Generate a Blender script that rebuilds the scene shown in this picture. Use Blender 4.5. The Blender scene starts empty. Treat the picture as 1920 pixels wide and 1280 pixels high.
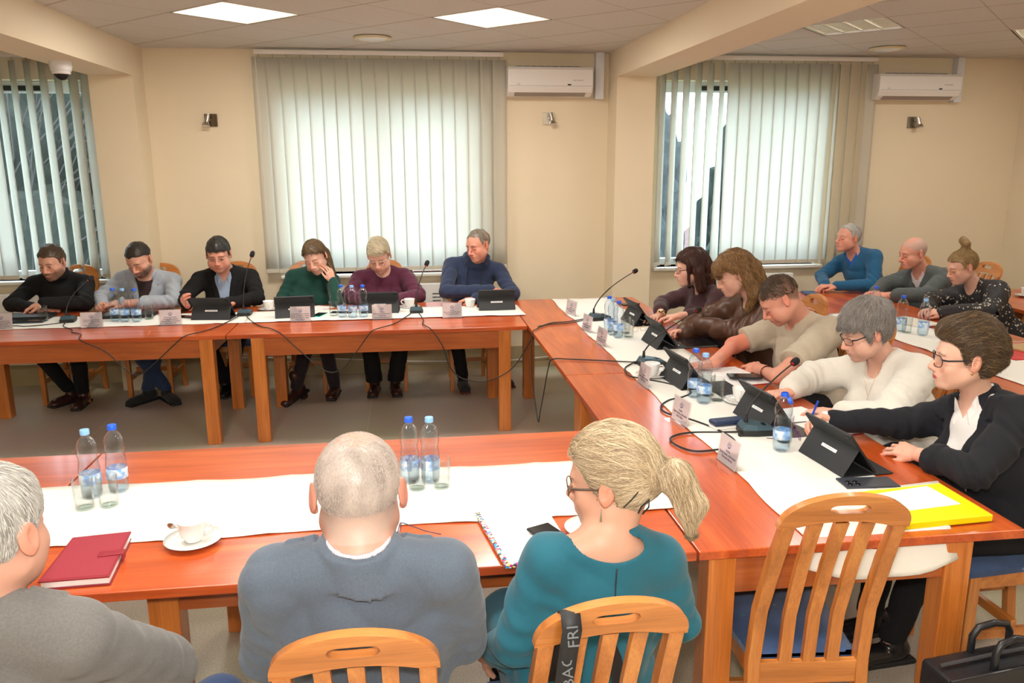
import bpy, math, random
import numpy as np
from mathutils import Vector, Matrix, Euler
R_ = math.radians
SC = bpy.context.scene
COL = SC.collection
random.seed(7)

# ---------------------------------------------------------------- camera, sky, flash, exposure
cd = bpy.data.cameras.new('camera'); cam = bpy.data.objects.new('camera', cd); COL.objects.link(cam)
cd.sensor_width = 36.0; cd.lens = 1497.7 / 1920 * 36.0; cd.clip_start = 0.05; cd.clip_end = 200
cam.location = (0, 0, 1.85)
_p, _y, _r = R_(12.694), R_(-7.456), R_(-0.236)
_M = Matrix.Rotation(_y, 3, 'Z') @ Matrix.Rotation(R_(90) - _p, 3, 'X') @ Matrix.Rotation(_r, 3, 'Z')
cam.rotation_euler = _M.to_euler()
SC.camera = cam
SC.view_settings.view_transform = 'Standard'; SC.view_settings.look = 'None'
SC.view_settings.gamma = 1.0; SC.view_settings.exposure = 0.10
SC.view_settings.use_curve_mapping = False

W = bpy.data.worlds.new('sky'); SC.world = W; W.use_nodes = True
_n = W.node_tree; _n.nodes.clear()
_o = _n.nodes.new('ShaderNodeOutputWorld'); _b = _n.nodes.new('ShaderNodeBackground')
_t = _n.nodes.new('ShaderNodeTexCoord'); _s = _n.nodes.new('ShaderNodeSeparateXYZ'); _c = _n.nodes.new('ShaderNodeValToRGB')
_n.links.new(_t.outputs['Generated'], _s.inputs[0]); _n.links.new(_s.outputs['Z'], _c.inputs[0])
_c.color_ramp.elements[0].position = 0.0; _c.color_ramp.elements[0].color = (0.62, 0.78, 0.92, 1)
_c.color_ramp.elements[1].position = 0.5; _c.color_ramp.elements[1].color = (0.80, 0.90, 1.0, 1)
_n.links.new(_c.outputs[0], _b.inputs[0]); _b.inputs[1].default_value = 9.0
_n.links.new(_b.outputs[0], _o.inputs[0])

def area(name, loc, size, power, col=(1, 1, 1), rot=(0, 0, 0), sizey=None, parent=None, spread=None):
    l = bpy.data.lights.new(name, 'AREA'); l.energy = power; l.color = col; l.size = size
    if sizey: l.shape = 'RECTANGLE'; l.size_y = sizey
    if spread: l.spread = R_(spread)
    o = bpy.data.objects.new(name, l); COL.objects.link(o); o.location = loc; o.rotation_euler = rot
    if parent: o.parent = parent
    return o
# the photographer's flash, just above the lens
_f = bpy.data.lights.new('flash', 'POINT'); _f.energy = 128; _f.color = (1.0, .95, .88); _f.shadow_soft_size = .05
_fo = bpy.data.objects.new('flash', _f); COL.objects.link(_fo); _fo.location = (0.0, .0, 2.0)
# ---------------------------------------------------------------- helpers
def tag(o, label=None, cat=None, group=None, kind=None):
    if label: o['label'] = label
    if cat: o['category'] = cat
    if group: o['group'] = group
    if kind: o['kind'] = kind
    return o
def thing(name, label, cat, loc=(0, 0, 0), rotz=0, group=None):
    o = bpy.data.objects.new(name, None); COL.objects.link(o)
    o.location = loc; o.rotation_euler = (0, 0, rotz); o.empty_display_size = .05
    return tag(o, label, cat, group)

class MB:
    def __init__(s): s.v = []; s.f = []; s.uv = None
    def add(s, vs, fs):
        b = len(s.v); s.v += [tuple(map(float, p)) for p in vs]; s.f += [tuple(i + b for i in f) for f in fs]; return s
    def box(s, x0, x1, y0, y1, z0, z1, M=None):
        vs = [(x, y, z) for z in (z0, z1) for y in (y0, y1) for x in (x0, x1)]
        if M is not None: vs = [M @ Vector(p) for p in vs]
        return s.add(vs, [(0, 2, 3, 1), (4, 5, 7, 6), (0, 1, 5, 4), (2, 6, 7, 3), (0, 4, 6, 2), (1, 3, 7, 5)])
    def lathe(s, prof, c=(0, 0, 0), n=24, M=None):
        vs = []; fs = []; m = len(prof)
        for i in range(n):
            a = 2 * math.pi * i / n
            for r, z in prof:
                p = Vector((c[0] + r * math.cos(a), c[1] + r * math.sin(a), c[2] + z)); vs.append(M @ p if M is not None else p)
        for i in range(n):
            j = (i + 1) % n
            for k in range(m - 1):
                fs.append((i * m + k, j * m + k, j * m + k + 1, i * m + k + 1))
        s.add(vs, fs)
        return s
    def cyl(s, a, b, r0, r1=None, n=12):
        r1 = r0 if r1 is None else r1
        return s.tube([a, b], [r0, r1], n)
    def tube(s, path, r, n=8, cap=True, flat=None):
        P = [Vector(p) for p in path]; m = len(P)
        rs = r if isinstance(r, (list, tuple)) else [r] * m
        vs = []; fs = []; up = None
        for i in range(m):
            d = (P[min(i + 1, m - 1)] - P[max(i - 1, 0)])
            if d.length < 1e-9: d = Vector((0, 0, 1))
            d.normalize()
            if up is None:
                up = Vector((0, 0, 1)) if abs(d.z) < .9 else Vector((1, 0, 0))
            sd = d.cross(up); sd.normalize(); up = sd.cross(d); up.normalize()
            for k in range(n):
                a = 2 * math.pi * k / n
                f2 = 1 if flat is None else flat
                vs.append(P[i] + sd * (math.cos(a) * rs[i]) + up * (math.sin(a) * rs[i] * f2))
        for i in range(m - 1):
            for k in range(n):
                k2 = (k + 1) % n; fs.append((i * n + k, i * n + k2, (i + 1) * n + k2, (i + 1) * n + k))
        if cap:
            fs.append(tuple(range(n))[::-1]); fs.append(tuple((m - 1) * n + k for k in range(n)))
        return s.add(vs, fs)
    def prism(s, poly, a, b, axis='y', M=None):
        n = len(poly); vs = []
        for t in (a, b):
            for u, v in poly:
                p = {'x': (t, u, v), 'y': (u, t, v), 'z': (u, v, t)}[axis]
                vs.append(M @ Vector(p) if M is not None else p)
        fs = [tuple(range(n))[::-1], tuple(range(n, 2 * n))]
        for i in range(n):
            j = (i + 1) % n; fs.append((i, j, n + j, n + i))
        return s.add(vs, fs)
    def strip(s, rows, close=False):
        n = len(rows[0]); vs = [p for r in rows for p in r]; fs = []
        for i in range(len(rows) - 1):
            for k in range(n - 1): fs.append((i * n + k, i * n + k + 1, (i + 1) * n + k + 1, (i + 1) * n + k))
        return s.add(vs, fs)

def obj(name, mb, m, parent=None, bevel=0, smooth=False, kind=None, label=None, loc=None, fix=True):
    me = bpy.data.meshes.new(name); me.from_pydata(mb.v, [], mb.f); me.update()
    if fix:
        import bmesh
        bm = bmesh.new(); bm.from_mesh(me); bmesh.ops.recalc_face_normals(bm, faces=bm.faces); bm.to_mesh(me); bm.free()
    if isinstance(m, (list, tuple)):
        for q in m: me.materials.append(q)
    else: me.materials.append(m)
    if smooth: me.shade_smooth() if smooth is True else me.set_sharp_from_angle(angle=R_(smooth))
    o = bpy.data.objects.new(name, me); COL.objects.link(o)
    if smooth and smooth is not True:
        for p in me.polygons: p.use_smooth = True
    if parent: o.parent = parent
    if loc: o.location = loc
    if bevel:
        b = o.modifiers.new('bevel', 'BEVEL'); b.width = bevel; b.segments = 2; b.limit_method = 'ANGLE'; b.angle_limit = R_(40)
    if kind: o['kind'] = kind
    if label: o['label'] = label
    return o
def dup(root, loc=None, rotz=None, label=None, group=None):
    r = root.copy(); COL.objects.link(r)
    if loc is not None: r.location = loc
    if rotz is not None: r.rotation_euler = (0, 0, rotz)
    if label: r['label'] = label
    if group: r['group'] = group
    for ch in list(root.children):
        c = ch.copy(); COL.objects.link(c); c.parent = r
        for g in list(ch.children):
            d = g.copy(); COL.objects.link(d); d.parent = c
    return r

# ---------------------------------------------------------------- materials
_mats = {}
def new(name):
    m = bpy.data.materials.new(name); m.use_nodes = True
    t = m.node_tree; b = t.nodes['Principled BSDF']; return m, t, b
def pm(name, col, rough=.5, metal=0, spec=.5, coat=0, trans=0, ior=1.45, sheen=0, noise=0, nscale=40, bump=0, bscale=200, emit=None, alpha=1, sub=0):
    if name in _mats: return _mats[name]
    m, t, b = new(name); N = t.nodes.new; L = t.links.new
    b.inputs['Base Color'].default_value = (*col, 1); b.inputs['Roughness'].default_value = rough
    b.inputs['Metallic'].default_value = metal; b.inputs['Specular IOR Level'].default_value = spec
    b.inputs['Coat Weight'].default_value = coat; b.inputs['Transmission Weight'].default_value = trans
    b.inputs['IOR'].default_value = ior; b.inputs['Sheen Weight'].default_value = sheen
    b.inputs['Alpha'].default_value = alpha
    if sub: b.inputs['Subsurface Weight'].default_value = sub; b.inputs['Subsurface Radius'].default_value = (.01, .004, .002); b.inputs['Subsurface Scale'].default_value = 1.0
    tc = None
    if noise or bump:
        tc = N('ShaderNodeTexCoord')
    if noise:
        n = N('ShaderNodeTexNoise'); n.inputs['Scale'].default_value = nscale; n.inputs['Detail'].default_value = 5
        L(tc.outputs['Object'], n.inputs['Vector'])
        mx = N('ShaderNodeMix'); mx.data_type = 'RGBA'
        mx.inputs['A'].default_value = (*[c * (1 - noise) for c in col], 1); mx.inputs['B'].default_value = (*[min(1, c * (1 + noise)) for c in col], 1)
        L(n.outputs['Fac'], mx.inputs['Factor']); L(mx.outputs['Result'], b.inputs['Base Color'])
    if bump:
        n2 = N('ShaderNodeTexNoise'); n2.inputs['Scale'].default_value = bscale; n2.inputs['Detail'].default_value = 3
        L(tc.outputs['Object'], n2.inputs['Vector'])
        bp = N('ShaderNodeBump'); bp.inputs['Strength'].default_value = bump; bp.inputs['Distance'].default_value = .002
        L(n2.outputs['Fac'], bp.inputs['Height']); L(bp.outputs[0], b.inputs['Normal'])
    if emit: b.inputs['Emission Color'].default_value = (*emit[0], 1); b.inputs['Emission Strength'].default_value = emit[1]
    _mats[name] = m; return m
def wood(name, c0, c1, c2, axis, rough=.28, coat=.4, scale=1.0, fine=True):
    m, t, b = new(name); N = t.nodes.new; L = t.links.new
    tc = N('ShaderNodeTexCoord'); mp = N('ShaderNodeMapping')
    s = [9 * scale, 9 * scale, 9 * scale]; s['xyz'.index(axis)] = .9 * scale
    mp.inputs['Scale'].default_value = s; L(tc.outputs['Object'], mp.inputs[0])
    n1 = N('ShaderNodeTexNoise'); n1.inputs['Scale'].default_value = 1.3; n1.inputs['Detail'].default_value = 6; n1.inputs['Distortion'].default_value = .9
    L(mp.outputs[0], n1.inputs['Vector'])
    cr = N('ShaderNodeValToRGB'); e = cr.color_ramp.elements
    e[0].position = .3; e[0].color = (*c0, 1); e[1].position = .72; e[1].color = (*c2, 1); q = e.new(.52); q.color = (*c1, 1)
    L(n1.outputs['Fac'], cr.inputs[0])
    mp2 = N('ShaderNodeMapping'); s2 = [90 * scale] * 3; s2['xyz'.index(axis)] = 3 * scale; mp2.inputs['Scale'].default_value = s2
    L(tc.outputs['Object'], mp2.inputs[0])
    n2 = N('ShaderNodeTexNoise'); n2.inputs['Scale'].default_value = 1.5; n2.inputs['Detail'].default_value = 3; L(mp2.outputs[0], n2.inputs['Vector'])
    mx = N('ShaderNodeMix'); mx.data_type = 'RGBA'; mx.blend_type = 'MULTIPLY'; mx.inputs['Factor'].default_value = .35
    c3 = N('ShaderNodeValToRGB'); c3.color_ramp.elements[0].position = .35; c3.color_ramp.elements[0].color = (.55, .5, .45, 1); c3.color_ramp.elements[1].position = .6
    L(n2.outputs['Fac'], c3.inputs[0]); L(cr.outputs[0], mx.inputs['A']); L(c3.outputs[0], mx.inputs['B'])
    L(mx.outputs['Result'], b.inputs['Base Color'])
    b.inputs['Roughness'].default_value = rough; b.inputs['Coat Weight'].default_value = coat; b.inputs['Coat Roughness'].default_value = .12
    return m
TW = dict(c0=(.41, .062, .011), c1=(.57, .096, .018), c2=(.69, .142, .030))
tw = {a: wood('table_wood_' + a, axis=a, rough=.3, **TW) for a in 'xy'}
LWc = dict(c0=(.46, .13, .018), c1=(.62, .19, .032), c2=(.72, .25, .05))
lw = wood('table_leg_wood', axis='z', rough=.35, scale=1.2, **LWc)
ED = {a: wood('table_edge_wood_' + a, (.34, .08, .018), (.44, .11, .025), (.52, .14, .035), a) for a in 'xy'}
CWc = dict(c0=(.42, .14, .025), c1=(.57, .20, .042), c2=(.66, .27, .065))
cw = {a: wood('chair_wood_' + a, axis=a, rough=.33, scale=1.6, **CWc) for a in 'xz'}
cloth = pm('white_cloth', (.84, .82, .76), .8, noise=.03, nscale=300, bump=.25, bscale=500, sheen=.2)
blackp = pm('black_plastic', (.015, .016, .018), .45)
blackf = pm('black_folio', (.022, .024, .027), .6, bump=.2, bscale=900)
screen = pm('dark_screen', (.01, .01, .012), .12)
china = pm('white_china', (.85, .84, .82), .12, coat=.5)
paper = pm('white_paper', (.86, .85, .84), .7)
steel = pm('brushed_steel', (.5, .48, .44), .28, metal=1)
chrome = pm('chrome', (.75, .75, .75), .12, metal=1)
gold = pm('gold', (.8, .55, .2), .25, metal=1)
acw = pm('warm_white_plastic', (.80, .77, .74), .35)
pvc = pm('white_window_plastic', (.80, .84, .86), .35)
micteal = pm('mic_teal_plastic', (.045, .085, .11), .35)
cable_m = pm('cable_rubber', (.02, .019, .018), .5)
ink = pm('dark_ink', (.05, .05, .12), .7)
inkb = pm('blue_ink', (.04, .09, .42), .6)
redm = pm('red_ring', (.7, .02, .02), .4)
def glassm(name, col=(1, 1, 1), fk=.70, fa=.03, fp=2.4):
    m, t, b = new(name); N = t.nodes.new; L = t.links.new
    t.nodes.remove(b); out = t.nodes['Material Output']
    g = N('ShaderNodeBsdfGlossy'); g.inputs['Roughness'].default_value = .05
    tr = N('ShaderNodeBsdfTransparent'); tr.inputs[0].default_value = (*col, 1)
    lw_ = N('ShaderNodeLayerWeight'); lw_.inputs['Blend'].default_value = .35
    mp = N('ShaderNodeMath'); mp.operation = 'MULTIPLY_ADD'; mp.inputs[1].default_value = fk; mp.inputs[2].default_value = fa
    L(lw_.outputs['Facing'], mp.inputs[0])
    p2 = N('ShaderNodeMath'); p2.operation = 'POWER'; p2.inputs[1].default_value = fp; L(mp.outputs[0], p2.inputs[0])
    mx = N('ShaderNodeMixShader'); L(p2.outputs[0], mx.inputs[0]); L(tr.outputs[0], mx.inputs[1]); L(g.outputs[0], mx.inputs[2]); L(mx.outputs[0], out.inputs[0])
    return m
glass = glassm('clear_glass', (.96, .975, .975), .8, .05, 1.9)
pet = glassm('bottle_plastic', (.89, .94, .98), .85, .08, 1.7)
acryl = glassm('acrylic', (.98, .97, .97))
pane = glassm('window_glass', (.93, .97, .97))
capb = pm('blue_cap', (.02, .12, .75), .35); capl = pm('light_blue_cap', (.25, .50, .85), .35)
def text(body, size, m, parent, loc, rot, name='lettering', align='CENTER', spacing=1.0):
    c = bpy.data.curves.new(name, 'FONT'); c.body = body; c.size = size; c.align_x = align; c.align_y = 'CENTER'; c.extrude = .0002; c.resolution_u = 2
    c.space_line = spacing
    tmp = bpy.data.objects.new(name, c); COL.objects.link(tmp)
    dg = bpy.context.evaluated_depsgraph_get(); me = bpy.data.meshes.new_from_object(tmp.evaluated_get(dg))
    bpy.data.objects.remove(tmp); me.materials.clear(); me.materials.append(m)
    o = bpy.data.objects.new(name, me); COL.objects.link(o); o.parent = parent; o.location = loc; o.rotation_euler = rot
    return o
# ---------------------------------------------------------------- room shell
WY = 7.07; CZ = 2.75
def lin_wall(name, col):
    return pm(name, col, .85, noise=.03, nscale=3, bump=.12, bscale=120)
wallm = lin_wall('cream_wall', (.78, .67, .49))
beamm = lin_wall('cream_beam', (.79, .68, .51))
def floor_mat():
    m, t, b = new('speckled_floor'); N = t.nodes.new; L = t.links.new
    tc = N('ShaderNodeTexCoord'); n = N('ShaderNodeTexNoise'); n.inputs['Scale'].default_value = 180; n.inputs['Detail'].default_value = 4
    L(tc.outputs['Object'], n.inputs['Vector'])
    cr = N('ShaderNodeValToRGB'); e = cr.color_ramp.elements
    e[0].position = .35; e[0].color = (.46, .40, .30, 1); e[1].position = .65; e[1].color = (.70, .62, .49, 1)
    L(n.outputs['Fac'], cr.inputs[0])
    n2 = N('ShaderNodeTexNoise'); n2.inputs['Scale'].default_value = 1.1; n2.inputs['Detail'].default_value = 4; L(tc.outputs['Object'], n2.inputs['Vector'])
    mx = N('ShaderNodeMix'); mx.data_type = 'RGBA'; mx.blend_type = 'MULTIPLY'; mx.inputs['Factor'].default_value = .35
    L(cr.outputs[0], mx.inputs['A']); L(n2.outputs['Color'], mx.inputs['B'])
    # joints every 2 m across the room
    br = N('ShaderNodeTexBrick'); br.offset = 0; br.inputs['Scale'].default_value = 1; br.inputs['Mortar Size'].default_value = .0018
    br.inputs['Brick Width'].default_value = 1.9; br.inputs['Row Height'].default_value = 30.0
    br.inputs['Color1'].default_value = (1, 1, 1, 1); br.inputs['Color2'].default_value = (1, 1, 1, 1); br.inputs['Mortar'].default_value = (1.6, 1.5, 1.3, 1)
    mp = N('ShaderNodeMapping'); mp.inputs['Location'].default_value = (.32 + 1.9 * 4, 15, 0); L(tc.outputs['Object'], mp.inputs[0]); L(mp.outputs[0], br.inputs['Vector'])
    m2 = N('ShaderNodeMix'); m2.data_type = 'RGBA'; m2.blend_type = 'MULTIPLY'; m2.inputs['Factor'].default_value = 1
    L(mx.outputs['Result'], m2.inputs['A']); L(br.outputs['Color'], m2.inputs['B']); L(m2.outputs['Result'], b.inputs['Base Color'])
    b.inputs['Roughness'].default_value = .42
    return m
floor = obj('floor', MB().box(-4.6, 5.75, -3.2, 7.4, -.1, 0), floor_mat(), kind='structure')
# back wall with three window openings
def ceil_mat():
    m, t, b = new('ceiling_tile'); N = t.nodes.new; L = t.links.new
    at = N('ShaderNodeUVMap'); sp = N('ShaderNodeSeparateXYZ'); L(at.outputs[0], sp.inputs[0])
    def edge(out, wd):
        a = N('ShaderNodeMath'); a.operation = 'SUBTRACT'; a.inputs[1].default_value = .5; L(out, a.inputs[0])
        c = N('ShaderNodeMath'); c.operation = 'ABSOLUTE'; L(a.outputs[0], c.inputs[0])
        d = N('ShaderNodeMath'); d.operation = 'GREATER_THAN'; d.inputs[1].default_value = .5 - wd; L(c.outputs[0], d.inputs[0]); return d
    e1 = edge(sp.outputs['X'], .007); e2 = edge(sp.outputs['Y'], .017)
    mxx = N('ShaderNodeMath'); mxx.operation = 'MAXIMUM'; L(e1.outputs[0], mxx.inputs[0]); L(e2.outputs[0], mxx.inputs[1])
    tc = N('ShaderNodeTexCoord'); n = N('ShaderNodeTexNoise'); n.inputs['Scale'].default_value = 60; n.inputs['Detail'].default_value = 6; L(tc.outputs['Object'], n.inputs['Vector'])
    cr = N('ShaderNodeValToRGB'); cr.color_ramp.elements[0].color = (.56, .53, .49, 1); cr.color_ramp.elements[1].color = (.68, .65, .61, 1); L(n.outputs['Fac'], cr.inputs[0])
    mx = N('ShaderNodeMix'); mx.data_type = 'RGBA'; mx.inputs['B'].default_value = (.46, .40, .33, 1)
    L(mxx.outputs[0], mx.inputs['Factor']); L(cr.outputs[0], mx.inputs['A']); L(mx.outputs['Result'], b.inputs['Base Color'])
    b.inputs['Roughness'].default_value = .9
    bp = N('ShaderNodeBump'); bp.inputs['Distance'].default_value = .004; bp.inputs['Strength'].default_value = .5; bp.invert = True
    L(mxx.outputs[0], bp.inputs['Height']); L(bp.outputs[0], b.inputs['Normal'])
    return m
cm = ceil_mat()
TS = .5657
LUM = [(-1.005, 5.49, 1), (.595, 5.42, 1), (3.12, 5.53, .55), (4.62, 5.93, .55),
       (-1.0, 2.3, 1), (.6, 2.3, 1), (-1.0, -.9, 1), (.6, -.9, 1), (3.12, 2.33, 1), (3.12, -.87, 1), (4.72, 2.33, .8)]
def ceiling(name, x0, x1, cx, cy, lums):
    """tiles at 45 degrees, one quad each, left out where a luminaire sits; clipped to the bay"""
    import bmesh
    bm = bmesh.new(); uvl = bm.loops.layers.uv.new('UVMap')
    u = Vector((.7071, -.7071, 0)) * TS; v = Vector((.7071, .7071, 0)) * TS; c0 = Vector((cx, cy, CZ))
    for i in range(-16, 17):
        for j in range(-16, 17):
            c = c0 + u * i + v * j
            if c.x < x0 - .5 or c.x > x1 + .5 or c.y < -3.7 or c.y > WY + .5: continue
            if any(abs(c.x - a) < .1 and abs(c.y - b) < .12 for a, b, _ in lums): continue
            f = bm.faces.new([bm.verts.new(c + u * a + v * b) for a, b in ((-.5, -.5), (-.5, .5), (.5, .5), (.5, -.5))])
            for lp, q in zip(f.loops, ((0, 0), (0, 1), (1, 1), (1, 0))): lp[uvl].uv = q
    for co, no in (((x0, 0, 0), (-1, 0, 0)), ((x1, 0, 0), (1, 0, 0)), ((0, WY, 0), (0, 1, 0)), ((0, -3.1, 0), (0, -1, 0))):
        bmesh.ops.bisect_plane(bm, geom=bm.verts[:] + bm.edges[:] + bm.faces[:], plane_co=co, plane_no=no, clear_outer=True)
    me = bpy.data.meshes.new(name); bm.to_mesh(me); bm.free(); me.materials.append(cm)
    o = bpy.data.objects.new(name, me); COL.objects.link(o); o['kind'] = 'structure'; return o
GA = (-1.005, 5.455)
lA = [(GA[0], GA[1]), (GA[0] + 2 * TS * 1.41421, GA[1])] + [(GA[0] + .8 * a, GA[1] - .8 * b) for a, b in ((0, 4), (2, 4), (0, 8), (2, 8))]
GB = (3.12, 5.53)
lB = [(GB[0], GB[1]), (GB[0] + 1.6, GB[1] + .4 * 0 + .0), (GB[0], GB[1] - 3.2), (GB[0], GB[1] - 6.4), (GB[0] + 1.6, GB[1] - 3.2)]
ceiling('ceiling', -2.06, 1.78, *GA, [(a, b, 1) for a, b in lA])
ceiling('ceiling', 2.1, 5.7, *GB, [(a, b, 1) for a, b in lB])
ceiling('ceiling', -4.6, -2.36, *GA, [])
roof = obj('ceiling', MB().box(-4.7, 5.8, -3.2, 7.4, CZ + .12, CZ + .2), pm('slab', (.4, .4, .4), .9), kind='structure')
def holes(name, x0, x1, y0, y1, z1, hs, m):
    b = MB(); xs = x0
    for hx0, hx1, hz0, hz1 in hs:
        b.box(xs, hx0, y0, y1, 0, z1); b.box(hx0, hx1, y0, y1, 0, hz0); b.box(hx0, hx1, y0, y1, hz1, z1); xs = hx1
    b.box(xs, x1, y0, y1, 0, z1); return obj(name, b, m, kind='structure')
WIN = [(-4.2, -2.52, .90, 2.50), (-1.03, .64, .90, 2.48), (2.27, 3.80, .90, 2.54)]
holes('wall_back', -4.6, 5.8, WY, WY + .3, CZ + .15, WIN, wallm)
obj('wall_left', MB().box(-4.7, -4.6, -3.2, 7.4, 0, CZ + .15), wallm, kind='structure')
obj('wall_right', MB().box(5.72, 5.82, -3.2, 7.4, 0, CZ + .15), wallm, kind='structure')
obj('wall_front', MB().box(-4.7, 5.8, -3.2, -3.1, 0, CZ + .15), wallm, kind='structure')
obj('trim_1', MB().box(-2.38, -2.055, 6.78, WY, 0, 2.51), wallm, kind='structure')
obj('trim_2', MB().box(1.778, 2.115, 6.78, WY, 0, 2.535), wallm, kind='structure')
obj('trim_3', MB().box(-2.38, -2.055, -3.1, WY, 2.51, CZ + .1), beamm, kind='structure')
obj('trim_4', MB().box(1.778, 2.115, -3.1, WY, 2.535, CZ + .1), beamm, kind='structure')
bbm = pm('olive_skirting_tile', (.42, .34, .20), .4, noise=.1, nscale=8)
bb = MB(); bb.box(-4.6, -2.38, WY - .012, WY, 0, .2); bb.box(-2.05, 1.775, WY - .012, WY, 0, .2); bb.box(2.115, 5.72, WY - .012, WY, 0, .2)
obj('baseboard_back', bb, bbm, kind='structure')
# windows: frame with mullion, panes, black trickle vent, sill
for i, (x0, x1, z0, z1) in enumerate(WIN):
    y = WY + .16; f = MB(); t = .06; xm = (x0 + x1) / 2
    for a, b_, c, d in ((x0, x0 + t, z0, z1), (x1 - t, x1, z0, z1), (x0, x1, z0, z0 + t), (x0, x1, z1 - t - .03, z1), (xm - .05, xm + .05, z0, z1)):
        f.box(a, b_, y, y + .06, c, d)
    w = obj('window_%d' % (i + 1), f, pvc, bevel=.006, kind='structure')
    obj('window_pane', MB().box(x0 + t, x1 - t, y + .025, y + .031, z0 + t, z1 - t), pane, w)
    vb = MB()
    if i != 1:
        vx = x0 + .35 if i == 2 else x1 - .75
        vb.box(vx, vx + .42, y - .022, y - .001, z1 - .075, z1 - .035); obj('vent', vb, blackp, w, bevel=.006)
    s = MB().box(x0 - .05 if i else x0, x1 + .05, WY - .07, WY + .16, z0 - .03, z0)
    obj('window_sill', s, pm('sill_stone', (.72, .70, .64), .3), w, bevel=.008)
# outside: lawn, trees, a house
GZ = -3.9
gr = obj('lawn', MB().box(-40, 40, 8, 60, GZ - .1, GZ), pm('lawn_green', (.025, .08, .02), .9, noise=.5, nscale=6)); tag(gr, 'green lawn seen outside through the gaps of the blinds', 'lawn', kind='stuff')
def bush(name, c, r, col, seed, label, cat='tree', sticks=0):
    import bmesh
    rd = random.Random(seed); root = thing(name, label, cat, (c[0], c[1], GZ))
    bm = bmesh.new(); bmesh.ops.create_icosphere(bm, subdivisions=5, radius=1)
    ph = [(Vector((rd.uniform(-1, 1), rd.uniform(-1, 1), rd.uniform(-1, 1))).normalized() * rd.uniform(3, 22), rd.uniform(0, 6)) for _ in range(14)]
    for v in bm.verts:
        n = v.co.normalized(); s_ = 1 + .05 * sum(math.sin(n.dot(k) + a) for k, a in ph) + rd.uniform(-.05, .05)
        v.co = Vector((n.x * r[0], n.y * r[1], n.z * r[2])) * s_ + Vector((0, 0, c[2] - GZ))
    me = bpy.data.meshes.new('foliage'); bm.to_mesh(me); bm.free()
    me.materials.append(pm(name + '_leaf%d' % seed, col, .9, noise=.85, nscale=5, bump=1, bscale=12))
    o = bpy.data.objects.new('foliage', me); COL.objects.link(o); o.parent = root
    b = MB(); b.cyl((0, 0, 0), (0, 0, c[2] - GZ), .18, .1)
    for k in range(sticks):
        a = rd.uniform(0, 6.28); l = rd.uniform(.8, 1.3)
        p0 = Vector((0, -r[1] * .6, c[2] - GZ + rd.uniform(-.6, .5) * r[2])); p = [p0]
        d = Vector((math.cos(a), rd.uniform(-.5, 0), abs(math.sin(a)) + .3)).normalized()
        for q in range(5): d = (d + Vector((rd.uniform(-.3, .3), rd.uniform(-.2, .2), rd.uniform(-.2, .3)))).normalized(); p.append(p[-1] + d * l * r[0] * .3)
        b.tube(p, [.016, .013, .010, .007, .005, .003], 5)
    obj('trunk', b, pm('bark', (.04, .035, .03), .9), root)
bush('bush', (-5.3, 12.2, .2), (3.0, 1.5, 3.0), (.014, .016, .010), 3, 'dark tangled bush outside the left window', 'bush', 160)
bush('tree', (7.6, 17.5, -.6), (.9, .9, 3.1), (.010, .018, .015), 5, 'dark evergreen tree before the house outside the right window', sticks=10)
bush('tree', (15.6, 27.5, -.6), (1.5, 1.4, 3.0), (.012, .018, .015), 6, 'rounder dark tree further off, right of the house outside', sticks=6)
bush('tree', (5.0, 16, -.2), (.6, .6, 2.6), (.03, .035, .035), 8, 'thin bare tree at the left edge of the right window', sticks=40)
bush('hedge', (-.6, 17, -1.4), (3.4, 1.2, 1.6), (.02, .07, .02), 9, 'green hedge outside behind the middle blinds', 'hedge', 10)
hs = thing('house', 'white house with red-brown roof outside the right window', 'house', (10.0, 22, GZ))
obj('wall', MB().box(-1.3, 3, 0, 4, 0, 2.7), pm('house_white', (.30, .31, .33), .9), hs)
obj('roof', MB().prism([(-1.7, 2.6), (3.4, 2.6), (.85, 4.6)], -.3, 4.3, 'y'), pm('roof_tile', (.09, .045, .04), .8, noise=.3, nscale=5), hs)
obj('window', MB().box(-.9, -.2, -.03, 0, 1.0, 2.2), pm('house_window', (.12, .14, .2), .2), hs)
# luminaires
tubem = pm('lamp_tube', (1, 1, 1), .5, emit=((1, .97, .85), 9))
def louver_m():
    return pm('louver_aluminium', (.80, .80, .76), .18, metal=.85)
lvm = louver_m(); lvw = pm('louver_white', (.90, .88, .80), .35, emit=((1, .93, .74), .55))
def luminaire(x, y, on, label, grp):
    r = thing('ceiling_light', label, 'ceiling light', (x, y, CZ), R_(45), grp)
    h = TS / 2 - .008; f = MB()
    f.box(-h, h, -h, h, .085, .095); f.box(-h, -h + .01, -h, h, 0, .09); f.box(h - .01, h, -h, h, 0, .09); f.box(-h, h, -h, -h + .01, 0, .09); f.box(-h, h, h - .01, h, 0, .09)
    obj('housing', f, acw, r)
    t = MB()
    for k in range(4): t.cyl((-h + .03, (k - 1.5) * .135, .065), (h - .03, (k - 1.5) * .135, .065), .011, n=8)
    obj('tube', t, tubem if on == 1 else pm('lamp_tube_dim', (1, 1, 1), .5, emit=((1, .98, .9), 2.5)), r)
    b = MB()
    for k in range(5):
        yy = -h + .012 + k * (2 * h - .024) / 4
        b.prism([(yy - .004, .0), (yy + .004, .0), (yy + .015, .05), (yy - .015, .05)], -h + .01, h - .01, 'x')
    for k in range(1, 9):
        xx = -h + .012 + k * (2 * h - .024) / 9
        b.prism([(xx - .002, .004), (xx + .002, .004), (xx + .007, .045), (xx - .007, .045)], -h + .01, h - .01, 'y')
    obj('louver', b, lvw if on == 1 else lvm, r)
    l = area('lamp_light', (0, 0, -.01), .5, 27 * on, (1, .95, .86), (0, 0, 0), parent=r)
    return r
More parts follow.
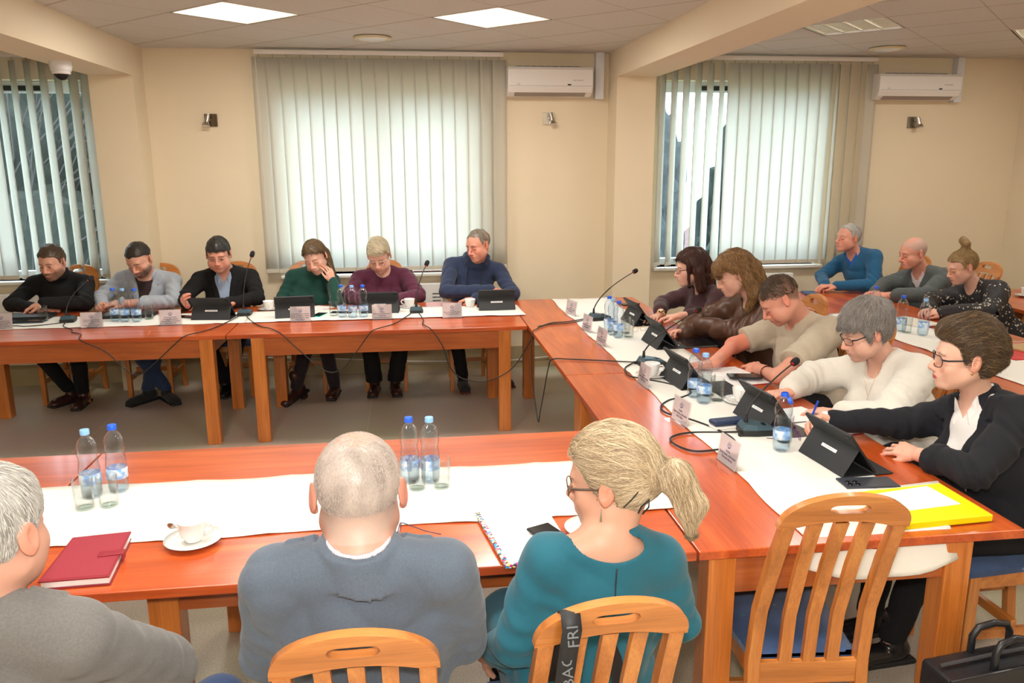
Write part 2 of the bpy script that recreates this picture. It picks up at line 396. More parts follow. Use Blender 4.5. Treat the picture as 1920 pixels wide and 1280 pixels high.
names = ['square louvred ceiling light left of the middle window, nearest the left beam', 'square louvred ceiling light to the right, above the middle of the blinds']
for k, (a, b_) in enumerate(lA):
    luminaire(a, b_, 1, names[k] if k < 2 else 'square louvred ceiling light added out of view in the middle bay as fill light', None if k < 2 else 'added unseen fill lights of the middle bay')  # all but the first two are unseen, added for ambient fill
names = ['mirror louvred ceiling light beyond the right beam', 'mirror louvred ceiling light cut by the right edge of the picture']
for k, (a, b_) in enumerate(lB):
    luminaire(a, b_, .5, names[k] if k < 2 else 'mirror louvred ceiling light added out of view in the right bay as fill light', None if k < 2 else 'added unseen fill lights of the right bay')  # again only the first two are visible; the others are added fill
for x, y, lb in ((-.2, 6.31, 'round flush ceiling lamp above the middle blinds'), (3.96, 6.46, 'round flush ceiling lamp near the right air conditioner')):
    r = thing('round_ceiling_lamp', lb, 'ceiling lamp', (x, y, CZ))
    obj('rim', MB().lathe([(.105, -.002), (.135, -.004), (.14, -.014), (.12, -.022), (.105, -.018)], n=36), pm('cream_rim', (.72, .62, .42), .4), r, smooth=True)
    obj('diffuser', MB().lathe([(0, -.034), (.05, -.031), (.09, -.024), (.112, -.014)], n=36), pm('lamp_diffuser', (.75, .78, .78), .3), r, smooth=True)
# vertical blinds
def slat_mat():
    m, t, b = new('blind_fabric'); N = t.nodes.new; L = t.links.new; out = t.nodes['Material Output']
    b.inputs['Base Color'].default_value = (.76, .71, .62, 1); b.inputs['Roughness'].default_value = .9
    tr = N('ShaderNodeBsdfTranslucent'); tr.inputs[0].default_value = (.86, .87, .83, 1)
    tc = N('ShaderNodeTexCoord'); n = N('ShaderNodeTexNoise'); n.inputs['Scale'].default_value = 1; mp = N('ShaderNodeMapping'); mp.inputs['Scale'].default_value = (300, 300, 60)
    L(tc.outputs['Object'], mp.inputs[0]); L(mp.outputs[0], n.inputs['Vector']); bp = N('ShaderNodeBump'); bp.inputs['Strength'].default_value = .3; bp.inputs['Distance'].default_value = .001
    L(n.outputs['Fac'], bp.inputs['Height']); L(bp.outputs[0], b.inputs['Normal'])
    mx = N('ShaderNodeMixShader'); mx.inputs[0].default_value = .56; L(b.outputs[0], mx.inputs[1]); L(tr.outputs[0], mx.inputs[2]); L(mx.outputs[0], out.inputs[0]); return m
slm = slat_mat()
def blind(x0, x1, zt, zb, angs, label, by=WY - .085):
    r = thing('vertical_blind', label, 'blind', ((x0 + x1) / 2, by, zt)); w = x1 - x0
    obj('headrail', MB().box(-w / 2, w / 2, -.022, .022, -.035, 0), acw, r, bevel=.003)
    n = len(angs); sp = (w - .07) / (n - 1)
    ck = MB()
    for k, an in enumerate(angs):
        a0, a1 = (an if isinstance(an, tuple) else (an, an)); xc = -w / 2 + .035 + k * sp; H_ = zt - zb
        b = MB(); rows = []
        for q in range(9):
            t = q / 8; a = R_(a0 + (a1 - a0) * t); z = -.055 - (H_ - .055) * t
            rows.append([Vector((xc + math.cos(a) * s * .058 - math.sin(a) * (.002 - .004 * abs(s)), math.sin(a) * s * .058 + math.cos(a) * (.006 * (1 - s * s)), z)) for s in (-1, -.5, 0, .5, 1)])
        b.strip(rows)
        o = obj('slat', b, slm, r, smooth=True, fix=False); md = o.modifiers.new('t', 'SOLIDIFY'); md.thickness = .0008
        a = R_(a1); M = Matrix.Translation((xc, 0, -H_)) @ Matrix.Rotation(a, 4, 'Z')
        wb = MB().box(-.056, .056, -.003, .003, .002, .034, M); obj('weight', wb, pm('blind_weight', (.60, .54, .44), .8), o)
        ck.cyl((xc, 0, -.02), (xc, 0, -.06), .003, n=6)
    obj('hanger', ck, pm('hanger_brass', (.35, .3, .2), .4), r)
    ch = MB().tube([(-w / 2 + .012, -.02, -.03), (-w / 2 + .016, -.02, -(zt - zb) * .6), (-w / 2 + .02, -.02, -(zt - zb) * .86)], .0022, n=5); obj('chain', ch, acw, r)
    return r
blind(-1.17, .85, 2.735, .93, [3, (6, 12), 8, 6, (6, 9), -4, 3, (5, 9), 3, 5, (-4, -2), 3, 6, 4, (7, 10), 5, (12, 8), 22, 4], 'closed cream vertical blind over the middle window')
blind(2.20, 4.20, 2.735, .92, [42, 44, 40, 42, 40, (48, 30), (6, 4), 4, 6, 5, 7, 5, 7, 5, (6, 8), (48, 40), (55, 48), 58, 5], 'cream vertical blind over the right window, left slats turned open')
blind(-4.35, -2.42, 2.69, .92, [5, 5, 5, 5, 5, 5, 6, 5, 4, (6, 3), (8, 5), -42, -44, -42, -40, -42, -34, (8, 4)], 'cream vertical blind over the left window with turned slats')
# air conditioners
def ac(x0, x1, z0, z1, label):
    r = thing('air_conditioner', label, 'air conditioner', ((x0 + x1) / 2, WY, z0)); w = (x1 - x0) / 2; h = z1 - z0; d = .19
    prof = [(0, 0), (-.11, -.0), (-.165, .03), (-d, .07), (-d, h - .03), (-d + .02, h - .005), (-.1, h), (0, h)]
    obj('body', MB().prism(prof, -w, w, 'x'), acw, r, bevel=.01)
    M = Matrix.Translation((0, -.139, .016)) @ Matrix.Rotation(math.atan2(.03, -.055), 4, 'X')
    obj('louver_flap', MB().box(-w + .06, w - .06, -.028, .028, -.003, .003, M), pm('vent_grey', (.33, .28, .25), .5), r, bevel=.001)
    obj('seam', MB().box(-w + .01, w - .01, -d - .001, -d + .002, .078, .082), pm('vent_grey2', (.45, .43, .42), .5), r)
    obj('display', MB().box(w - .22, w - .19, -d - .002, -d, .055 + .03, .066 + .03), blackp, r)
    text('LG', .022, pm('grey_print', (.2, .2, .22), .5), r, (-w + .09, -d - .0006, .093), (R_(90), 0, 0))
    text('NEO PLASMA', .014, pm('grey_print', (.2, .2, .22), .5), r, (w - .13, -d - .0006, .125), (R_(90), 0, 0))
    g = MB()
    for k in range(9): g.box(-w + .08 + k * (2 * w - .18) / 9, -w + .13 + k * (2 * w - .18) / 9, -d + .03, -.03, h - .0, h + .002)
    obj('intake_grille', g, pm('vent_grey2', (.45, .43, .42), .5), r)
    return r
ac(.875, 1.60, 2.385, 2.625, 'white wall air conditioner left of the right beam')
ac(4.18, 4.97, 2.375, 2.60, 'white wall air conditioner at the far right of the back wall')
for x0, x1, z0, lb in ((1.645, 1.72, 2.37, 'white cable duct beside the left air conditioner'), (4.99, 5.06, 2.36, 'white cable duct beside the far right air conditioner')):
    d = obj('cable_duct', MB().box(x0, x1, WY - .075, WY, z0, CZ), pm('duct_white', (.70, .71, .74), .4), bevel=.004); tag(d, lb, 'duct')
# small spot lamps on the wall
for x, z, s, lb, pl in ((-1.56, 2.19, -1, 'small bronze wall spot lamp left of the middle blind', (.16, .12, .08)), (1.25, 2.21, 1, 'small chrome wall spot lamp under the left air conditioner', (.75, .72, .68)), (4.65, 2.185, 1, 'small grey wall spot lamp under the far right air conditioner', (.28, .26, .22))):
    r = thing('wall_lamp', lb, 'wall lamp', (x, WY, z))
    obj('mount', MB().box(-.05, .05, -.018, 0, -.05, .05), pm('lamp_plate%d' % (x * 10), pl, .25, metal=.9), r, bevel=.003)
    obj('bracket', MB().cyl((0, -.015, 0), (s * .012, -.06, .0), .008, .008), steel, r)
    obj('spot_head', MB().cyl((s * .01 + s * -.0, -.06, .045), (s * .022, -.075, -.02), .017, .02).cyl((s * .022, -.075, -.02), (s * .028, -.082, -.045), .02, .034, 16), steel, r, smooth=40)
    obj('bulb', MB().lathe([(0, 0), (.018, -.004), (.028, -.002)], n=16, M=Matrix.Translation((s * .0285, -.083, -.047)) @ Matrix.Rotation(R_(-15), 4, 'X')), pm('bulb_glass', (.8, .8, .75), .1), r, smooth=True)
# dome camera under the left beam
r = thing('dome_camera', 'white dome security camera under the left beam', 'security camera', (-2.245, 5.93, 2.51))
obj('housing', MB().lathe([(0, 0), (.066, 0), (.07, -.03), (.062, -.06), (.052, -.068), (0, -.068)], n=32), pm('cam_white', (.78, .78, .8), .3), r, smooth=40)
obj('dome', MB().lathe([(.052, -.066), (.048, -.088), (.036, -.108), (.018, -.119), (0, -.122)], n=32), pm('smoked_dome', (.01, .01, .012), .08), r, smooth=True)
obj('ring', MB().lathe([(.050, -.062), (.058, -.068), (.057, -.076), (.05, -.082)], n=32), acw, r, smooth=True)
# radiators and a white cable
def radiator(x0, x1, z0, z1, label, grille=False, y=WY - .1):
    r = thing('radiator', label, 'radiator', ((x0 + x1) / 2, y, z0)); w = (x1 - x0) / 2; h = z1 - z0
    obj('panel', MB().box(-w, w, -.005, .06, 0, h), pm('radiator_white', (.78, .76, .72), .35), r, bevel=.006)
    g = MB()
    for k in range(14): g.box(w - .09 if grille else -w + .02, w - .02, -.009, -.004, .04 + k * (h - .1) / 14, .04 + k * (h - .1) / 14 + .006)
    obj('grille', g, blackp if grille else pm('radiator_white', (.78, .76, .72), .35), r)
    b = MB().box(-w + .05, -w + .1, .06, .1, 0, h).box(w - .1, w - .05, .06, .1, 0, h); obj('bracket', b, steel, r)
radiator(-.5, .30, .28, .81, 'white convector heater under the middle window, behind the burgundy sweater', True)
radiator(2.75, 3.55, .2, .83, 'white radiator under the right window, behind the man in the beige T-shirt')
radiator(-4.0, -2.75, .2, .80, 'white radiator under the left window')
c = obj('wall_cable', MB().tube([(-1.9, WY - .03, .2), (-1.0, WY - .03, .17), (0, WY - .03, .1), (.8, WY - .03, .07), (1.3, WY - .03, .1), (1.7, WY - .03, .12)], .005), acw); tag(c, 'thin white cable running along the skirting of the back wall', 'cable')
# ---------------------------------------------------------------- tables
def table(x0, x1, y0, y1, label, people, legs, axis, grp=None, apr=True):
    """people: side the sitters are on ('+y', '-y', '+x'); legs: list of (x, y) corners"""
    r = thing('conference_table', label, 'table', ((x0 + x1) / 2, (y0 + y1) / 2, 0), 0, grp); cx, cy = (x0 + x1) / 2, (y0 + y1) / 2
    g = .0015
    obj('tabletop', MB().box(x0 - cx + g, x1 - cx - g, y0 - cy + g, y1 - cy - g, .722, .75), tw[axis], r, bevel=.003)
    lx0, lx1, ly0, ly1 = legs
    for lx in (lx0, lx1):
        for ly in (ly0, ly1):
            obj('leg', MB().box(lx - cx - .043, lx - cx + .043, ly - cy - .04, ly - cy + .04, 0, .722), lw, r, bevel=.004)
    for ly in (ly0, ly1): obj('apron', MB().box(lx0 - cx + .043, lx1 - cx - .043, ly - cy - .028, ly - cy - .006 if ly == ly0 else ly - cy - .01, .60, .722), ED['x'], r)
    for lx in (lx0, lx1): obj('apron', MB().box(lx - cx - .012, lx - cx + .012, ly0 - cy + .04, ly1 - cy - .04, .60, .722), ED['y'], r)
    return r
table(-3.22, -1.197, 5.305, 6.37, 'long reddish table at far left, before the three men in dark and grey', '+y', (-3.0, -1.325, 5.35, 6.15), 'x')
table(-1.192, .803, 5.305, 6.37, 'long reddish table before the blinds, at the green and burgundy sweaters', '+y', (-.997, .645, 5.35, 6.15), 'x')
table(.806, 1.843, 4.0, 6.37, 'far reddish table of the right row, ending at the back corner', '+x', (.93, 1.66, 4.1, 6.1), 'y')
table(.806, 1.843, 2.022, 3.996, 'near reddish table of the right row, yellow folder lying on it', '+x', (.885, 1.64, 2.075, 3.82), 'y')
table(-1.2, .802, 2.022, 3.12, 'near reddish table in front of the bald man and blond woman', '-y', (-.72, .5, 2.2, 3.05), 'x')
table(-3.2, -1.204, 2.022, 3.12, 'near reddish table at the lower left edge of the picture', '-y', (-3.0, -1.35, 2.2, 3.05), 'x')
table(2.81, 3.85, 4.6, 6.42, 'table of the right-hand back row, before the man in the blue sweater', '+x', (2.9, 3.68, 4.75, 6.2), 'y')
table(2.81, 3.85, 2.76, 4.596, 'table of the right-hand back row with the red papers', '+x', (2.9, 3.68, 2.9, 4.4), 'y')
table(4.55, 5.55, 4.9, 6.25, 'reddish table at the far right behind the floral blouse', '+x', (4.7, 5.4, 5.0, 6.1), 'y')
def runner(x0, x1, y0, y1, label, seed, drop=0, dropaxis='y', z=.7515):
    rd = random.Random(seed); b = MB(); nx = max(8, int((x1 - x0) / .04)); ny = max(8, int((y1 - y0) / .04)); rows = []
    ph = [rd.uniform(0, 6) for _ in range(8)]
    for j in range(ny + 1):
        row = []
        for i in range(nx + 1):
            x = x0 + (x1 - x0) * i / nx; y = y0 + (y1 - y0) * j / ny
            ex = math.sin(y * 7 + ph[0]) * .006 + math.sin(y * 17 + ph[1]) * .003; ey = math.sin(x * 6 + ph[2]) * .006 + math.sin(x * 15 + ph[3]) * .003
            zz = z + .0012 * abs(math.sin(x * 9 + ph[4] + y * 4)) + .001 * abs(math.sin(y * 13 + ph[5] - x * 3))
            if i in (0, nx): zz += .003 * max(0, math.sin(y * 21 + ph[6])) ** 4
            if j in (0, ny): zz += .003 * max(0, math.sin(x * 21 + ph[7])) ** 4
            row.append(Vector((x + ex, y + ey, zz)))
        rows.append(row)
    if drop:   # the near end hangs over the table edge
        ext = []
        for k in range(8, 0, -1):
            t = k / 8; row = []
            for i in range(nx + 1):
                x = x0 + (x1 - x0) * i / nx; w = .5 + .5 * math.sin(i / nx * 2.2 + .1); d = drop * t * (.45 + .55 * math.sin(math.pi * min(1, i / nx * .75 + .12)))
                row.append(Vector((x + math.sin(y0 * 7 + ph[0]) * .006 + .02 * t * (i / nx - .3), y0 - .012 - .035 * t - .008 * math.sin(x * 26) * t, z - d)))
            ext.append(row)
        rows = ext + rows
    b.strip(rows); o = obj('table_runner', b, cloth, smooth=True, fix=False); md = o.modifiers.new('t', 'SOLIDIFY'); md.thickness = .0012; md.offset = 1
    tag(o, label, 'table runner'); return o
runner(-3.2, -1.1, 5.70, 6.12, 'white cloth runner on the far left table under the name plates', 1)
runner(-1.16, .84, 5.69, 6.11, 'white cloth runner on the far middle table before the blinds', 2, z=.7545)
runner(1.15, 1.62, 2.07, 6.34, 'long white cloth runner down the right row with the mic stations', 3, drop=.13)
runner(-3.1, .93, 2.31, 2.775, 'white cloth runner on the near table behind the water bottles', 4)
runner(3.02, 3.45, 2.8, 5.2, 'white cloth runner on the back row at the right', 5)
# ---------------------------------------------------------------- chairs
seatm = None
def seat_fabric():
    m, t, b = new('blue_seat_fabric'); N = t.nodes.new; L = t.links.new
    tc = N('ShaderNodeTexCoord'); v = N('ShaderNodeTexVoronoi'); v.inputs['Scale'].default_value = 22; L(tc.outputs['Object'], v.inputs['Vector'])
    lt = N('ShaderNodeMath'); lt.operation = 'LESS_THAN'; lt.inputs[1].default_value = .17; L(v.outputs['Distance'], lt.inputs[0])
    n = N('ShaderNodeTexNoise'); n.inputs['Scale'].default_value = 5; n.inputs['Detail'].default_value = 6; L(tc.outputs['Object'], n.inputs['Vector'])
    cr = N('ShaderNodeValToRGB'); cr.color_ramp.elements[0].position = .35; cr.color_ramp.elements[0].color = (.012, .035, .10, 1); cr.color_ramp.elements[1].position = .7; cr.color_ramp.elements[1].color = (.04, .09, .22, 1); L(n.outputs['Fac'], cr.inputs[0])
    c2 = N('ShaderNodeValToRGB'); e = c2.color_ramp.elements; e[0].color = (.02, .10, .14, 1); e[1].color = (.10, .18, .42, 1); q = e.new(.8); q.color = (.14, .12, .05, 1)
    s = N('ShaderNodeSeparateColor'); L(v.outputs['Color'], s.inputs[0]); L(s.outputs[0], c2.inputs[0])
    ms = N('ShaderNodeMath'); ms.operation = 'MULTIPLY'; L(lt.outputs[0], ms.inputs[0]); g2 = N('ShaderNodeMath'); g2.operation = 'GREATER_THAN'; g2.inputs[1].default_value = .6; L(s.outputs[1], g2.inputs[0]); L(g2.outputs[0], ms.inputs[1])
    mx = N('ShaderNodeMix'); mx.data_type = 'RGBA'; L(ms.outputs[0], mx.inputs['Factor']); L(cr.outputs[0], mx.inputs['A']); L(c2.outputs[0], mx.inputs['B']); L(mx.outputs['Result'], b.inputs['Base Color'])
    b.inputs['Roughness'].default_value = .95; b.inputs['Sheen Weight'].default_value = .3; return m
seatm = seat_fabric()
def make_chair(label, grp=None):
    """faces +y; rear posts at y=-.21"""
    r = thing('dining_chair', label, 'chair', (0, 0, 0), 0, grp)
    s = MB(); n = 10
    rows = []
    for j in range(n + 1):
        v = -1 + 2 * j / n; row = []
        for i in range(n + 1):
            u = -1 + 2 * i / n; wd = .19 + .02 * v
            row.append(Vector((u * wd, v * .20 + .02, .445 + .03 * (1 - u ** 4) * (1 - v ** 4))))
        rows.append(row)
    s.strip(rows); s.box(-.172, .172, -.18, -.17, .435, .445)
    base = [Vector((p.x, p.y, .425)) for p in rows[0] + [q[-1] for q in rows[1:]] + rows[-1][::-1][1:] + [q[0] for q in rows[::-1][1:-1]]]
    top = rows[0] + [q[-1] for q in rows[1:]] + rows[-1][::-1][1:] + [q[0] for q in rows[::-1][1:-1]]
    s.strip([base + [base[0]], top + [top[0]]]); s.add(base, [tuple(range(len(base)))[::-1]])
    obj('seat', s, seatm, r, smooth=60)
    fr = MB(); fr.box(-.17, .17, .17, .195, .37, .43); pass
    obj('seat_rail', fr, cw['x'], r, bevel=.003); obj('back_rail', MB().box(-.155, .155, -.222, -.2, .375, .445), cw['x'], r, bevel=.003)
    for sx in (-1, 1):
        M = Matrix.Translation((sx * .168, 0, 0)) @ Matrix.Rotation(R_(-sx * 2.5), 4, 'Z'); obj('side_rail', MB().box(-.012, .012, -.2, .18, .37, .43, M), cw['x'], r, bevel=.002)
        obj('leg', MB().box(sx * .185 - .02, sx * .185 + .02, .165, .205, 0, .43), cw['z'], r, bevel=.004)
        pts = [(-.25, 0), (-.215, .3), (-.205, .45), (-.225, .62), (-.29, .80), (-.345, .93)]
        b = MB(); rows = []
        for (y, z) in pts:
            hw = .02; hd = .018 if z < .9 else .014; xc = sx * (.172 if z < .5 else .172 - (z - .5) * .03)
            rows.append([Vector((xc + a * hw, y + c_ * hd, z)) for a, c_ in ((-1, -1), (1, -1), (1, 1), (-1, 1), (-1, -1))])
        b.strip(rows); b.add(rows[0][:4], [(0, 1, 2, 3)]); b.add(rows[-1][:4], [(0, 1, 2, 3)])
        obj('rear_post', b, cw['z'], r, bevel=.003, smooth=30)
    for sx in (-1, 0, 1):
        b = MB(); rows = []
        for (y, z) in ((-.212, .44), (-.225, .60), (-.278, .78), (-.325, .90), (-.34, .935)):
            xc = sx * (.075 if z < .5 else .075)
            rows.append([Vector((xc + a * .019, y + c_ * .009, z)) for a, c_ in ((-1, -1), (1, -1), (1, 1), (-1, 1), (-1, -1))])
        b.strip(rows); obj('slat', b, cw['z'], r, smooth=30)
    # arched head piece with a hand slot
    def yy(z): return -.345 - (z - .93) * .42
    out = []; inn = []; hole = []; N_ = 24
    for k in range(N_ + 1):
        a = math.pi * (1 - k / N_); out.append((.187 * math.cos(a) * (1 + .0 * math.sin(a)), .925 + .108 * math.sin(a) ** .85))
        t = -1 + 2 * k / N_; inn.append((.187 * t if abs(t) > .79 else .187 * t, .925 if abs(t) > .80 else .925 + .022 * (1 - (t / .80) ** 2)))
        hole.append((max(-.05, min(.05, .0625 * t)) if abs(t) < 1 else .05 * t, 0))
    hz = .988
    hu = []; hl = []
    for k in range(N_ + 1):
        t = -1 + 2 * k / N_; x = .058 * t; h = .014 * (1 - abs(t) ** 5) ** .5 if abs(t) < 1 else 0
        hu.append((x, hz + h)); hl.append((x, hz - h))
    b = MB(); th = .013
    for sgn in (-1, 1):
        def V(p): return Vector((p[0], yy(p[1]) + sgn * th, p[1]))
        def mk(up, lo):
            b.strip([[V(p) for p in up], [V(p) for p in lo]])
        # upper band: outer arc -> hole top (x-range of hole spread along arc)
        mk(out, hu); mk(hl, inn)
    for crv in (out, inn, hu, hl):
        b.strip([[Vector((p[0], yy(p[1]) - th, p[1])) for p in crv], [Vector((p[0], yy(p[1]) + th, p[1])) for p in crv]])
    import bmesh
    o = obj('head_piece', b, cw['x'], r, fix=False)
    bm = bmesh.new(); bm.from_mesh(o.data); bmesh.ops.remove_doubles(bm, verts=bm.verts, dist=.0004); bmesh.ops.recalc_face_normals(bm, faces=bm.faces); bm.to_mesh(o.data); bm.free()
    md = o.modifiers.new('b', 'BEVEL'); md.width = .005; md.segments = 2; md.limit_method = 'ANGLE'; md.angle_limit = R_(45)
    for p in o.data.polygons: p.use_smooth = True
    o.data.set_sharp_from_angle(angle=R_(40))
    st = MB(); st.box(-.185, .185, -.01, .01, .20, .235); obj('stretcher', st, cw['x'], r)
    for sx in (-1, 1): obj('stretcher', MB().box(sx * .178 - .01, sx * .178 + .01, -.21, .18, .17, .205), cw['x'], r)
    return r
ch0 = make_chair('empty wooden chair with blue seat pushed under the near right table end')
ch0.location = (1.125, 2.13, 0); ch0.rotation_euler.z = R_(-5); ch0.scale = (.92, 1, 1)
def chair(x, y, rot, label, s=1.0):
    c = dup(ch0, (x, y, 0), R_(rot), label); c.scale = (.84 * s, s, s); return c
chair(.365, 1.73, 2, 'wooden chair of the woman in teal, black bag strap over its back')
chair(-.12, 1.69, 0, 'wooden chair of the bald man in the blue-grey jacket')
chair(-.86, 1.62, 0, 'wooden chair of the white-haired man at the lower left')
chair(2.12, 2.48, 90, 'wooden chair with blue seat under the woman in the black blazer')
chair(2.14, 3.2, 90, 'wooden chair under the grey-haired woman in the white sweater')
chair(2.16, 3.95, 90, 'wooden chair under the man in the beige T-shirt')
chair(2.16, 4.65, 90, 'wooden chair under the woman in the brown blouse')
chair(2.16, 5.3, 90, 'wooden chair under the dark-red-haired woman in maroon')
chair(-2.69, 6.62, 180, 'wooden chair behind the bearded man in the black turtleneck')
chair(-2.05, 6.62, 180, 'wooden chair behind the man in the light grey blazer')
chair(-1.43, 6.64, 180, 'wooden chair behind the man in the black jacket and glasses')
chair(-.85, 6.62, 180, 'wooden chair under the woman in the green turtleneck')
chair(-.2, 6.62, 180, 'wooden chair under the woman in the burgundy sweater')
chair(.49, 6.56, 180, 'wooden chair under the man in the navy hoodie')
chair(4.13, 6.48, 100, 'wooden chair under the man in the blue sweater')
chair(4.36, 5.93, 96, 'wooden chair under the bald man in the dark grey sweater')
chair(4.40, 5.16, 104, 'wooden chair with rounded back under the floral blouse')
chair(4.42, 4.12, 90, 'wooden chair at the right edge, under the patterned sleeve')
# ---------------------------------------------------------------- things on the tables
TZ = .7535      # top of the cloth
card = pm('plate_card', (.94, .90, .92), .6)
def text_lines(lines, parent, y, z0, sz, dz):
    for k, l in enumerate(lines): text(l, sz, ink, parent, (0, y, z0 - k * dz), (R_(90), 0, 0))
def plate(x, y, rot, lines, label, sz=.0125):
    r = thing('name_plate', label, 'name plate', (x, y, TZ - .001 if True else 0), R_(rot)); t = Matrix.Rotation(R_(-9), 4, 'X')
    b = MB(); b.box(-.078, .078, -.0012, .0, 0, .112, t); b.box(-.078, .078, .002, .0032, 0, .112, t); b.box(-.078, .078, -.034, .004, 0, .0016)
    obj('acrylic_holder', b, acryl, r)
    c = MB().box(-.070, .070, .0, .0016, .004, .108, t); co = obj('card', c, card, r)
    def on(o_, z, y_=-.0008):
        p = t @ Vector((0, y_, z)); o_.location = p; o_.rotation_euler = (R_(90 - 9), 0, 0)
    n = len(lines); dz = .0135 if n < 5 else .0118; s_ = sz if n < 5 else .0105
    for k, l in enumerate(lines):
        q = text(l, s_, ink, co, (0, 0, 0), (0, 0, 0)); on(q, .056 - k * dz)
    em = MB(); N_ = 20; pts = []
    for k in range(N_ + 1):
        a = math.pi + math.pi * k / N_; pts.append((.0125 * math.cos(a) * (1 if True else 1), .0125 * math.sin(a)))
    for (a0, b0), (a1, b1) in zip(pts, pts[1:]): em.add([(a0, b0, 0), (a1, b1, 0), (a1 * .84, b1 * .84, 0), (a0 * .84, b0 * .84, 0)], [(0, 1, 2, 3)])
    for q in (-1, 1): em.add([(q * .0125, 0, 0), (q * .0105, 0, 0), (q * .0105, .006, 0), (q * .0125, .006, 0)], [(0, 1, 2, 3)])
    low = [(.0118 * math.cos(a), .0118 * math.sin(a), .0002) for a in np.linspace(math.pi * 1.22, math.pi * 1.78, 14)]; em.add(low, [tuple(range(14))])
    eo = obj('emblem', em, inkb, co, fix=False); on(eo, .080)
    em2 = MB(); em2.box(-.0095, .0095, -.0022, -.0008, 0, .0002)
    for q in (-1, 0, 1): em2.add([(q * .006 - .0015, .007, 0), (q * .006 + .0015, .007, 0), (q * .006 + .0006, .0115 + (.0015 if q == 0 else 0), 0), (q * .006 - .0006, .0115 + (.0015 if q == 0 else 0), 0)], [(0, 1, 2, 3)])
    for q in (-1, 0, 1): em2.box(q * .006 - .0016, q * .006 + .0016, .001, .005, 0, .0002)
    eo = obj('emblem', em2, pm('emblem_grey', (.25, .22, .25), .6), co, fix=False); on(eo, .080)
    return r
RG = 'Rady Gminy w Brodach'
plate(-2.745, 5.715, 0, ['Przewodniczący Komisji', 'Oświaty, Zdrowia, Kultury', 'i Spraw Społecznych', RG, 'Jan Rosmanek'], 'name plate cut by the left edge, before the man in black turtleneck')
plate(-2.150, 5.668, 1, ['Przewodniczący Komisji', 'Budżetu i Gospodarczej', 'i Inicjatyw', RG, 'Robert Górnicki'], 'name plate in front of the man in the light grey blazer')
plate(-1.640, 5.690, 7, ['Przewodniczący', 'Komisji Rewizyjnej', RG, 'Łukasz Nowak'], 'name plate left of the tablet of the man in black jacket')
plate(-.762, 5.682, -1, ['Przewodnicząca Komisji', 'Skarg, Wniosków i Petycji', RG, 'Kinga Wójcik'], 'name plate in front of the woman in the dark green turtleneck')
plate(-.192, 5.674, 0, ['Radna', RG, 'Magdalena', 'Dworzyńska-Kraciuk'], 'name plate in front of the woman in the burgundy sweater')
plate(.308, 5.660, 1, ['Radny', RG, 'Wojciech Cuchała'], 'name plate in front of the man in the navy hoodie')
plate(1.165, 5.630, -73, ['Radna', RG, 'Maria Janik'], 'name plate standing farthest back on the right table row')
plate(1.155, 5.060, -79, ['Radna', RG, 'Ewa Kosińska'], 'name plate beside the mic cable, second from the back on the right row')
plate(1.150, 4.640, -81, ['Radna', RG, 'Anna Fijałkowska'], 'name plate before the two round glasses, third from the back on the right row')
plate(1.145, 3.735, -86, ['Radny', RG, 'Piotr Cedro'], 'name plate before the cup on the right table row')
plate(1.130, 3.145, -82, ['Radna', RG, 'Anna Zięba'], 'name plate second nearest the camera on the right table row')
plate(1.137, 2.645, -85, ['Radna', RG, 'Marzena Bernat'], 'name plate nearest the camera on the right table row')
# ---- bottles
def bottle(label, x, y, rot=0, light=False, opened=False, z=TZ, group=None):
    r = thing('water_bottle', label, 'bottle', (x, y, z), R_(rot), group)
    pr = [(0, .006), (.012, .003), (.024, .0), (.030, .006), (.0325, .02), (.033, .045), (.0325, .05), (.033, .09), (.0335, .1), (.0315, .118), (.0300, .128), (.0285, .136), (.0300, .144), (.0330, .152), (.0335, .172), (.031, .188), (.025, .202), (.016, .212), (.0125, .216), (.0125, .226)]
    fine = []
    for (r0, z0), (r1, z1) in zip(pr, pr[1:]):
        k = 3 if z1 - z0 > .006 else 1
        for q in range(k):
            t = q / k; rr = r0 + (r1 - r0) * t; zz = z0 + (z1 - z0) * t; fine.append((rr + (.0006 * math.sin(zz * 900) if .1 < zz < .15 else 0), zz))
    fine.append(pr[-1]); obj('shell', MB().lathe(fine, n=28), pet, r, smooth=True)
    lab = MB().lathe([(.0336, .052), (.0340, .0525), (.0340, .0875), (.0336, .088)], n=28); lo = obj('wrap_label', lab, LBL, r, smooth=True)
    bc = MB()
    for k, (a, w_) in enumerate([(q * .055 + .6, .014 if q % 2 else .022) for q in range(9)]):
        a0, a1 = a - w_, a + w_; R0 = .0344; bc.add([(R0 * math.cos(a0), R0 * math.sin(a0), .062), (R0 * math.cos(a1), R0 * math.sin(a1), .062), (R0 * math.cos(a1), R0 * math.sin(a1), .076), (R0 * math.cos(a0), R0 * math.sin(a0), .076)], [(0, 1, 2, 3)])
    obj('barcode', bc, pm('barcode_grey', (.20, .24, .34), .6), lo, fix=False)
    wm = MB().lathe([(0, .008), (.024, .006), (.0305, .02), (.0315, .05)], n=20); obj('base_tint', wm, PETB, r, smooth=True)
    m = capl if light else capb; c = MB()
    if not opened: c.lathe([(0, .2385), (.0135, .2385), (.0148, .2365), (.0148, .222), (.0140, .2215)], n=24)
    else: c.lathe([(.0118, .234), (.0135, .234), (.0150, .226), (.0150, .220), (.0135, .2195)], n=24)
    co = obj('cap', c, m, r, smooth=40)
    if opened:
        M = Matrix.Translation((.006, -.021, .206)) @ Matrix.Rotation(R_(62), 4, 'X') @ Matrix.Rotation(R_(25), 4, 'Y')
        obj('tethered_lid', MB().lathe([(0, .007), (.0135, .007), (.0148, .005), (.0148, -.007), (.013, -.007)], n=20, M=M), m, co, smooth=40)
    return r
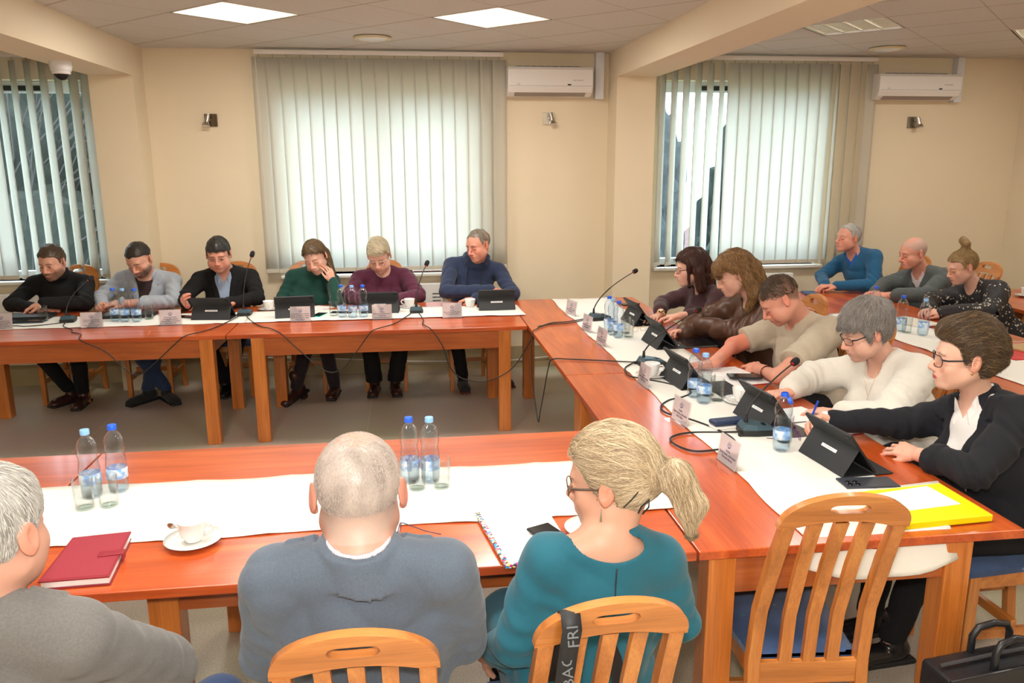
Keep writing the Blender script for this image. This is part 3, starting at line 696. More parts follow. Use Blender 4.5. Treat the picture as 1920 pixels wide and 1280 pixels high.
def labelmat():
    m, t, b = new('bottle_wrap'); N = t.nodes.new; L = t.links.new; tc = N('ShaderNodeTexCoord')
    v = N('ShaderNodeTexNoise'); v.inputs['Scale'].default_value = 45; v.inputs['Detail'].default_value = 1; L(tc.outputs['Object'], v.inputs['Vector'])
    cr = N('ShaderNodeValToRGB'); e = cr.color_ramp.elements; e[0].position = .40; e[0].color = (.22, .45, .88, 1); e[1].position = .62; e[1].color = (.80, .90, 1, 1); q = e.new(.5); q.color = (.45, .68, .95, 1)
    L(v.outputs['Fac'], cr.inputs[0]); L(cr.outputs[0], b.inputs['Base Color']); b.inputs['Roughness'].default_value = .35
    tr = N('ShaderNodeBsdfTransparent'); mx = N('ShaderNodeMixShader'); mx.inputs[0].default_value = .25; L(b.outputs[0], mx.inputs[1]); L(tr.outputs[0], mx.inputs[2]); L(mx.outputs[0], t.nodes['Material Output'].inputs[0])
    return m
LBL = labelmat(); PETB = glassm('bottle_base_plastic', (.90, .96, 1.0))
for px, x, y, lt, lb in ((0, -2.07, 5.894, 0, 'left bottle of the three before the grey blazer'), (0, -1.995, 5.863, 1, 'light-blue-capped middle bottle of the three before the grey blazer'), (0, -1.912, 5.85, 0, 'right bottle of the three before the grey blazer'),
                         (0, -.480, 5.791, 0, 'left bottle of the three before the burgundy sweater'), (0, -.402, 5.759, 1, 'light-blue-capped middle bottle of the three before the burgundy sweater'), (0, -.326, 5.768, 0, 'right bottle of the three before the burgundy sweater'),
                         (0, 1.30, 5.02, 0, 'rear bottle of the three by the maroon sweater tablet'), (0, 1.30, 4.925, 1, 'light-blue-capped middle bottle of the three by the maroon sweater tablet'), (0, 1.314, 4.834, 0, 'front bottle of the three by the maroon sweater tablet'),
                         (0, 1.329, 3.50, 0, 'dark-blue-capped bottle of the pair beside the beige T-shirt tablet'), (0, 1.34, 3.405, 1, 'light-blue-capped bottle of the pair beside the beige T-shirt tablet'),
                         (0, -1.077, 2.675, 1, 'light-blue-capped bottle on the near table at the left'), (0, -1.005, 2.715, 0, 'dark-blue-capped bottle on the near table at the left'),
                         (0, -.014, 2.654, 0, 'dark-blue-capped bottle right of the bald head on the near table'), (0, .056, 2.645, 1, 'light-blue-capped bottle right of the bald head on the near table')):
    bottle('clear water bottle, ' + lb, x, y, random.uniform(0, 360) if px == 0 else 0, bool(lt))
bottle('water bottle with its blue lid open, nearest on the right row', 1.411, 2.766, 30, False, True)
for x, y, lt, lb in ((3.24, 5.14, 0, 'water bottle nearest the clasped hands of the bald man in grey'), (3.19, 4.749, 0, 'dark-blue-capped water bottle on the back row behind the grey-haired woman'), (3.252, 4.61, 1, 'light-blue-capped water bottle on the back row before the floral blouse')):
    bottle(lb, x, y, 60, bool(lt))
# ---- glasses
def tumbler(label, x, y, z=TZ, s=1.0):
    r = thing('water_glass', label, 'glass', (x, y, z)); r.scale = (s, s, s)
    obj('wall', MB().lathe([(0, .006), (.026, .006), (.0275, .03), (.0305, .108), (.0315, .1085), (.0322, .107), (.0295, .02), (.0285, .001), (.026, 0), (0, 0)], n=32), glass, r, smooth=True)
    obj('base', MB().lathe([(0, .0055), (.025, .0055), (.027, .002), (.025, .0005), (0, .0005)], n=32), glassm('glass_base', (.80, .90, .86)), r, smooth=True)
for x, y, lb in ((-2.584, 5.98, 'empty glass before the black turtleneck'), (-2.215, 6.02, 'empty glass by the fist of the man in grey blazer'), (-1.855, 5.94, 'empty glass right of the bottles before the grey blazer'), (-.545, 5.86, 'empty glass left of the bottles before the burgundy sweater'),
                 (1.385, 4.84, 'front glass beside the three bottles on the right row'), (1.395, 4.95, 'rear glass beside the three bottles on the right row'), (1.405, 3.52, 'rear glass beside the bottle pair on the right row'), (1.416, 3.435, 'front glass beside the bottle pair on the right row'), (1.47, 2.86, 'glass behind the open-lidded bottle'),
                 (-1.066, 2.58, 'left glass before the two bottles at the left of the near table'), (-.995, 2.59, 'right glass before the two bottles at the left of the near table'),
                 (-.072, 2.614, 'glass half behind the bald head'), (.008, 2.589, 'middle glass before the two bottles right of the bald head'), (.092, 2.592, 'right glass before the two bottles right of the bald head'),
                 (3.20, 4.70, 'glass between the two water bottles of the back row'), (3.55, 4.3, 'glass behind the highlighted brown hair on the back row')):
    tumbler(lb, x, y)
# ---- cups and saucers
def cup(label, x, y, rot, z=TZ, spoon=False, saucer=True):
    hz = .012 if saucer else .0
    if saucer:
        s = thing('saucer', label.replace('cup', 'saucer under the cup', 1), 'saucer', (x, y, z), R_(rot)); obj('dish', MB().lathe([(0, .001), (.045, .001), (.06, .007), (.082, .014), (.083, .0155), (.06, .0105), (.044, .005), (0, .005)], n=40), china, s, smooth=True)
        obj('foot_ring', MB().lathe([(.03, 0), (.034, 0), (.034, .003), (.03, .003)], n=30), china, s)
        if spoon:
            sp = thing('teaspoon', 'small steel teaspoon standing against the white cup on the near table', 'spoon', (x, y, z), R_(rot))
            obj('handle', MB().tube([(.052, -.055, .018), (.056, -.03, .030), (.058, -.0, .045)], [.0028, .002, .0024], 6), steel, sp, smooth=True)
            obj('bowl', MB().lathe([(0, 0), (.009, .001), (.013, .005)], n=16, M=Matrix.Translation((.059, .012, .052)) @ Matrix.Rotation(R_(65), 4, 'X')), steel, sp, smooth=True)
    r = thing('coffee_cup', label, 'cup', (x, y, z + (.006 if saucer else 0)), R_(rot))
    obj('body', MB().lathe([(0, .001), (.022, .0), (.025, .003), (.033, .018), (.039, .04), (.0425, .064), (.0425, .066), (.041, .066), (.037, .04), (.031, .018), (.022, .006), (0, .006)], n=40), china, r, smooth=True)
    obj('handle', MB().tube([(-.038, 0, .055), (-.055, 0, .058), (-.064, 0, .046), (-.058, 0, .032), (-.044, 0, .024), (-.034, 0, .022)], [.0045, .004, .004, .004, .004, .0045], 8), china, r, smooth=True)
cup('white cup beside the tablet of the man in black jacket', -1.40, 6.22, 0, z=.75, saucer=False)
cup('white cup left of the tablet of the green turtleneck', -1.06, 6.20, 100, z=.75)
cup('white cup with handle to the left before the burgundy sweater', .005, 6.13, 0, z=.75)
cup('white cup in front of the navy hoodie', .468, 6.06, 90, saucer=False)
cup('white cup on the right row behind a name plate', 1.245, 3.90, 150)
cup('white cup behind the tablet of the woman in white sweater', 1.515, 3.39, 60)
cup('white cup with a spoon on the near table', -.655, 2.285, 170, spoon=True)
s = thing('saucer', 'white saucer half hidden behind the blond ponytail woman', 'saucer', (.53, 2.20, .7505)); obj('dish', MB().lathe([(0, .001), (.045, .001), (.06, .007), (.082, .014), (.083, .0155), (.06, .0105), (.044, .005), (0, .005)], n=40), china, s, smooth=True)
for x, y, lb in ((3.40, 5.60, 'white saucer on the back row near the clasped hands of the bald man'), (3.07, 5.27, 'white saucer on the back row half hidden behind the grey hair')):
    s = thing('saucer', lb, 'saucer', (x, y, .7505)); obj('dish', MB().lathe([(0, .001), (.045, .001), (.06, .007), (.082, .014), (.083, .0155), (.06, .0105), (.044, .005), (0, .005)], n=40), china, s, smooth=True)
cup('white cup on the far table cut by the right edge', 5.03, 5.88, 20, z=.7505)
# ---- tablets in folio cases
def tablet(x, y, rot, label, tip=0, w=.278):
    """origin: middle of the front bottom edge; +y towards the user"""
    r = thing('tablet', label, 'tablet', (x, y, TZ), R_(rot)); h = w / 2
    B = Vector((0, .058, .098)); A = Vector((0, .128, .006)); d = (B - A).normalized(); T_ = A + d * .186; n = Vector((0, d.z, -d.y))
    def slab(p0, p1, t, x0=-h, x1=h, nn=None):
        dd = (p1 - p0).normalized(); nn = nn or Vector((0, -dd.z, dd.y)); return MB().add([Vector((xx, 0, 0)) + q for xx in (x0, x1) for q in (p0, p1, p1 + nn * t, p0 + nn * t)], [(0, 1, 2, 3), (7, 6, 5, 4), (0, 4, 5, 1), (1, 5, 6, 2), (2, 6, 7, 3), (3, 7, 4, 0)])
    cv = slab(Vector((0, 0, .001)), B, .003); obj('front_panel', cv, blackf, r, bevel=.001)
    obj('base_flap', MB().box(-h, h, .0, .205, 0, .0035), blackf, r, bevel=.001)
    obj('case_back', slab(B, T_, .003), blackf, r, bevel=.001)
    tb = slab(A, T_, -.009); to = obj('tablet_body', tb, blackp, r, bevel=.002)
    obj('screen', slab(A + d * .008, T_ - d * .008, -.0096, -h + .008, h - .008), screen, to)
    obj('camera_bump', slab(T_ - d * .018, T_ - d * .008, .0045, h - .028, h - .012), screen, to)
    M0 = B * .62; dd = B.normalized(); nn = Vector((0, -dd.z, dd.y))
    st = slab(M0 - dd * .006, M0 + dd * .006, .0036, -.045, .045); so = obj('sticker', st, paper, r)
    q = text('URZĄD GMINY BRODY', .0058, pm('sticker_grey', (.25, .26, .30), .6), so, M0 + nn * .0039, (math.atan2(B.z, B.y), 0, 0))
    return r
tablet(-1.408, 5.83, -8, 'black tablet in a folio stand before the man in black jacket')
tablet(-.815, 5.81, 6, 'black tablet in a folio stand before the woman in green turtleneck')
tablet(-.215, 5.90, -4, 'black tablet in a folio stand before the woman in burgundy')
tablet(.66, 5.885, 1, 'black tablet in a folio stand before the man in navy hoodie')
tablet(1.50, 5.29, -86, 'black tablet farthest back on the right row, before the maroon sweater')
tablet(1.447, 4.61, -87, 'black tablet before the woman in the brown blouse')
tablet(1.296, 3.755, -85, 'black tablet before the man in the beige T-shirt')
tablet(1.430, 3.105, -84, 'black tablet before the woman in the white sweater')
tablet(1.487, 2.610, -85, 'black tablet nearest the camera, before the black blazer')
def flat(name, cat, label, pts, z, t, m, mats=None, bevel=.003, parts=None):
    """a thin slab whose four corners lie on the table"""
    c = sum((Vector((p[0], p[1], 0)) for p in pts), Vector()) / len(pts); r = thing(name, label, cat, (c.x, c.y, z)); P = [(p[0] - c.x, p[1] - c.y) for p in pts]
    a = sum(P[i][0] * P[(i + 1) % len(P)][1] - P[(i + 1) % len(P)][0] * P[i][1] for i in range(len(P)))
    obj(parts or 'body', MB().prism(P, 0, t, 'z'), m, r, bevel=bevel); return r, P
def quad(cx, cy, w, h, rot):
    a = R_(rot); return [(cx + math.cos(a) * u * w / 2 - math.sin(a) * v * h / 2, cy + math.sin(a) * u * w / 2 + math.cos(a) * v * h / 2) for u, v in ((-1, -1), (1, -1), (1, 1), (-1, 1))]
def inset(P, k): return [(p[0] * k, p[1] * k) for p in P]
def phone(label, cx, cy, rot, z=.7505, body=None, up=True, w=.074, h=.155):
    r, P = flat('smartphone', 'phone', label, quad(cx, cy, w, h, rot), z, .008, body or blackp)
    obj('screen', MB().prism(inset(P, .94), .008, .0084, 'z'), screen, r) if up else None
    if not up:
        a = R_(rot)
        for u, v in ((-.26, .38), (-.26, .24), (.0, .38), (.0, .24)):
            x = math.cos(a) * u * w - math.sin(a) * v * h; y = math.sin(a) * u * w + math.cos(a) * v * h; obj('camera_lens', MB().lathe([(0, .0105), (.0085, .0105), (.0095, .0095), (.0095, .008)], c=(x, y, 0), n=18), screen, r, smooth=40)
    return r
phone('black phone with turquoise case on the cloth before the green turtleneck', -.655, 5.90, -18, TZ, pm('turquoise_case', (.05, .62, .55), .4))
phone('dark phone left of the bottles before the burgundy sweater', -.50, 5.97, 80, TZ, w=.072)
phone('dark phone on the table beyond the farthest tablet of the right row', 1.72, 6.02, -70, .7505)
phone('dark grey phone lying face down beside the yellow folder', 1.56, 2.415, 86, TZ, pm('phone_grey', (.045, .05, .065), .3), False, w=.088, h=.19)
phone('black phone lying on the open red notebook', 1.69, 3.76, 80, .7705, w=.08, h=.165)
phone('black phone on the colourful-edged papers before the teal dress', .395, 2.13, 24, .7715, w=.078, h=.16)
phone('dark phone on the table before the black jacket, left of his tablet', -1.63, 5.98, 75, TZ)
phone('black phone on the far table at the right edge', 4.86, 5.98, 60, .7505)
# laptop / closed tablets before the man in the turtleneck
r, P = flat('laptop', 'laptop', 'closed black laptop under the hands of the man in black turtleneck', quad(-2.74, 6.10, .33, .19, 2), .7545, .018, blackf); obj('lid', MB().prism(inset(P, .98), .019, .026, 'z'), blackp, r, bevel=.002)
r, P = flat('tablet', 'tablet', 'closed dark tablet on the cloth before the black turtleneck', quad(-2.70, 5.955, .27, .11, 3), TZ, .012, pm('tablet_blue', (.03, .045, .06), .25)); obj('cover', MB().prism(inset(P, .98), .0125, .016, 'z'), screen, r)
r, P = flat('laptop', 'laptop', 'closed black laptop behind the bottles before the grey blazer', quad(-2.03, 6.06, .36, .16, 1), .7545, .016, blackf); obj('lid', MB().prism(inset(P, .98), .017, .024, 'z'), blackp, r, bevel=.002)
r, P = flat('tablet', 'tablet', 'flat dark tablet under the sleeve of the brown blouse', quad(1.735, 4.62, .20, .25, 6), .7505, .010, pm('slate_cover', (.06, .065, .07), .4)); obj('screen', MB().prism(inset(P, .95), .010, .0104, 'z'), screen, r)
r, P = flat('keyboard', 'keyboard', 'black folio keyboard behind the glasses on the right row', quad(1.52, 3.60, .14, .27, 3), TZ, .008, blackp)
kb = MB()
for i in range(5):
    for j in range(11): kb.box(-.058 + i * .024, -.058 + i * .024 + .019, -.125 + j * .0228, -.125 + j * .0228 + .018, .008, .0095)
obj('keys', kb, pm('key_black', (.03, .03, .033), .5), r)
r, P = flat('folio', 'folio', 'brown-black folio lying flat behind the open-lidded bottle', quad(1.60, 2.985, .16, .17, 5), TZ, .006, pm('brown_folio', (.09, .08, .075), .6))
# notebooks and papers
def openbook(label, cx, cy, rot, cover, w=.30, h=.21, z=.7505, wr=True):
    r = thing('notebook', label, 'notebook', (cx, cy, z), R_(rot)); obj('cover', MB().box(-w / 2 - .004, w / 2 + .004, -h / 2 - .004, h / 2 + .004, 0, .003), cover, r)
    for q in (-1, 1):
        b = MB(); rows = []
        for k in range(9):
            t = k / 8; x = q * (.001 + t * (w / 2 - .003)); zz = .006 + .007 * math.sin(math.pi * min(1, t * 1.3 + .08)) * (1 - t * .5); rows.append([Vector((x, -h / 2, zz)), Vector((x, h / 2, zz))])
        b.strip(rows); b.strip([[Vector((p[0].x, p[0].y, .003)) for p in rows], [p[0] for p in rows]]); b.strip([[Vector((p[1].x, p[1].y, .003)) for p in rows], [p[1] for p in rows]]); b.strip([[Vector((rows[-1][0].x, -h / 2, .003)), rows[-1][0]], [Vector((rows[-1][0].x, h / 2, .003)), rows[-1][1]]])
        po = obj('pages', b, paper, r, smooth=50)
        if wr:
            ln = MB(); rd = random.Random(3)
            for k in range(9):
                yy = h / 2 - .025 - k * .017; x = .015
                while x < w / 2 - .03:
                    l = rd.uniform(.008, .022); ln.box(q * x if q > 0 else -x - l, q * x + l if q > 0 else -x, yy, yy + .0012, .0142 - .004 * (x / w * 2), .0145 - .004 * (x / w * 2)); x += l + .005
            obj('handwriting', ln, pm('pen_ink', (.16, .16, .30), .7), po)
redc = pm('dark_red_cover', (.28, .015, .03), .45, bump=.2, bscale=500)
openbook('open red notebook with handwriting before the beige T-shirt', 1.665, 3.84, -82, redc, .34, .22)
openbook('open red notebook with blank pages before the white sweater', 1.70, 3.08, -78, redc, .38, .20, wr=False)
openbook('open cream notebook before the woman in the dark green turtleneck', -.69, 6.19, 60, pm('cream_cover', (.6, .55, .42), .5), .20, .15)
r, P = flat('notebook', 'notebook', 'closed blue notebook on the back row before the blue sweater', quad(3.36, 6.28, .11, .17, -12), .7505, .014, pm('navy_cover', (.03, .06, .14), .5)); obj('pages', MB().prism(inset(P, .97), .002, .011, 'z'), paper, r)
# burgundy planner with clasp
r, P = flat('planner', 'planner', 'burgundy leather planner with a clasp on the near table', [(-0.992, 2.057), (-0.814, 2.062), (-0.844, 2.335), (-1.003, 2.316)], .7505, .004, redc, parts='back_cover')
obj('pages', MB().prism(inset(P, .95), .004, .022, 'z'), paper, r); obj('front_cover', MB().prism(inset(P, 1.0), .022, .027, 'z'), redc, r, bevel=.002)
ang = math.atan2(P[2][1] - P[1][1], P[2][0] - P[1][0]); mx_, my_ = (P[1][0] + P[2][0]) / 2, (P[1][1] + P[2][1]) / 2; M = Matrix.Translation((mx_, my_, 0)) @ Matrix.Rotation(ang, 4, 'Z')
obj('clasp', MB().box(-.016, .016, -.004, .058, .027, .0305, M).box(-.016, .016, -.008, -.003, .006, .0305, M), redc, r, bevel=.002)
obj('stitching', MB().prism([(x * .93, y * .93) for x, y in P], .0268, .0272, 'z'), pm('burgundy_stitch', (.33, .03, .05), .5), r)
r, P = flat('folder', 'folder', 'thick yellow folder at the end of the right row', [(1.451, 2.309), (1.776, 2.340), (1.776, 2.084), (1.457, 2.065)], TZ, .022, pm('yellow_card', (.88, .80, .0), .45))
obj('papers', MB().prism([(x * .98 + .004, y * 1.0 + .008) for x, y in P], .006, .018, 'z'), paper, r)
r2, P2 = flat('paper', 'paper', 'white sheet lying on the yellow folder', [(1.502, 2.281), (1.714, 2.319), (1.729, 2.169), (1.537, 2.147)], .7762, .0008, paper, bevel=0)
r2, P2 = flat('paper', 'paper', 'grey folded sheet sticking out behind the yellow folder', [(1.536, 2.366), (1.814, 2.402), (1.806, 2.380), (1.527, 2.345)], TZ, .002, pm('grey_paper', (.6, .58, .53), .6), bevel=0)
# colourful edged folder of the woman in teal
def beads():
    m, t, b = new('colourful_border'); N = t.nodes.new; L = t.links.new; tc = N('ShaderNodeTexCoord'); v = N('ShaderNodeTexVoronoi'); v.inputs['Scale'].default_value = 150; L(tc.outputs['Object'], v.inputs['Vector'])
    s = N('ShaderNodeSeparateColor'); L(v.outputs['Color'], s.inputs[0]); cr = N('ShaderNodeValToRGB'); cr.color_ramp.interpolation = 'CONSTANT'; e = cr.color_ramp.elements
    e[0].color = (.75, .02, .25, 1); e[1].position = .25; e[1].color = (.9, .85, .2, 1)
    for p_, c_ in ((.45, (.02, .35, .75, 1)), (.62, (.02, .02, .02, 1)), (.78, (.85, .8, .75, 1))): q = e.new(p_); q.color = c_
    L(s.outputs[0], cr.inputs[0]); L(cr.outputs[0], b.inputs['Base Color']); return m
r, P = flat('document_folder', 'folder', 'white papers in a folder with a colourful checkered edge', [(0.241, 1.997), (0.449, 2.010), (0.414, 2.377), (0.186, 2.348)], .7545, .010, beads(), bevel=.001)
c0 = P[0]; obj('top_sheet', MB().prism([(x * .93 + .006, y * .96 + .004) for x, y in P], .010, .0112, 'z'), paper, r)
r, P = flat('notepad', 'notepad', 'white notepad beside the bald head', [(-0.215, 2.141), (-0.039, 2.116), (-0.058, 2.406), (-0.219, 2.429)], .7545, .008, paper)
def specs(name_label, cx, cy, rot, m, z=TZ, s=1.0):
    r = thing('spectacles', name_label, 'glasses', (cx, cy, z), R_(rot)); b = MB(); ls = MB()
    for q in (-1, 1):
        pts = [(q * .033 + .025 * math.cos(a), 0 + .002 * math.sin(a), .018 + .017 * math.sin(a)) for a in np.linspace(0, 2 * math.pi, 21)]; b.tube(pts, .0012, 6, cap=False)
        ls.add(pts[:-1], [tuple(range(20))]); b.tube([(q * .058, 0, .024), (q * .060, .006, .024), (q * .045, .075, .006), (q * .03, .125, .003)], .0014, 6)
    b.tube([(-.008, 0, .022), (0, 0, .025), (.008, 0, .022)], .0012, 6); obj('frame', b, m, r, smooth=True); obj('lens', ls, glass, r, fix=False); return r
specs('thin gold glasses lying on the cloth by the brown blouse tablet', 1.50, 5.00, 20, gold)
specs('dark blue glasses lying on the notepad beside the bald head', -.055, 2.20, -100, pm('navy_frame', (.02, .04, .12), .3), .7630)
specs('purple glasses lying behind the open-lidded bottle', 1.545, 2.90, 75, pm('purple_frame', (.12, .02, .16), .25))
pc = thing('glasses_case', 'navy and white glasses case beside the nearest mic base', 'glasses case', (1.315, 3.06, TZ), R_(8)); obj('bottom', MB().box(-.075, .075, -.032, .032, 0, .016), acw, pc, bevel=.008); obj('lid', MB().box(-.076, .076, -.033, .033, .017, .038), pm('navy_leather', (.015, .03, .08), .4), pc, bevel=.010)
r, P = flat('tray', 'tray', 'brown wooden tray on the middle window sill', quad(.17, WY + .03, .26, .12, 0), .902, .012, pm('tray_brown', (.14, .045, .015), .4)); obj('rim', MB().prism(inset(P, .9), .012, .014, 'z'), pm('tray_brown', (.14, .045, .015), .4), r)
# back row papers
r, P = flat('notepad', 'notepad', 'open white notepad before the floral blouse', quad(3.44, 5.0, .22, .30, 15), .7545, .012, pm('cream_paper', (.7, .66, .58), .7))
r, P = flat('booklet', 'booklet', 'red booklet with yellow spots on the back row at the right edge', quad(3.50, 4.06, .32, .24, 5), .7545, .005, pm('red_spotted', (.62, .02, .03), .4, noise=.5, nscale=30))
r, P = flat('notebook', 'notebook', 'tan leather notebook lying on the red booklet', quad(3.60, 4.13, .17, .17, 12), .7597, .014, pm('tan_leather', (.50, .32, .14), .5)); obj('pages', MB().prism(inset(P, .97), .003, .011, 'z'), paper, r)
specs('white-framed glasses on the back row near the patterned sleeve', 3.72, 4.26, 40, acw, .7505)
b = thing('pen', 'blue pen held by the woman in the black blazer', 'pen', (1.60, 2.93, .78)); b.rotation_euler = (R_(14), R_(10), 0)
obj('barrel', MB().cyl((0, 0, -.012), (0, 0, .13), .0042), pm('pen_blue', (.02, .08, .62), .3), b, smooth=40); obj('tip', MB().cyl((0, 0, -.012), (0, 0, -.024), .004, .001), steel, b)
# ---- microphone stations
def mic(x, y, rot, head, label):
    r = thing('microphone', label, 'microphone', (x, y, TZ), R_(rot))
    b = MB(); prof = [(-.062, 0), (.085, 0), (.085, .014), (-.062, .030)]
    b.prism([(-.045, -.06), (.045, -.06), (.05, .0), (.042, .085), (-.042, .085), (-.05, .0)], 0, .026, 'z'); obj('base', b, blackp, r, bevel=.004)
    t = MB(); up = [(-.043, -.058, .026), (.043, -.058, .026), (.048, 0, .026), (.040, .082, .026), (-.040, .082, .026), (-.048, 0, .026)]; tp = [(-.034, -.046, .050), (.034, -.046, .050), (.040, 0, .046), (.032, .070, .032), (-.032, .070, .032), (-.040, 0, .046)]
    t.strip([up + [up[0]], tp + [tp[0]]]); t.add(tp, [tuple(range(6))]); to = obj('top_cover', t, micteal, r, bevel=.003)
    obj('button', MB().box(-.012, .012, .03, .045, .036, .042), screen, to)
    obj('socket', MB().cyl((0, -.035, .045), (0, -.034, .085), .0095, .006), blackp, r, smooth=40)
    h = Vector(head) - Vector((x, y, TZ)); h = Matrix.Rotation(-R_(rot), 3, 'Z') @ h; s0 = Vector((0, -.035, .075)); pts = []
    for k in range(15):
        u = k / 14; m1 = s0 + Vector(((h.x - s0.x) * .12, (h.y - s0.y) * .12, (h.z - s0.z) * .55)); pts.append(s0 * (1 - u) ** 2 + m1 * (2 * u * (1 - u)) + h * u * u)
    e = pts[-1] - pts[-2]; e.normalize()
    obj('gooseneck', MB().tube(pts, [.0042 if k < 9 else .0034 for k in range(15)], 8), cable_m, r, smooth=True)
    obj('red_ring', MB().cyl(h, h + e * .008, .0065), redm, r, smooth=40)
    obj('mic_head', MB().tube([h + e * .004, h + e * .012, h + e * .030, h + e * .046, h + e * .056], [.008, .0155, .0175, .0155, .007], 16), pm('foam_black', (.015, .015, .017), .95, bump=.8, bscale=900), r, smooth=True)
    return r
mic(-2.40, 5.93, 10, (-2.285, 6.05, 1.025), 'gooseneck microphone before the black turtleneck on the far left table')
mic(-1.20, 6.00, 0, (-1.145, 6.10, 1.165), 'upright gooseneck microphone right of the man in black jacket')
mic(.055, 5.91, 0, (.135, 6.02, 1.085), 'gooseneck microphone before the burgundy sweater')
mic(1.325, 5.43, -75, (1.655, 5.72, 1.045), 'gooseneck microphone farthest back on the right row')
mic(1.300, 4.12, -85, (1.715, 4.55, .965), 'gooseneck microphone behind the cup, in the middle of the right row')
mic(1.392, 2.975, -95, (1.665, 3.22, .975), 'gooseneck microphone nearest the camera on the right row')
def cable(pts, label, r=.0035):
    P = [Vector(p) for p in pts]; out = []
    for i in range(len(P) - 1):      # Catmull-Rom
        p0, p1, p2, p3 = P[max(i - 1, 0)], P[i], P[i + 1], P[min(i + 2, len(P) - 1)]
        for k in range(6):
            t = k / 6; out.append(.5 * ((2 * p1) + (p2 - p0) * t + (2 * p0 - 5 * p1 + 4 * p2 - p3) * t * t + (3 * p1 - p0 - 3 * p2 + p3) * t ** 3))
    out.append(P[-1]); o = obj('cable', MB().tube(out, r, 8), cable_m, smooth=True); tag(o, label, 'cable'); return o
e_ = .757
cable([(-3.0, 5.80, e_), (-2.72, 5.81, e_), (-2.62, 5.78, e_), (-2.5, 5.82, e_), (-2.42, 5.87, e_)], 'black cable running left from the microphone before the turtleneck')
cable([(-2.39, 5.87, .765), (-2.36, 5.74, e_), (-2.26, 5.62, e_), (-2.22, 5.52, e_), (-2.14, 5.45, e_), (-2.10, 5.31, .757), (-2.06, 5.285, .735), (-1.93, 5.27, .67), (-1.82, 5.27, .545), (-1.75, 5.27, .512), (-1.65, 5.27, .58), (-1.5, 5.28, .715), (-1.44, 5.30, .757), (-1.36, 5.42, .757), (-1.30, 5.58, .757), (-1.22, 5.92, .765)], 'black cable looping below the edge of the far left table')
cable([(-1.18, 5.92, .765), (-1.10, 5.72, e_), (-1.0, 5.52, e_), (-.93, 5.45, e_), (-.86, 5.32, .757), (-.82, 5.285, .735), (-.73, 5.27, .645), (-.57, 5.27, .495), (-.46, 5.27, .50), (-.37, 5.27, .60), (-.27, 5.285, .73), (-.23, 5.31, .757), (-.10, 5.5, .757), (.02, 5.84, .765)], 'black cable looping below the edge of the far middle table')
cable([(.07, 5.84, .765), (.10, 5.6, e_), (.09, 5.45, e_), (.13, 5.32, .757), (.16, 5.285, .73), (.22, 5.27, .63), (.27, 5.27, .48), (.36, 5.27, .40), (.52, 5.27, .38), (.69, 5.28, .46), (.80, 5.28, .62), (.86, 5.25, .745), (.90, 5.27, .7575), (.99, 5.36, .757), (1.10, 5.38, .757), (1.25, 5.44, .765)], 'black cable hanging between the far middle table and the right row')
cable([(1.25, 5.41, .765), (1.10, 5.33, .757), (.95, 5.30, .7575), (.84, 5.16, .757), (.80, 5.09, .73), (.785, 5.0, .5), (.79, 4.93, .36), (.79, 4.78, .24), (.79, 4.72, .30), (.79, 4.6, .45), (.79, 4.42, .68), (.80, 4.34, .753), (.90, 4.31, .757), (1.05, 4.26, .757), (1.23, 4.16, .765)], 'black cable hanging in a V at the inner edge of the right row')
cable([(1.215, 4.154) + (.762,), (1.149, 4.070) + (e_,), (1.127, 3.927) + (e_,), (1.159, 3.869) + (e_,), (1.256, 3.772) + (e_,), (1.330, 3.663) + (e_,), (1.340, 3.576) + (e_,), (1.274, 3.504) + (e_,), (1.193, 3.463) + (e_,), (1.125, 3.372) + (e_,), (1.121, 3.276) + (e_,), (1.186, 3.190) + (e_,), (1.245, 3.066) + (e_,), (1.278, 2.927) + (e_,), (1.247, 2.831) + (e_,), (1.161, 2.801) + (e_,), (1.071, 2.802) + (e_,), (1.026, 2.881) + (e_,), (1.035, 2.961) + (e_,), (1.121, 3.008) + (e_,), (1.256, 2.996) + (e_,), (1.336, 2.977) + (.762,)], 'black cable snaking along the name plates of the right row', .0042)
for x, y, z, rot, lb in ((1.245, 4.17, .757, 15, 'small black plug beside the middle microphone of the right row'), (1.335, 2.945, .757, 5, 'small black plug beside the nearest microphone')):
    r = thing('cable_plug', lb, 'plug', (x, y, z - .003), R_(rot)); obj('shell', MB().box(-.02, .02, -.009, .009, 0, .014), blackp, r, bevel=.002); obj('pins', MB().box(.02, .03, -.006, .006, .003, .011), steel, r)
# ---- strap on the chair of the woman in teal, and the briefcase
st = thing('shoulder_bag', 'dark shoulder bag hanging by its lettered strap on the teal woman chair', 'bag', (.365, 1.73, 0), R_(2))
def strap_pts(dx, off):
    return [(dx, -.405 - off, .30), (dx, -.265 - off, .45), (dx, -.262 - off, .62), (dx, -.325 - off, .80), (dx, -.372 - off, .93), (dx, -.398 - off, .99), (dx, -.390 - off * .3, 1.018), (dx, -.37, 1.012), (dx, -.352 + off, .96), (dx, -.30 + off, .80)]
rows = [[Vector((x, y, z)) for x in (-.114 - .0, -.076)] for _, y, z in strap_pts(0, .012)]
so = obj('strap', MB().strip(rows), pm('strap_black', (.018, .019, .022), .6), st, smooth=True, fix=False); md = so.modifiers.new('t', 'SOLIDIFY'); md.thickness = .002
gl = pm('strap_lettering', (.12, .13, .14), .5)
for body, zc, yc, tl in (('FRI', .985, -.4035, 23), ('BAG', .885, -.3655, 22), ('N', .812, -.338, 22)):
    a = R_(90 - tl if False else 90); q = text(body, .031, gl, so, (-.095, yc - .0165, zc), (0, 0, 0)); q.rotation_euler = (Matrix.Rotation(R_(-tl), 3, 'X') @ Matrix.Rotation(R_(90), 3, 'X') @ Matrix.Rotation(R_(90), 3, 'Z')).to_euler()
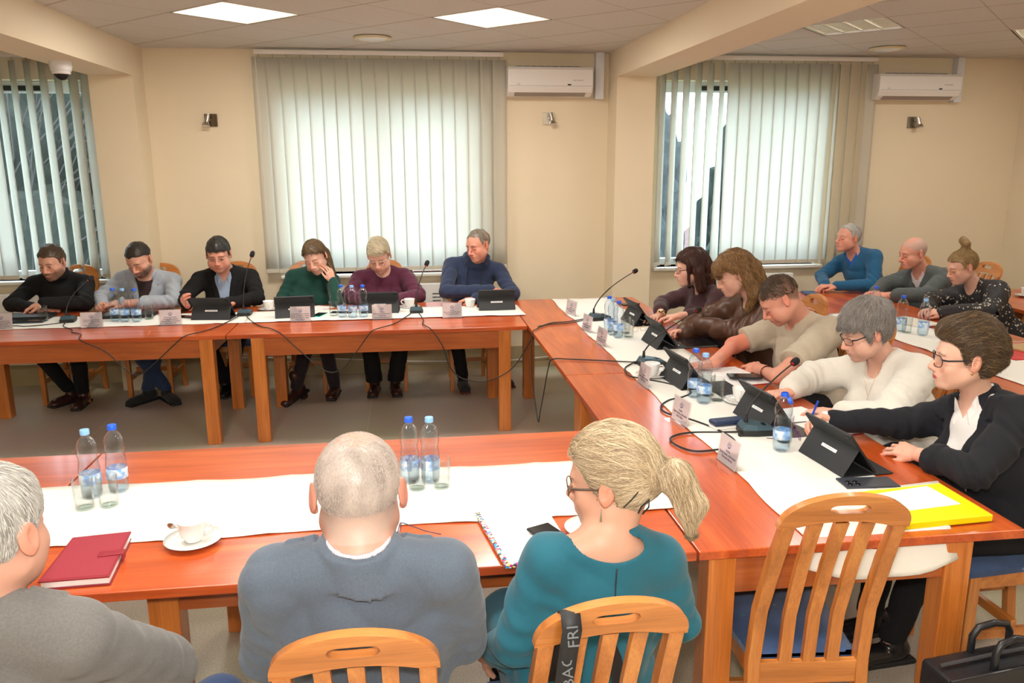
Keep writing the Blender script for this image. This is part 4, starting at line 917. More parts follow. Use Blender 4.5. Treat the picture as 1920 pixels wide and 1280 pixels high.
obj('pouch', MB().box(-.13, .13, -.44, -.28, .10, .34), pm('pouch_black', (.02, .02, .022), .8, bump=.3), st, bevel=.02)
obj('strap_end', MB().strip([[Vector((-.03, -.25, .95)), Vector((.0, -.25, .95))], [Vector((.03, -.235, .80)), Vector((.06, -.235, .80))], [Vector((.07, -.20, .60)), Vector((.10, -.20, .60))]]), pm('strap_black', (.018, .019, .022), .6), st, fix=False)
bg = thing('briefcase', 'black leather briefcase with arched handles at the lower right corner', 'bag', (1.72, 1.42, 0), R_(7))
lea = pm('bag_leather', (.014, .015, .018), .35, bump=.4, bscale=300, coat=.15)
bg.location = (1.69, 1.88, 0); bg.rotation_euler.z = R_(4)
body = MB(); W2, D2, H2 = .225, .06, .44
body.prism([(-W2, 0), (W2, 0), (W2 * .99, H2), (-W2 * .97, H2 * .94)], -D2, D2, 'y'); obj('body', body, lea, bg, bevel=.012)
obj('flap', MB().prism([(-W2 * 1.0, H2 * .55), (W2 * 1.0, H2 * .60), (W2 * .99, H2 * 1.02), (-W2 * .98, H2 * .96)], -D2 - .008, -D2 + .004, 'y'), lea, bg, bevel=.004)
obj('zip', MB().tube([(-W2 * .9, 0, H2 * .965), (0, 0, H2 * 1.0), (W2 * .9, 0, H2 * 1.015)], .006, 6), pm('zip_dark', (.05, .05, .055), .4), bg)
for s_ in (-1, 1):
    hp = [(-.065, s_ * .045, H2 * .88), (-.064, s_ * .045, H2 + .035), (-.048, s_ * .043, H2 + .062), (0, s_ * .040, H2 + .072), (.048, s_ * .043, H2 + .062), (.064, s_ * .045, H2 + .035), (.065, s_ * .045, H2 * .88)]
    obj('handle', MB().tube(hp, .0105, 10), lea, bg, smooth=True)
# ---------------------------------------------------------------- people: smooth distance-field bodies meshed with surface nets
def V3(*a): return np.array(a, float)
def nrm(v): v = np.asarray(v, float); return v / (np.linalg.norm(v) + 1e-12)
class SDF:
    """ordered primitives; each op: (bounding centre, bounding radius, fn, mode, k)"""
    def __init__(s): s.ops = []
    def cap(s, a, b, ra, rb=None, k=.01, mode='+', sq=None):
        a = V3(*a); b = V3(*b); rb = ra if rb is None else rb; ba = b - a; L2 = float(ba @ ba) + 1e-12
        if sq is None:
            def f(P):
                pa = P - a; h = np.clip(pa @ ba / L2, 0, 1); q = pa - h[:, None] * ba
                return np.sqrt((q * q).sum(1)) - (ra + (rb - ra) * h)
        else:      # sq = (unit axis, factor): thickness along the axis is divided by factor
            ax, fc = nrm(sq[0]), sq[1]
            def f(P):
                pa = P - a; h = np.clip(pa @ ba / L2, 0, 1); q = pa - h[:, None] * ba
                w = q @ ax; q = q + np.outer(w * (fc - 1), ax)
                return (np.sqrt((q * q).sum(1)) - (ra + (rb - ra) * h)) / max(1, fc * .8)
        s.ops.append((f, mode, k)); return s
    def ell(s, c, r, M=None, k=.01, mode='+'):
        c = V3(*c); r = V3(*r)
        def f(P):
            q = P - c
            if M is not None: q = q @ M          # M columns = local axes
            k0 = np.sqrt(((q / r) ** 2).sum(1)); k1 = np.sqrt(((q / (r * r)) ** 2).sum(1)) + 1e-9
            return k0 * (k0 - 1) / k1
        s.ops.append((f, mode, k)); return s
    def box(s, c, h, M=None, rd=.005, k=.01, mode='+'):
        c = V3(*c); h = V3(*h) - rd
        def f(P):
            q = P - c
            if M is not None: q = q @ M
            d = np.abs(q) - h
            return np.sqrt((np.maximum(d, 0) ** 2).sum(1)) + np.minimum(d.max(1), 0) - rd
        s.ops.append((f, mode, k)); return s
    def fn(s, f, mode='+', k=.01): s.ops.append((f, mode, k)); return s
    def __call__(s, P):
        d = None
        for f, mode, k in s.ops:
            if mode == 'disp': d = d + f(P); continue
            v = f(P)
            if d is None: d = v; continue
            if mode == '+':
                h = np.clip(.5 + .5 * (d - v) / k, 0, 1); d = d + (v - d) * h - k * h * (1 - h)
            elif mode == '-':
                v = -v; h = np.clip(.5 - .5 * (d - v) / k, 0, 1); d = d + (v - d) * h + k * h * (1 - h)
            elif mode == '&':
                h = np.clip(.5 - .5 * (d - v) / k, 0, 1); d = d + (v - d) * h + k * h * (1 - h)
        return d
def surfnet(f, lo, hi, h, B=6):
    lo = np.array(lo, float); hi = np.array(hi, float)
    n = np.ceil((hi - lo) / h / B).astype(int); N = n * B + 1
    ci = np.stack(np.meshgrid(*[np.arange(k) for k in n], indexing='ij'), -1).reshape(-1, 3)
    cc = lo + (ci + .5) * B * h; dc = f(cc); rad = B * h * .87 * 1.35 + .006
    D = np.full(N, 1.0)
    o = np.arange(B + 1); off = np.stack(np.meshgrid(o, o, o, indexing='ij'), -1).reshape(-1, 3)
    for neg in np.nonzero(dc < -rad)[0]:
        i = ci[neg] * B; D[i[0]:i[0] + B + 1, i[1]:i[1] + B + 1, i[2]:i[2] + B + 1] = -1
    near = ci[np.abs(dc) <= rad]
    if len(near) == 0: return np.zeros((0, 3)), []
    idx = (near[:, None, :] * B + off[None]).reshape(-1, 3)
    flat = np.unique(np.ravel_multi_index(idx.T, N))
    P = np.stack(np.unravel_index(flat, N), -1)
    out = np.empty(len(P))
    for s in range(0, len(P), 60000): out[s:s + 60000] = f(lo + P[s:s + 60000] * h)
    D.reshape(-1)[flat] = out
    S = D < 0
    c = [S[i:N[0] - 1 + i, j:N[1] - 1 + j, k:N[2] - 1 + k] for i in (0, 1) for j in (0, 1) for k in (0, 1)]
    cnt = sum(x.astype(np.int8) for x in c); mask = (cnt > 0) & (cnt < 8)
    cell = np.stack(np.nonzero(mask), -1); nv = len(cell)
    ids = np.full(mask.shape, -1, np.int64); ids[mask] = np.arange(nv)
    acc = np.zeros((nv, 3)); w = np.zeros(nv)
    cor = [(i, j, k) for i in (0, 1) for j in (0, 1) for k in (0, 1)]
    val = {q: D[cell[:, 0] + q[0], cell[:, 1] + q[1], cell[:, 2] + q[2]] for q in cor}
    for a in cor:
        for ax in range(3):
            if a[ax]: continue
            b = list(a); b[ax] = 1; b = tuple(b); va, vb = val[a], val[b]; m = (va < 0) != (vb < 0)
            t = np.where(m, va / np.where(m, va - vb, 1), 0); p = np.array(a, float) + np.outer(t, np.eye(3)[ax])
            acc += p * m[:, None]; w += m
    verts = lo + (cell + acc / np.maximum(w, 1)[:, None]) * h
    F = []
    for ax in range(3):
        u, v = (ax + 1) % 3, (ax + 2) % 3
        a = [slice(None)] * 3; b = [slice(None)] * 3; a[ax] = slice(0, N[ax] - 1); b[ax] = slice(1, N[ax])
        s0, s1 = S[tuple(a)], S[tuple(b)]; e = np.stack(np.nonzero(s0 != s1), -1)
        e = e[(e[:, u] > 0) & (e[:, v] > 0) & (e[:, u] < N[u] - 1) & (e[:, v] < N[v] - 1)]
        if not len(e): continue
        eu = np.eye(3, dtype=int)[u]; ev = np.eye(3, dtype=int)[v]
        q = [ids[tuple((e - d).T)] for d in (0 * eu, eu, eu + ev, ev)]
        Q = np.stack(q, -1); fl = s0[tuple(e.T)]
        Q[~fl] = Q[~fl][:, ::-1]; F.append(Q[(Q >= 0).all(1)])
    F = np.concatenate(F) if F else np.zeros((0, 4), int)
    return verts, F
def npmesh(name, parts, mats, parent, smooth=True, kind=None, label=None):
    """parts: list of (verts, faces(n,k), colours or None, material index); one mesh object"""
    vs, loops, starts, tot, cols, mi = [], [], [], 0, [], []
    b = 0; ls = 0
    for V, F, C, m in parts:
        if len(V) == 0: continue
        F = np.asarray(F); k = F.shape[1]; vs.append(V); loops.append((F + b).reshape(-1)); starts.append(ls + np.arange(len(F)) * k); ls += len(F) * k
        cols.append(np.ones((len(V), 3)) * .5 if C is None else C); mi.append(np.full(len(F), m)); b += len(V)
    V = np.concatenate(vs); Lp = np.concatenate(loops); St = np.concatenate(starts); C = np.concatenate(cols); MI = np.concatenate(mi)
    me = bpy.data.meshes.new(name)
    me.vertices.add(len(V)); me.vertices.foreach_set('co', V.astype(np.float32).reshape(-1))
    me.loops.add(len(Lp)); me.loops.foreach_set('vertex_index', Lp.astype(np.int32))
    me.polygons.add(len(St)); me.polygons.foreach_set('loop_start', St.astype(np.int32))
    me.update(calc_edges=True)
    ca = me.color_attributes.new('Col', 'FLOAT_COLOR', 'POINT'); ca.data.foreach_set('color', np.concatenate([C, np.ones((len(C), 1))], 1).astype(np.float32).reshape(-1))
    for m in mats: me.materials.append(m)
    me.polygons.foreach_set('material_index', MI.astype(np.int32))
    me.polygons.foreach_set('use_smooth', np.full(len(St), bool(smooth)))
    me.update(); me.validate()
    o = bpy.data.objects.new(name, me); COL.objects.link(o); o.parent = parent
    if label: o['label'] = label
    return o
def colmat(name, rough=.5, bump=0, bscale=300, sub=0, spec=.4, sheen=0, coat=0):
    if name in _mats: return _mats[name]
    m, t, b = new(name); N = t.nodes.new; L = t.links.new
    a = N('ShaderNodeAttribute'); a.attribute_name = 'Col'; L(a.outputs['Color'], b.inputs['Base Color'])
    b.inputs['Roughness'].default_value = rough; b.inputs['Specular IOR Level'].default_value = spec; b.inputs['Sheen Weight'].default_value = sheen; b.inputs['Coat Weight'].default_value = coat
    if sub: b.inputs['Subsurface Weight'].default_value = sub; b.inputs['Subsurface Radius'].default_value = (.012, .004, .002); b.inputs['Subsurface Scale'].default_value = .6
    if bump:
        tc = N('ShaderNodeTexCoord'); n2 = N('ShaderNodeTexNoise'); n2.inputs['Scale'].default_value = bscale; n2.inputs['Detail'].default_value = 3
        L(tc.outputs['Object'], n2.inputs['Vector']); bp = N('ShaderNodeBump'); bp.inputs['Strength'].default_value = bump; bp.inputs['Distance'].default_value = .002
        L(n2.outputs['Fac'], bp.inputs['Height']); L(bp.outputs[0], b.inputs['Normal'])
    _mats[name] = m; return m
skinm = colmat('skin', .48, .12, 260, sub=.12, spec=.35)
hairm = colmat('hair', .42, spec=.5)
eyem = colmat('eye', .12, spec=.6)
def waves(seed, n, f0, f1, aniso=None):
    rd = np.random.RandomState(seed); K = rd.randn(n, 3); K /= np.linalg.norm(K, axis=1)[:, None]; K *= rd.uniform(f0, f1, n)[:, None]; ph = rd.uniform(0, 6.28, n)
    if aniso is not None: K = K * np.array(aniso)
    def g(P):
        s = np.zeros(len(P)); Q = P + .25 / f0 * np.sin(P[:, [1, 2, 0]] * f0 * .8 + ph[:3])
        for k, p in zip(K, ph): s += np.sin(Q @ k + p)
        return s / n ** .5
    return g
def basis(yaw, pitch=0, roll=0):
    """columns: right, front, up.  yaw: heading of the front in degrees from +x; pitch: down positive; roll: to its right"""
    M = Matrix.Rotation(R_(yaw - 90), 3, 'Z') @ Matrix.Rotation(R_(-pitch), 3, 'X') @ Matrix.Rotation(R_(roll), 3, 'Y')
    return np.array(M)
# ---- head: local frame x right, y front, z up, origin between the ears; about 0.235 tall
def head_sdf(S, c, M, p):
    s = p.get('hs', 1.04); wd = p.get('fw', 1.0); fem = p.get('fem', 0)
    T = lambda x, y, z: c + M @ (V3(x * wd, y, z) * s)
    E = lambda x, y, z, rx, ry, rz, k, mode='+': S.ell(T(x, y, z), V3(rx * wd, ry, rz) * s, M, k * s, mode)
    Cc = lambda a, b, ra, rb, k, mode='+': S.cap(T(*a), T(*b), ra * s, rb * s, k * s, mode)
    E(0, -.016, .036, .076, .096, .087, .01)
    E(0, .036, .03, .060, .052, .060, .03)
    E(0, .026, -.03, .060 + .003 * (1 - fem), .062, .078, .03)
    jw = p.get('jaw', 1.0 - .08 * fem)
    for q in (-1, 1):
        Cc((q * .054 * jw, .0, -.052), (q * .024, .060, -.094), .017, .015, .03)
        E(q * .042, .058, -.026, .022, .020, .022, .02)
        E(q * (.044 - .006 * fem), .036, -.048, .021 - .003 * fem, .034, .034 - .006 * fem, .03)
    E(0, .074, -.096, .024 - .004 * fem, .019, .017, .02)
    if p.get('chin2'): E(0, .035, -.105, .05, .045, .025, .03)
    if p.get('cheek'): 
        for q in (-1, 1): E(q * .044, .045, -.055, .028, .03, .03, .03)
    Cc((-.036, .080, .024), (.036, .080, .024), .010 - .003 * fem, .010 - .003 * fem, .02)
    for q in (-1, 1): E(q * .031, .100, .002, .018, .017, .013, .012, '-')
    nl = p.get('nose', 1.0)
    Cc((0, .088, .014), (0, .088 + .022 * nl, -.030), .0065, .0105, .012)
    E(0, .088 + .024 * nl, -.034, .0105, .0095, .009, .006)
    for q in (-1, 1):
        E(q * .0115, .101, -.037, .0075, .010, .007, .006)
        E(q * .006, .104, -.0435, .003, .004, .003, .003, '-')
    E(0, .076, -.060, .030, .026, .026, .02)
    Cc((-.018, .0915, -.0625), (0, .0985, -.0605), .0028, .0040, .005); Cc((0, .0985, -.0605), (.018, .0915, -.0625), .0040, .0028, .005)
    Cc((-.012, .0925, -.0695), (.012, .0925, -.0695), .0042, .0042, .006)
    E(0, .096, -.0695, .010, .0055, .0042, .005)
    Cc((-.023, .089, -.0660), (0, .1020, -.0655), .0013, .0013, .0025, '-'); Cc((0, .1020, -.0655), (.023, .089, -.0660), .0013, .0013, .0025, '-')
    # upper lids
    op = p.get('eyes', 'down')
    for q in (-1, 1):
        E(q * .031, .0785, .001, .0165, .0130, .0125, .005)
        if op == 'open': E(q * .031, .098, -.0015, .0118, .014, .0052, .002, '-')
    ea = p.get('ear', 1.0)
    for q in (-1, 1):
        Me = M @ np.array(Matrix.Rotation(R_(-q * 24), 3, 'Z') @ Matrix.Rotation(R_(10), 3, 'X'))
        S.ell(T(q * .083, -.014, .002), V3(.0065, .0185, .031) * s * ea, Me, .006 * s)
        S.ell(T(q * .0905, -.010, .006), V3(.0045, .010, .018) * s * ea, Me, .004 * s, '-')
        S.cap(T(q * .081, .0, -.018), T(q * .081, -.006, -.026), .0055 * s, .006 * s, .005 * s)
def head_colors(V, c, M, p, skin):
    s = p.get('hs', 1.04); wd = p.get('fw', 1.0); q = ((V - c) @ M) / s; q = q / V3(wd, 1, 1)
    x, y, z = q.T; C = np.tile(np.array(skin), (len(V), 1)); fem = p.get('fem', 0)
    def blend(m, col): 
        nonlocal C; m = np.clip(m, 0, 1)[:, None]; C = C * (1 - m) + np.array(col) * m
    red = np.array(skin) * V3(1.08, .68, .62)
    blend(p.get('blush', .35) * np.exp(-(((np.abs(x) - .040) / .020) ** 2 + ((z + .030) / .022) ** 2)) * (y > .03), red)
    blend(.55 * np.exp(-((x / .014) ** 2 + ((z + .032) / .014) ** 2)) * (y > .09), red)
    blend(.5 * (np.abs(x) > .076) * (z < .04) * (z > -.04) * (y < .02), red)
    lipc = p.get('lips', np.array(skin) * V3(.92, .52, .50))
    lip = (np.abs(x) < .021 - .25 * np.abs(z + .0655)) & (z > -.0740 + .16 * np.abs(x)) & (z < -.0575 - .20 * np.abs(x)) & (y > .084)
    blend(lip * p.get('lipa', .6), lipc)
    blend(np.exp(-((z + .0652) / .0011) ** 2) * (np.abs(x) < .023) * (y > .085) * .7, np.array(skin) * .28)
    blend(np.exp(-(((np.abs(x) - .006) / .003) ** 2 + ((z + .044) / .0026) ** 2)) * (y > .095) * .8, np.array(skin) * .3)
    # eye: lash line and slightly darker lids (closed or looking down)
    ey = np.abs(x) - .031; op = p.get('eyes', 'down')
    on = (np.abs(ey) < .0150) & (y > .06)
    if op == 'open': lz = .0042 - 14 * ey ** 2
    else: lz = -.0055 + 9 * ey ** 2
    blend(on * np.exp(-((z - lz) / .0016) ** 2) * .9, V3(.04, .025, .02))
    blend(on * (z > lz) * (z < .010) * .22, np.array(skin) * V3(.8, .6, .55))
    blend((np.abs(ey) < .018) * (y > .06) * np.exp(-((z + .013) / .004) ** 2) * .22, np.array(skin) * V3(.7, .5, .48))
    bc = p.get('brow', (.1, .06, .04))
    bz = .0235 - 12 * (ey + .002) ** 2 + .001
    blend((np.abs(ey) < .019) * (y > .05) * np.exp(-((z - bz) / (.0030 if not fem else .0020)) ** 2) * .85, bc)
    sc = p.get('scalp')      # cropped hair colour on the scalp
    if sc is not None:
        hl = p.get('hairline', .062)
        m = 1 / (1 + np.exp(-((z - .0) * 1.0 + (-y) * .9 - (hl - .035)) / .006)); m *= ~((np.abs(x) > .074) & (z < .03) & (z > -.045) & (y > -.04) & (y < .02))
        m = m * (z > -.075)
        tp = p.get('bald', 0)
        if tp: m = m * (1 - tp * np.exp(-(((y + .0) / .07) ** 2 + (x / .058) ** 2) ** 1.5) * (z > .05))
        rn = np.random.RandomState(3).uniform(.75, 1.1, len(V)); blend(m * .8 * rn, sc)
    bd = p.get('beard')
    if bd is not None:
        m = ((z < -.045) | (np.abs(x) > .048)) & (z < -.02) & (y > .0 + .0 * x) & (np.abs(x) < .08)
        m = m * np.clip((-.02 - z) / .03 + .1, 0, 1) * np.clip((y + .01) / .03, 0, 1); m *= np.clip((z + .135) / .02, 0, 1)
        mu = (z > -.054) & (z < -.044) & (np.abs(x) < .026) & (y > .085)
        m = np.maximum(m, mu * 1.0); m *= ~lip
        rn = np.random.RandomState(5).uniform(.55, 1.1, len(V)); blend(m * bd[1] * rn, bd[0])
    return C
def eyeballs(c, M, p):
    """small spheres with an iris, only where the lids are open"""
    if p.get('eyes', 'down') != 'open': return []
    s = p.get('hs', 1.04); wd = p.get('fw', 1.0); parts = []; gz = p.get('gaze', (0, -12))
    n = 20; th = np.linspace(0, np.pi, n + 1); ph = np.linspace(0, 2 * np.pi, n + 1)[:-1]
    A, B = np.meshgrid(th, ph, indexing='ij'); U = np.stack([np.sin(A) * np.cos(B), np.cos(A), np.sin(A) * np.sin(B)], -1).reshape(-1, 3)
    m = len(ph); F = np.array([[i * m + j, i * m + (j + 1) % m, (i + 1) * m + (j + 1) % m, (i + 1) * m + j] for i in range(n) for j in range(m)])
    Rg = np.array(Matrix.Rotation(R_(gz[0]), 3, 'Z') @ Matrix.Rotation(R_(gz[1] * .5), 3, 'X'))
    for q in (-1, 1):
        an = np.arccos(np.clip(U[:, 1], -1, 1)); C = np.tile(V3(.80, .78, .74), (len(U), 1))
        C[an < .52] = p.get('iris', (.10, .07, .04)); C[an < .2] = (.01, .01, .01)
        L = U @ Rg.T * .0122; oz = 0
        P = (L + V3(q * .031 * wd, .0762, oz)) * s
        parts.append((c + P @ M.T, F, C, 1))
    return parts
# ---- hand: wrist at w, fingers along d, back of the hand along u; side=+1 right hand, -1 left hand
FL = {'index': (.030, .072, .042, .025, .021), 'middle': (.010, .076, .046, .029, .022), 'ring': (-.010, .072, .042, .026, .021), 'little': (-.029, .064, .033, .020, .018)}
def hand_sdf(S, w, d, u, side, pose, s=1.0):
    d = nrm(d); u = nrm(u - (np.dot(u, d)) * d); x = np.cross(d, u) * side     # x: towards the thumb
    X = lambda a, b, c_: w + (x * a + d * b + u * c_) * s
    curl = {'flat': (4, 6, 6), 'relaxed': (18, 26, 18), 'curled': (42, 48, 30), 'fist': (78, 92, 62), 'point': (10, 14, 10)}[pose]
    for i, (nm, (ox, kn, l1, l2, l3)) in enumerate(FL.items()):
        base = X(ox * .62, .012, -.002); k0 = X(ox, kn, 0 - abs(ox) * .08)
        S.cap(base, k0, .0125 * s, .0098 * s, .016 * s)
    S.cap(X(0, -.03, 0), X(0, .01, -.002), .025 * s, .024 * s, .014 * s, sq=(u, 1.45))
    S.cap(X(.012, .02, -.010), X(.024, .05, -.010), .014 * s, .011 * s, .016 * s)
    S.cap(X(-.018, .02, -.009), X(-.022, .055, -.008), .012 * s, .010 * s, .014 * s)
    for i, (nm, (ox, kn, l1, l2, l3)) in enumerate(FL.items()):
        cc = curl
        if pose == 'point' and i > 0: cc = (38 + 8 * i, 60, 35)
        if pose == 'relaxed': cc = (14 + 5 * i, 22 + 5 * i, 14)
        if pose == 'curled': cc = (34 + 7 * i, 46, 28)
        spread = R_({'flat': 5, 'relaxed': 5, 'curled': 2, 'fist': 0, 'point': 3}[pose] * (ox / .010))
        dd = d * math.cos(spread) + x * math.sin(spread); p0 = X(ox, kn, -abs(ox) * .08); a = 0; r = .0092 - .0008 * (i == 3) - .0003 * (i == 0)
        for l, c_, r0, r1 in ((l1, cc[0], r, r * .93), (l2, cc[1], r * .95, r * .86), (l3, cc[2], r * .87, r * .72)):
            a += R_(c_); p1 = p0 + (dd * math.cos(a) - u * math.sin(a)) * l * s
            S.cap(p0, p1, r0 * s, r1 * s, .0028 * s if l != l1 else .005 * s); p0 = p1
    ta = {'flat': .75, 'relaxed': .6, 'curled': .45, 'fist': .1, 'point': .5}[pose]
    t0 = X(.022, .012, -.010); t1 = t0 + (x * math.sin(ta) * .036 + d * math.cos(ta) * .036 - u * .008) * s
    t2 = t1 + (x * math.sin(ta * .55) * .030 + d * math.cos(ta * .55) * .030 - u * .010) * s
    t3 = t2 + (x * math.sin(ta * .2 - (.9 if pose == 'fist' else .1)) * .026 + d * .020 - u * .006) * s
    S.cap(t0, t1, .0155 * s, .0120 * s, .012 * s); S.cap(t1, t2, .0112 * s, .0098 * s, .005 * s); S.cap(t2, t3, .0098 * s, .0078 * s, .003 * s)
def strands(f, V, F, flow, n, length, width, seed, cols, mask=None, lift=.0015, steps=6, wav=0, jitter=.15, droop=0):
    """hair locks: thin tapered tubes that start on the hair surface and follow a flow field along it"""
    rd = np.random.RandomState(seed)
    ok = np.arange(len(V)) if mask is None else np.nonzero(mask)[0]
    if len(ok) == 0: return None
    P = V[rd.choice(ok, n)] + rd.randn(n, 3) * .0015; e = .002
    def grad(P):
        g = np.stack([f(P + V3(e, 0, 0)) - f(P - V3(e, 0, 0)), f(P + V3(0, e, 0)) - f(P - V3(0, e, 0)), f(P + V3(0, 0, e)) - f(P - V3(0, 0, e))], -1); return g / (np.linalg.norm(g, axis=1)[:, None] + 1e-9)
    L = length * rd.uniform(.6, 1.25, n); lf = lift * rd.uniform(.2, 1.6, n); pts = [P.copy()]; nor = []; J = rd.randn(n, 3) * jitter; phs = rd.uniform(0, 6.28, n)
    for q in range(steps):
        g = grad(P); nor.append(g); d = flow(P) + J; d -= (d * g).sum(1)[:, None] * g; d /= np.linalg.norm(d, axis=1)[:, None] + 1e-9
        if wav: d = d + np.cross(d, g) * (wav * np.sin(phs + q * 1.3))[:, None]
        if droop and q >= steps - 2: d = d * (1 - droop) + g * droop * .6
        P = P + d * (L / steps)[:, None]; dist = f(P)
        P = P - g * (np.clip(dist - lf, -.01, .01) if not droop or q < steps - 2 else 0 * dist)[:, None]; pts.append(P.copy())
    nor.append(grad(P)); pts = np.stack(pts, 1); nor = np.stack(nor, 1)      # n, steps+1, 3
    tan = np.gradient(pts, axis=1); sd = np.cross(tan, nor); sd /= np.linalg.norm(sd, axis=2)[:, :, None] + 1e-9
    t = np.linspace(0, 1, steps + 1); wd = width * (.35 + 1.3 * t) * (t < .5) + width * (1.0 - (t - .5) * 1.8) * (t >= .5); W_ = wd[None, :, None] * rd.uniform(.6, 1.3, n)[:, None, None]
    ring = np.stack([pts + sd * W_, pts + nor * W_ * .7, pts - sd * W_, pts - nor * W_ * .5], 2)   # n, s+1, 4, 3
    m = steps + 1; Vv = ring.reshape(-1, 3); b = (np.arange(n) * m * 4)[:, None, None]
    i = (np.arange(steps) * 4)[None, :, None]; k = np.arange(4)[None, None, :]; k2 = (k + 1) % 4
    Fv = np.stack([b + i + k, b + i + k2, b + i + 4 + k2, b + i + 4 + k], -1).reshape(-1, 4)
    cols = np.array(cols); cc = (cols[rd.randint(len(cols), size=n)] * .6 + cols.mean(0) * .4) * rd.uniform(.8, 1.15, n)[:, None]
    return Vv, Fv, np.repeat(cc, m * 4, 0)
def ik(sh, w, a, b, pole):
    d = w - sh; L = np.linalg.norm(d)
    if L > (a + b) * .995: s = L / ((a + b) * .995); a *= s; b *= s
    dn = d / L; x = (a * a - b * b + L * L) / (2 * L); h = math.sqrt(max(a * a - x * x, 1e-6))
    p = pole - np.dot(pole, dn) * dn; return sh + dn * x + nrm(p) * h
FULL = []
def person(label, head, face, hip, tw, arms, top, legs=None, pants=None, shoes=None, hair=None, p=None, skin=(.66, .36, .25), nb=None, group=None,
           shw=.185, belly=0, vx=.0075, hx=.0030, hipz=.56, glasses=None, extras=None, bust=0, fat=1.0, shd=0):
    p = p or {}; hc = V3(*head); MH = basis(*face); s = p.get('hs', 1.04)
    root = thing('person', label, 'person', (hip[0], hip[1], 0), 0, group); O = V3(hip[0], hip[1], 0)
    HP = V3(hip[0], hip[1], hipz)
    NB = V3(*nb) if nb is not None else hc + MH @ V3(0, -.030, -.085) * s + V3(0, 0, -.085)
    MT0 = basis(tw); up = nrm(NB - HP); right = nrm(MT0[:, 0] - up * np.dot(MT0[:, 0], up)); front = np.cross(up, right); MT = np.stack([right, front, up], 1)
    T = lambda x, y, z: NB + MT @ V3(x, y, z)
    spine = np.linalg.norm(NB - HP); H = lambda x, y, z: HP + MT @ V3(x, y, z)
    A = {}; ar = top.get('ar', fat)
    for sd, q in (('R', 1), ('L', -1)):
        a = arms[sd]; sh = T(q * shw, a.get('shf', .0), -.060 - shd + a.get('shu', 0)); w = V3(*a['w'])
        pole = V3(*a['pole']) if 'pole' in a else (right * q * .8 - V3(0, 0, 1) * 1.0 - front * .3)
        el = V3(*a['el']) if 'el' in a else ik(sh, w, .285, .25, pole); A[sd] = (sh, el, w)
    def torso(S, off, arms_=True, slv=1.0, legs_=True, armoff=None):
        ao = off if armoff is None else armoff
        S.ell(H(0, -.01, .02), V3(.175 * fat + off, .130 + off, .125 + off), MT, .04)
        S.ell(H(0, .01 + belly * .5, spine * .36), V3(.150 * fat + off, .112 + belly + off, .15 + off), MT, .05)
        S.ell(T(0, .008, -.20), V3(.160 * fat + off, .112 + off, .15 + off), MT, .05)
        S.ell(T(0, -.005, -.085 - shd * .8), V3(shw * .86 + off, .078 + off, .075 + off), MT, .05)
        nr = p.get('neck', .056 - .008 * p.get('fem', 0))
        S.cap(T(0, -.005, -.028), T(0, -.002, -.08), (nr + .004) * s + off * .8, .074 + off, .04)
        for q in (-1, 1):
            S.cap(T(q * .035, -.018, .0), T(q * shw * .9, -.008, -.045 - shd), .040 + off, .044 + off, .035)
            if bust: S.ell(T(q * .075, .085, -.215), V3(.068 + off, .060 + off, .068 + off) * (.9 + .3 * bust), MT, .035)
        if arms_:
            for sd in 'RL':
                sh, el, w = A[sd]
                S.cap(sh, el, .054 * ar + ao, .044 * ar + ao, .035)
                if slv > .5: S.cap(el, el + (w - el) * min(1, (slv - .5) * 2) * .97, .043 * ar + ao, .031 + (1 - min(1, (slv - .5) * 2)) * .012 + ao, .012)
        return S
    # ---- body (skin)
    parts = []
    S = SDF(); head_sdf(S, hc, MH, p)
    nr = p.get('neck', .056 - .008 * p.get('fem', 0))
    S.cap(hc + MH @ V3(0, -.020, -.045) * s, NB + MT @ V3(0, -.005, .012), nr * s, (nr + .004) * s, .03)
    torso(S, -.002, False)
    lo = np.minimum(hc - .17, T(0, 0, -.2) - .14); hi = np.maximum(hc + .17, NB + .2); lo[2] = NB[2] - .22; hi[2] = hc[2] + .16
    V, F = surfnet(S, lo, hi, hx); C = head_colors(V, hc, MH, p, skin); parts.append((V - O, F, C, 0)); HV, HF = V, F
    for e in eyeballs(hc, MH, p): parts.append((e[0] - O, e[1], e[2], 1))
    for sd, q in (('R', 1), ('L', -1)):
        a = arms[sd]; sh, el, w = A[sd]
        if a.get('pose') is None: continue
        S = SDF(); hs_ = a.get('s', 1.0 if not p.get('fem') else .90); fr = .026 if p.get('fem') else .029
        dd = nrm(V3(*a['d'])); S.cap(el, w - dd * .02, .034 * fat, fr, .02, sq=None)
        bare = top.get('slv', 1) < .6
        if bare: S.cap(sh, el, .046 * fat, .041 * fat, .03)
        hand_sdf(S, w, dd, V3(*a['u']), q, a['pose'], hs_)
        ends = np.stack([w + dd * .2, w, (sh if bare else el * .6 + w * .4), w - .06, w + .06]); V, F = surfnet(S, ends.min(0) - .06, ends.max(0) + .06, hx * .8)
        C = np.tile(np.array(skin) * V3(1.0, .93, .9), (len(V), 1)); tip = np.linalg.norm(V - w, axis=1) > .13 * hs_; C[tip] *= V3(1.05, .85, .82); parts.append((V - O, F, C, 0))
        if a.get('nails'):
            pass
    # core, hidden under the clothes but part of the same body
    S = SDF(); torso(S, -.012, True, 1.0)
    LG = {}
    fwd = MT0[:, 1]
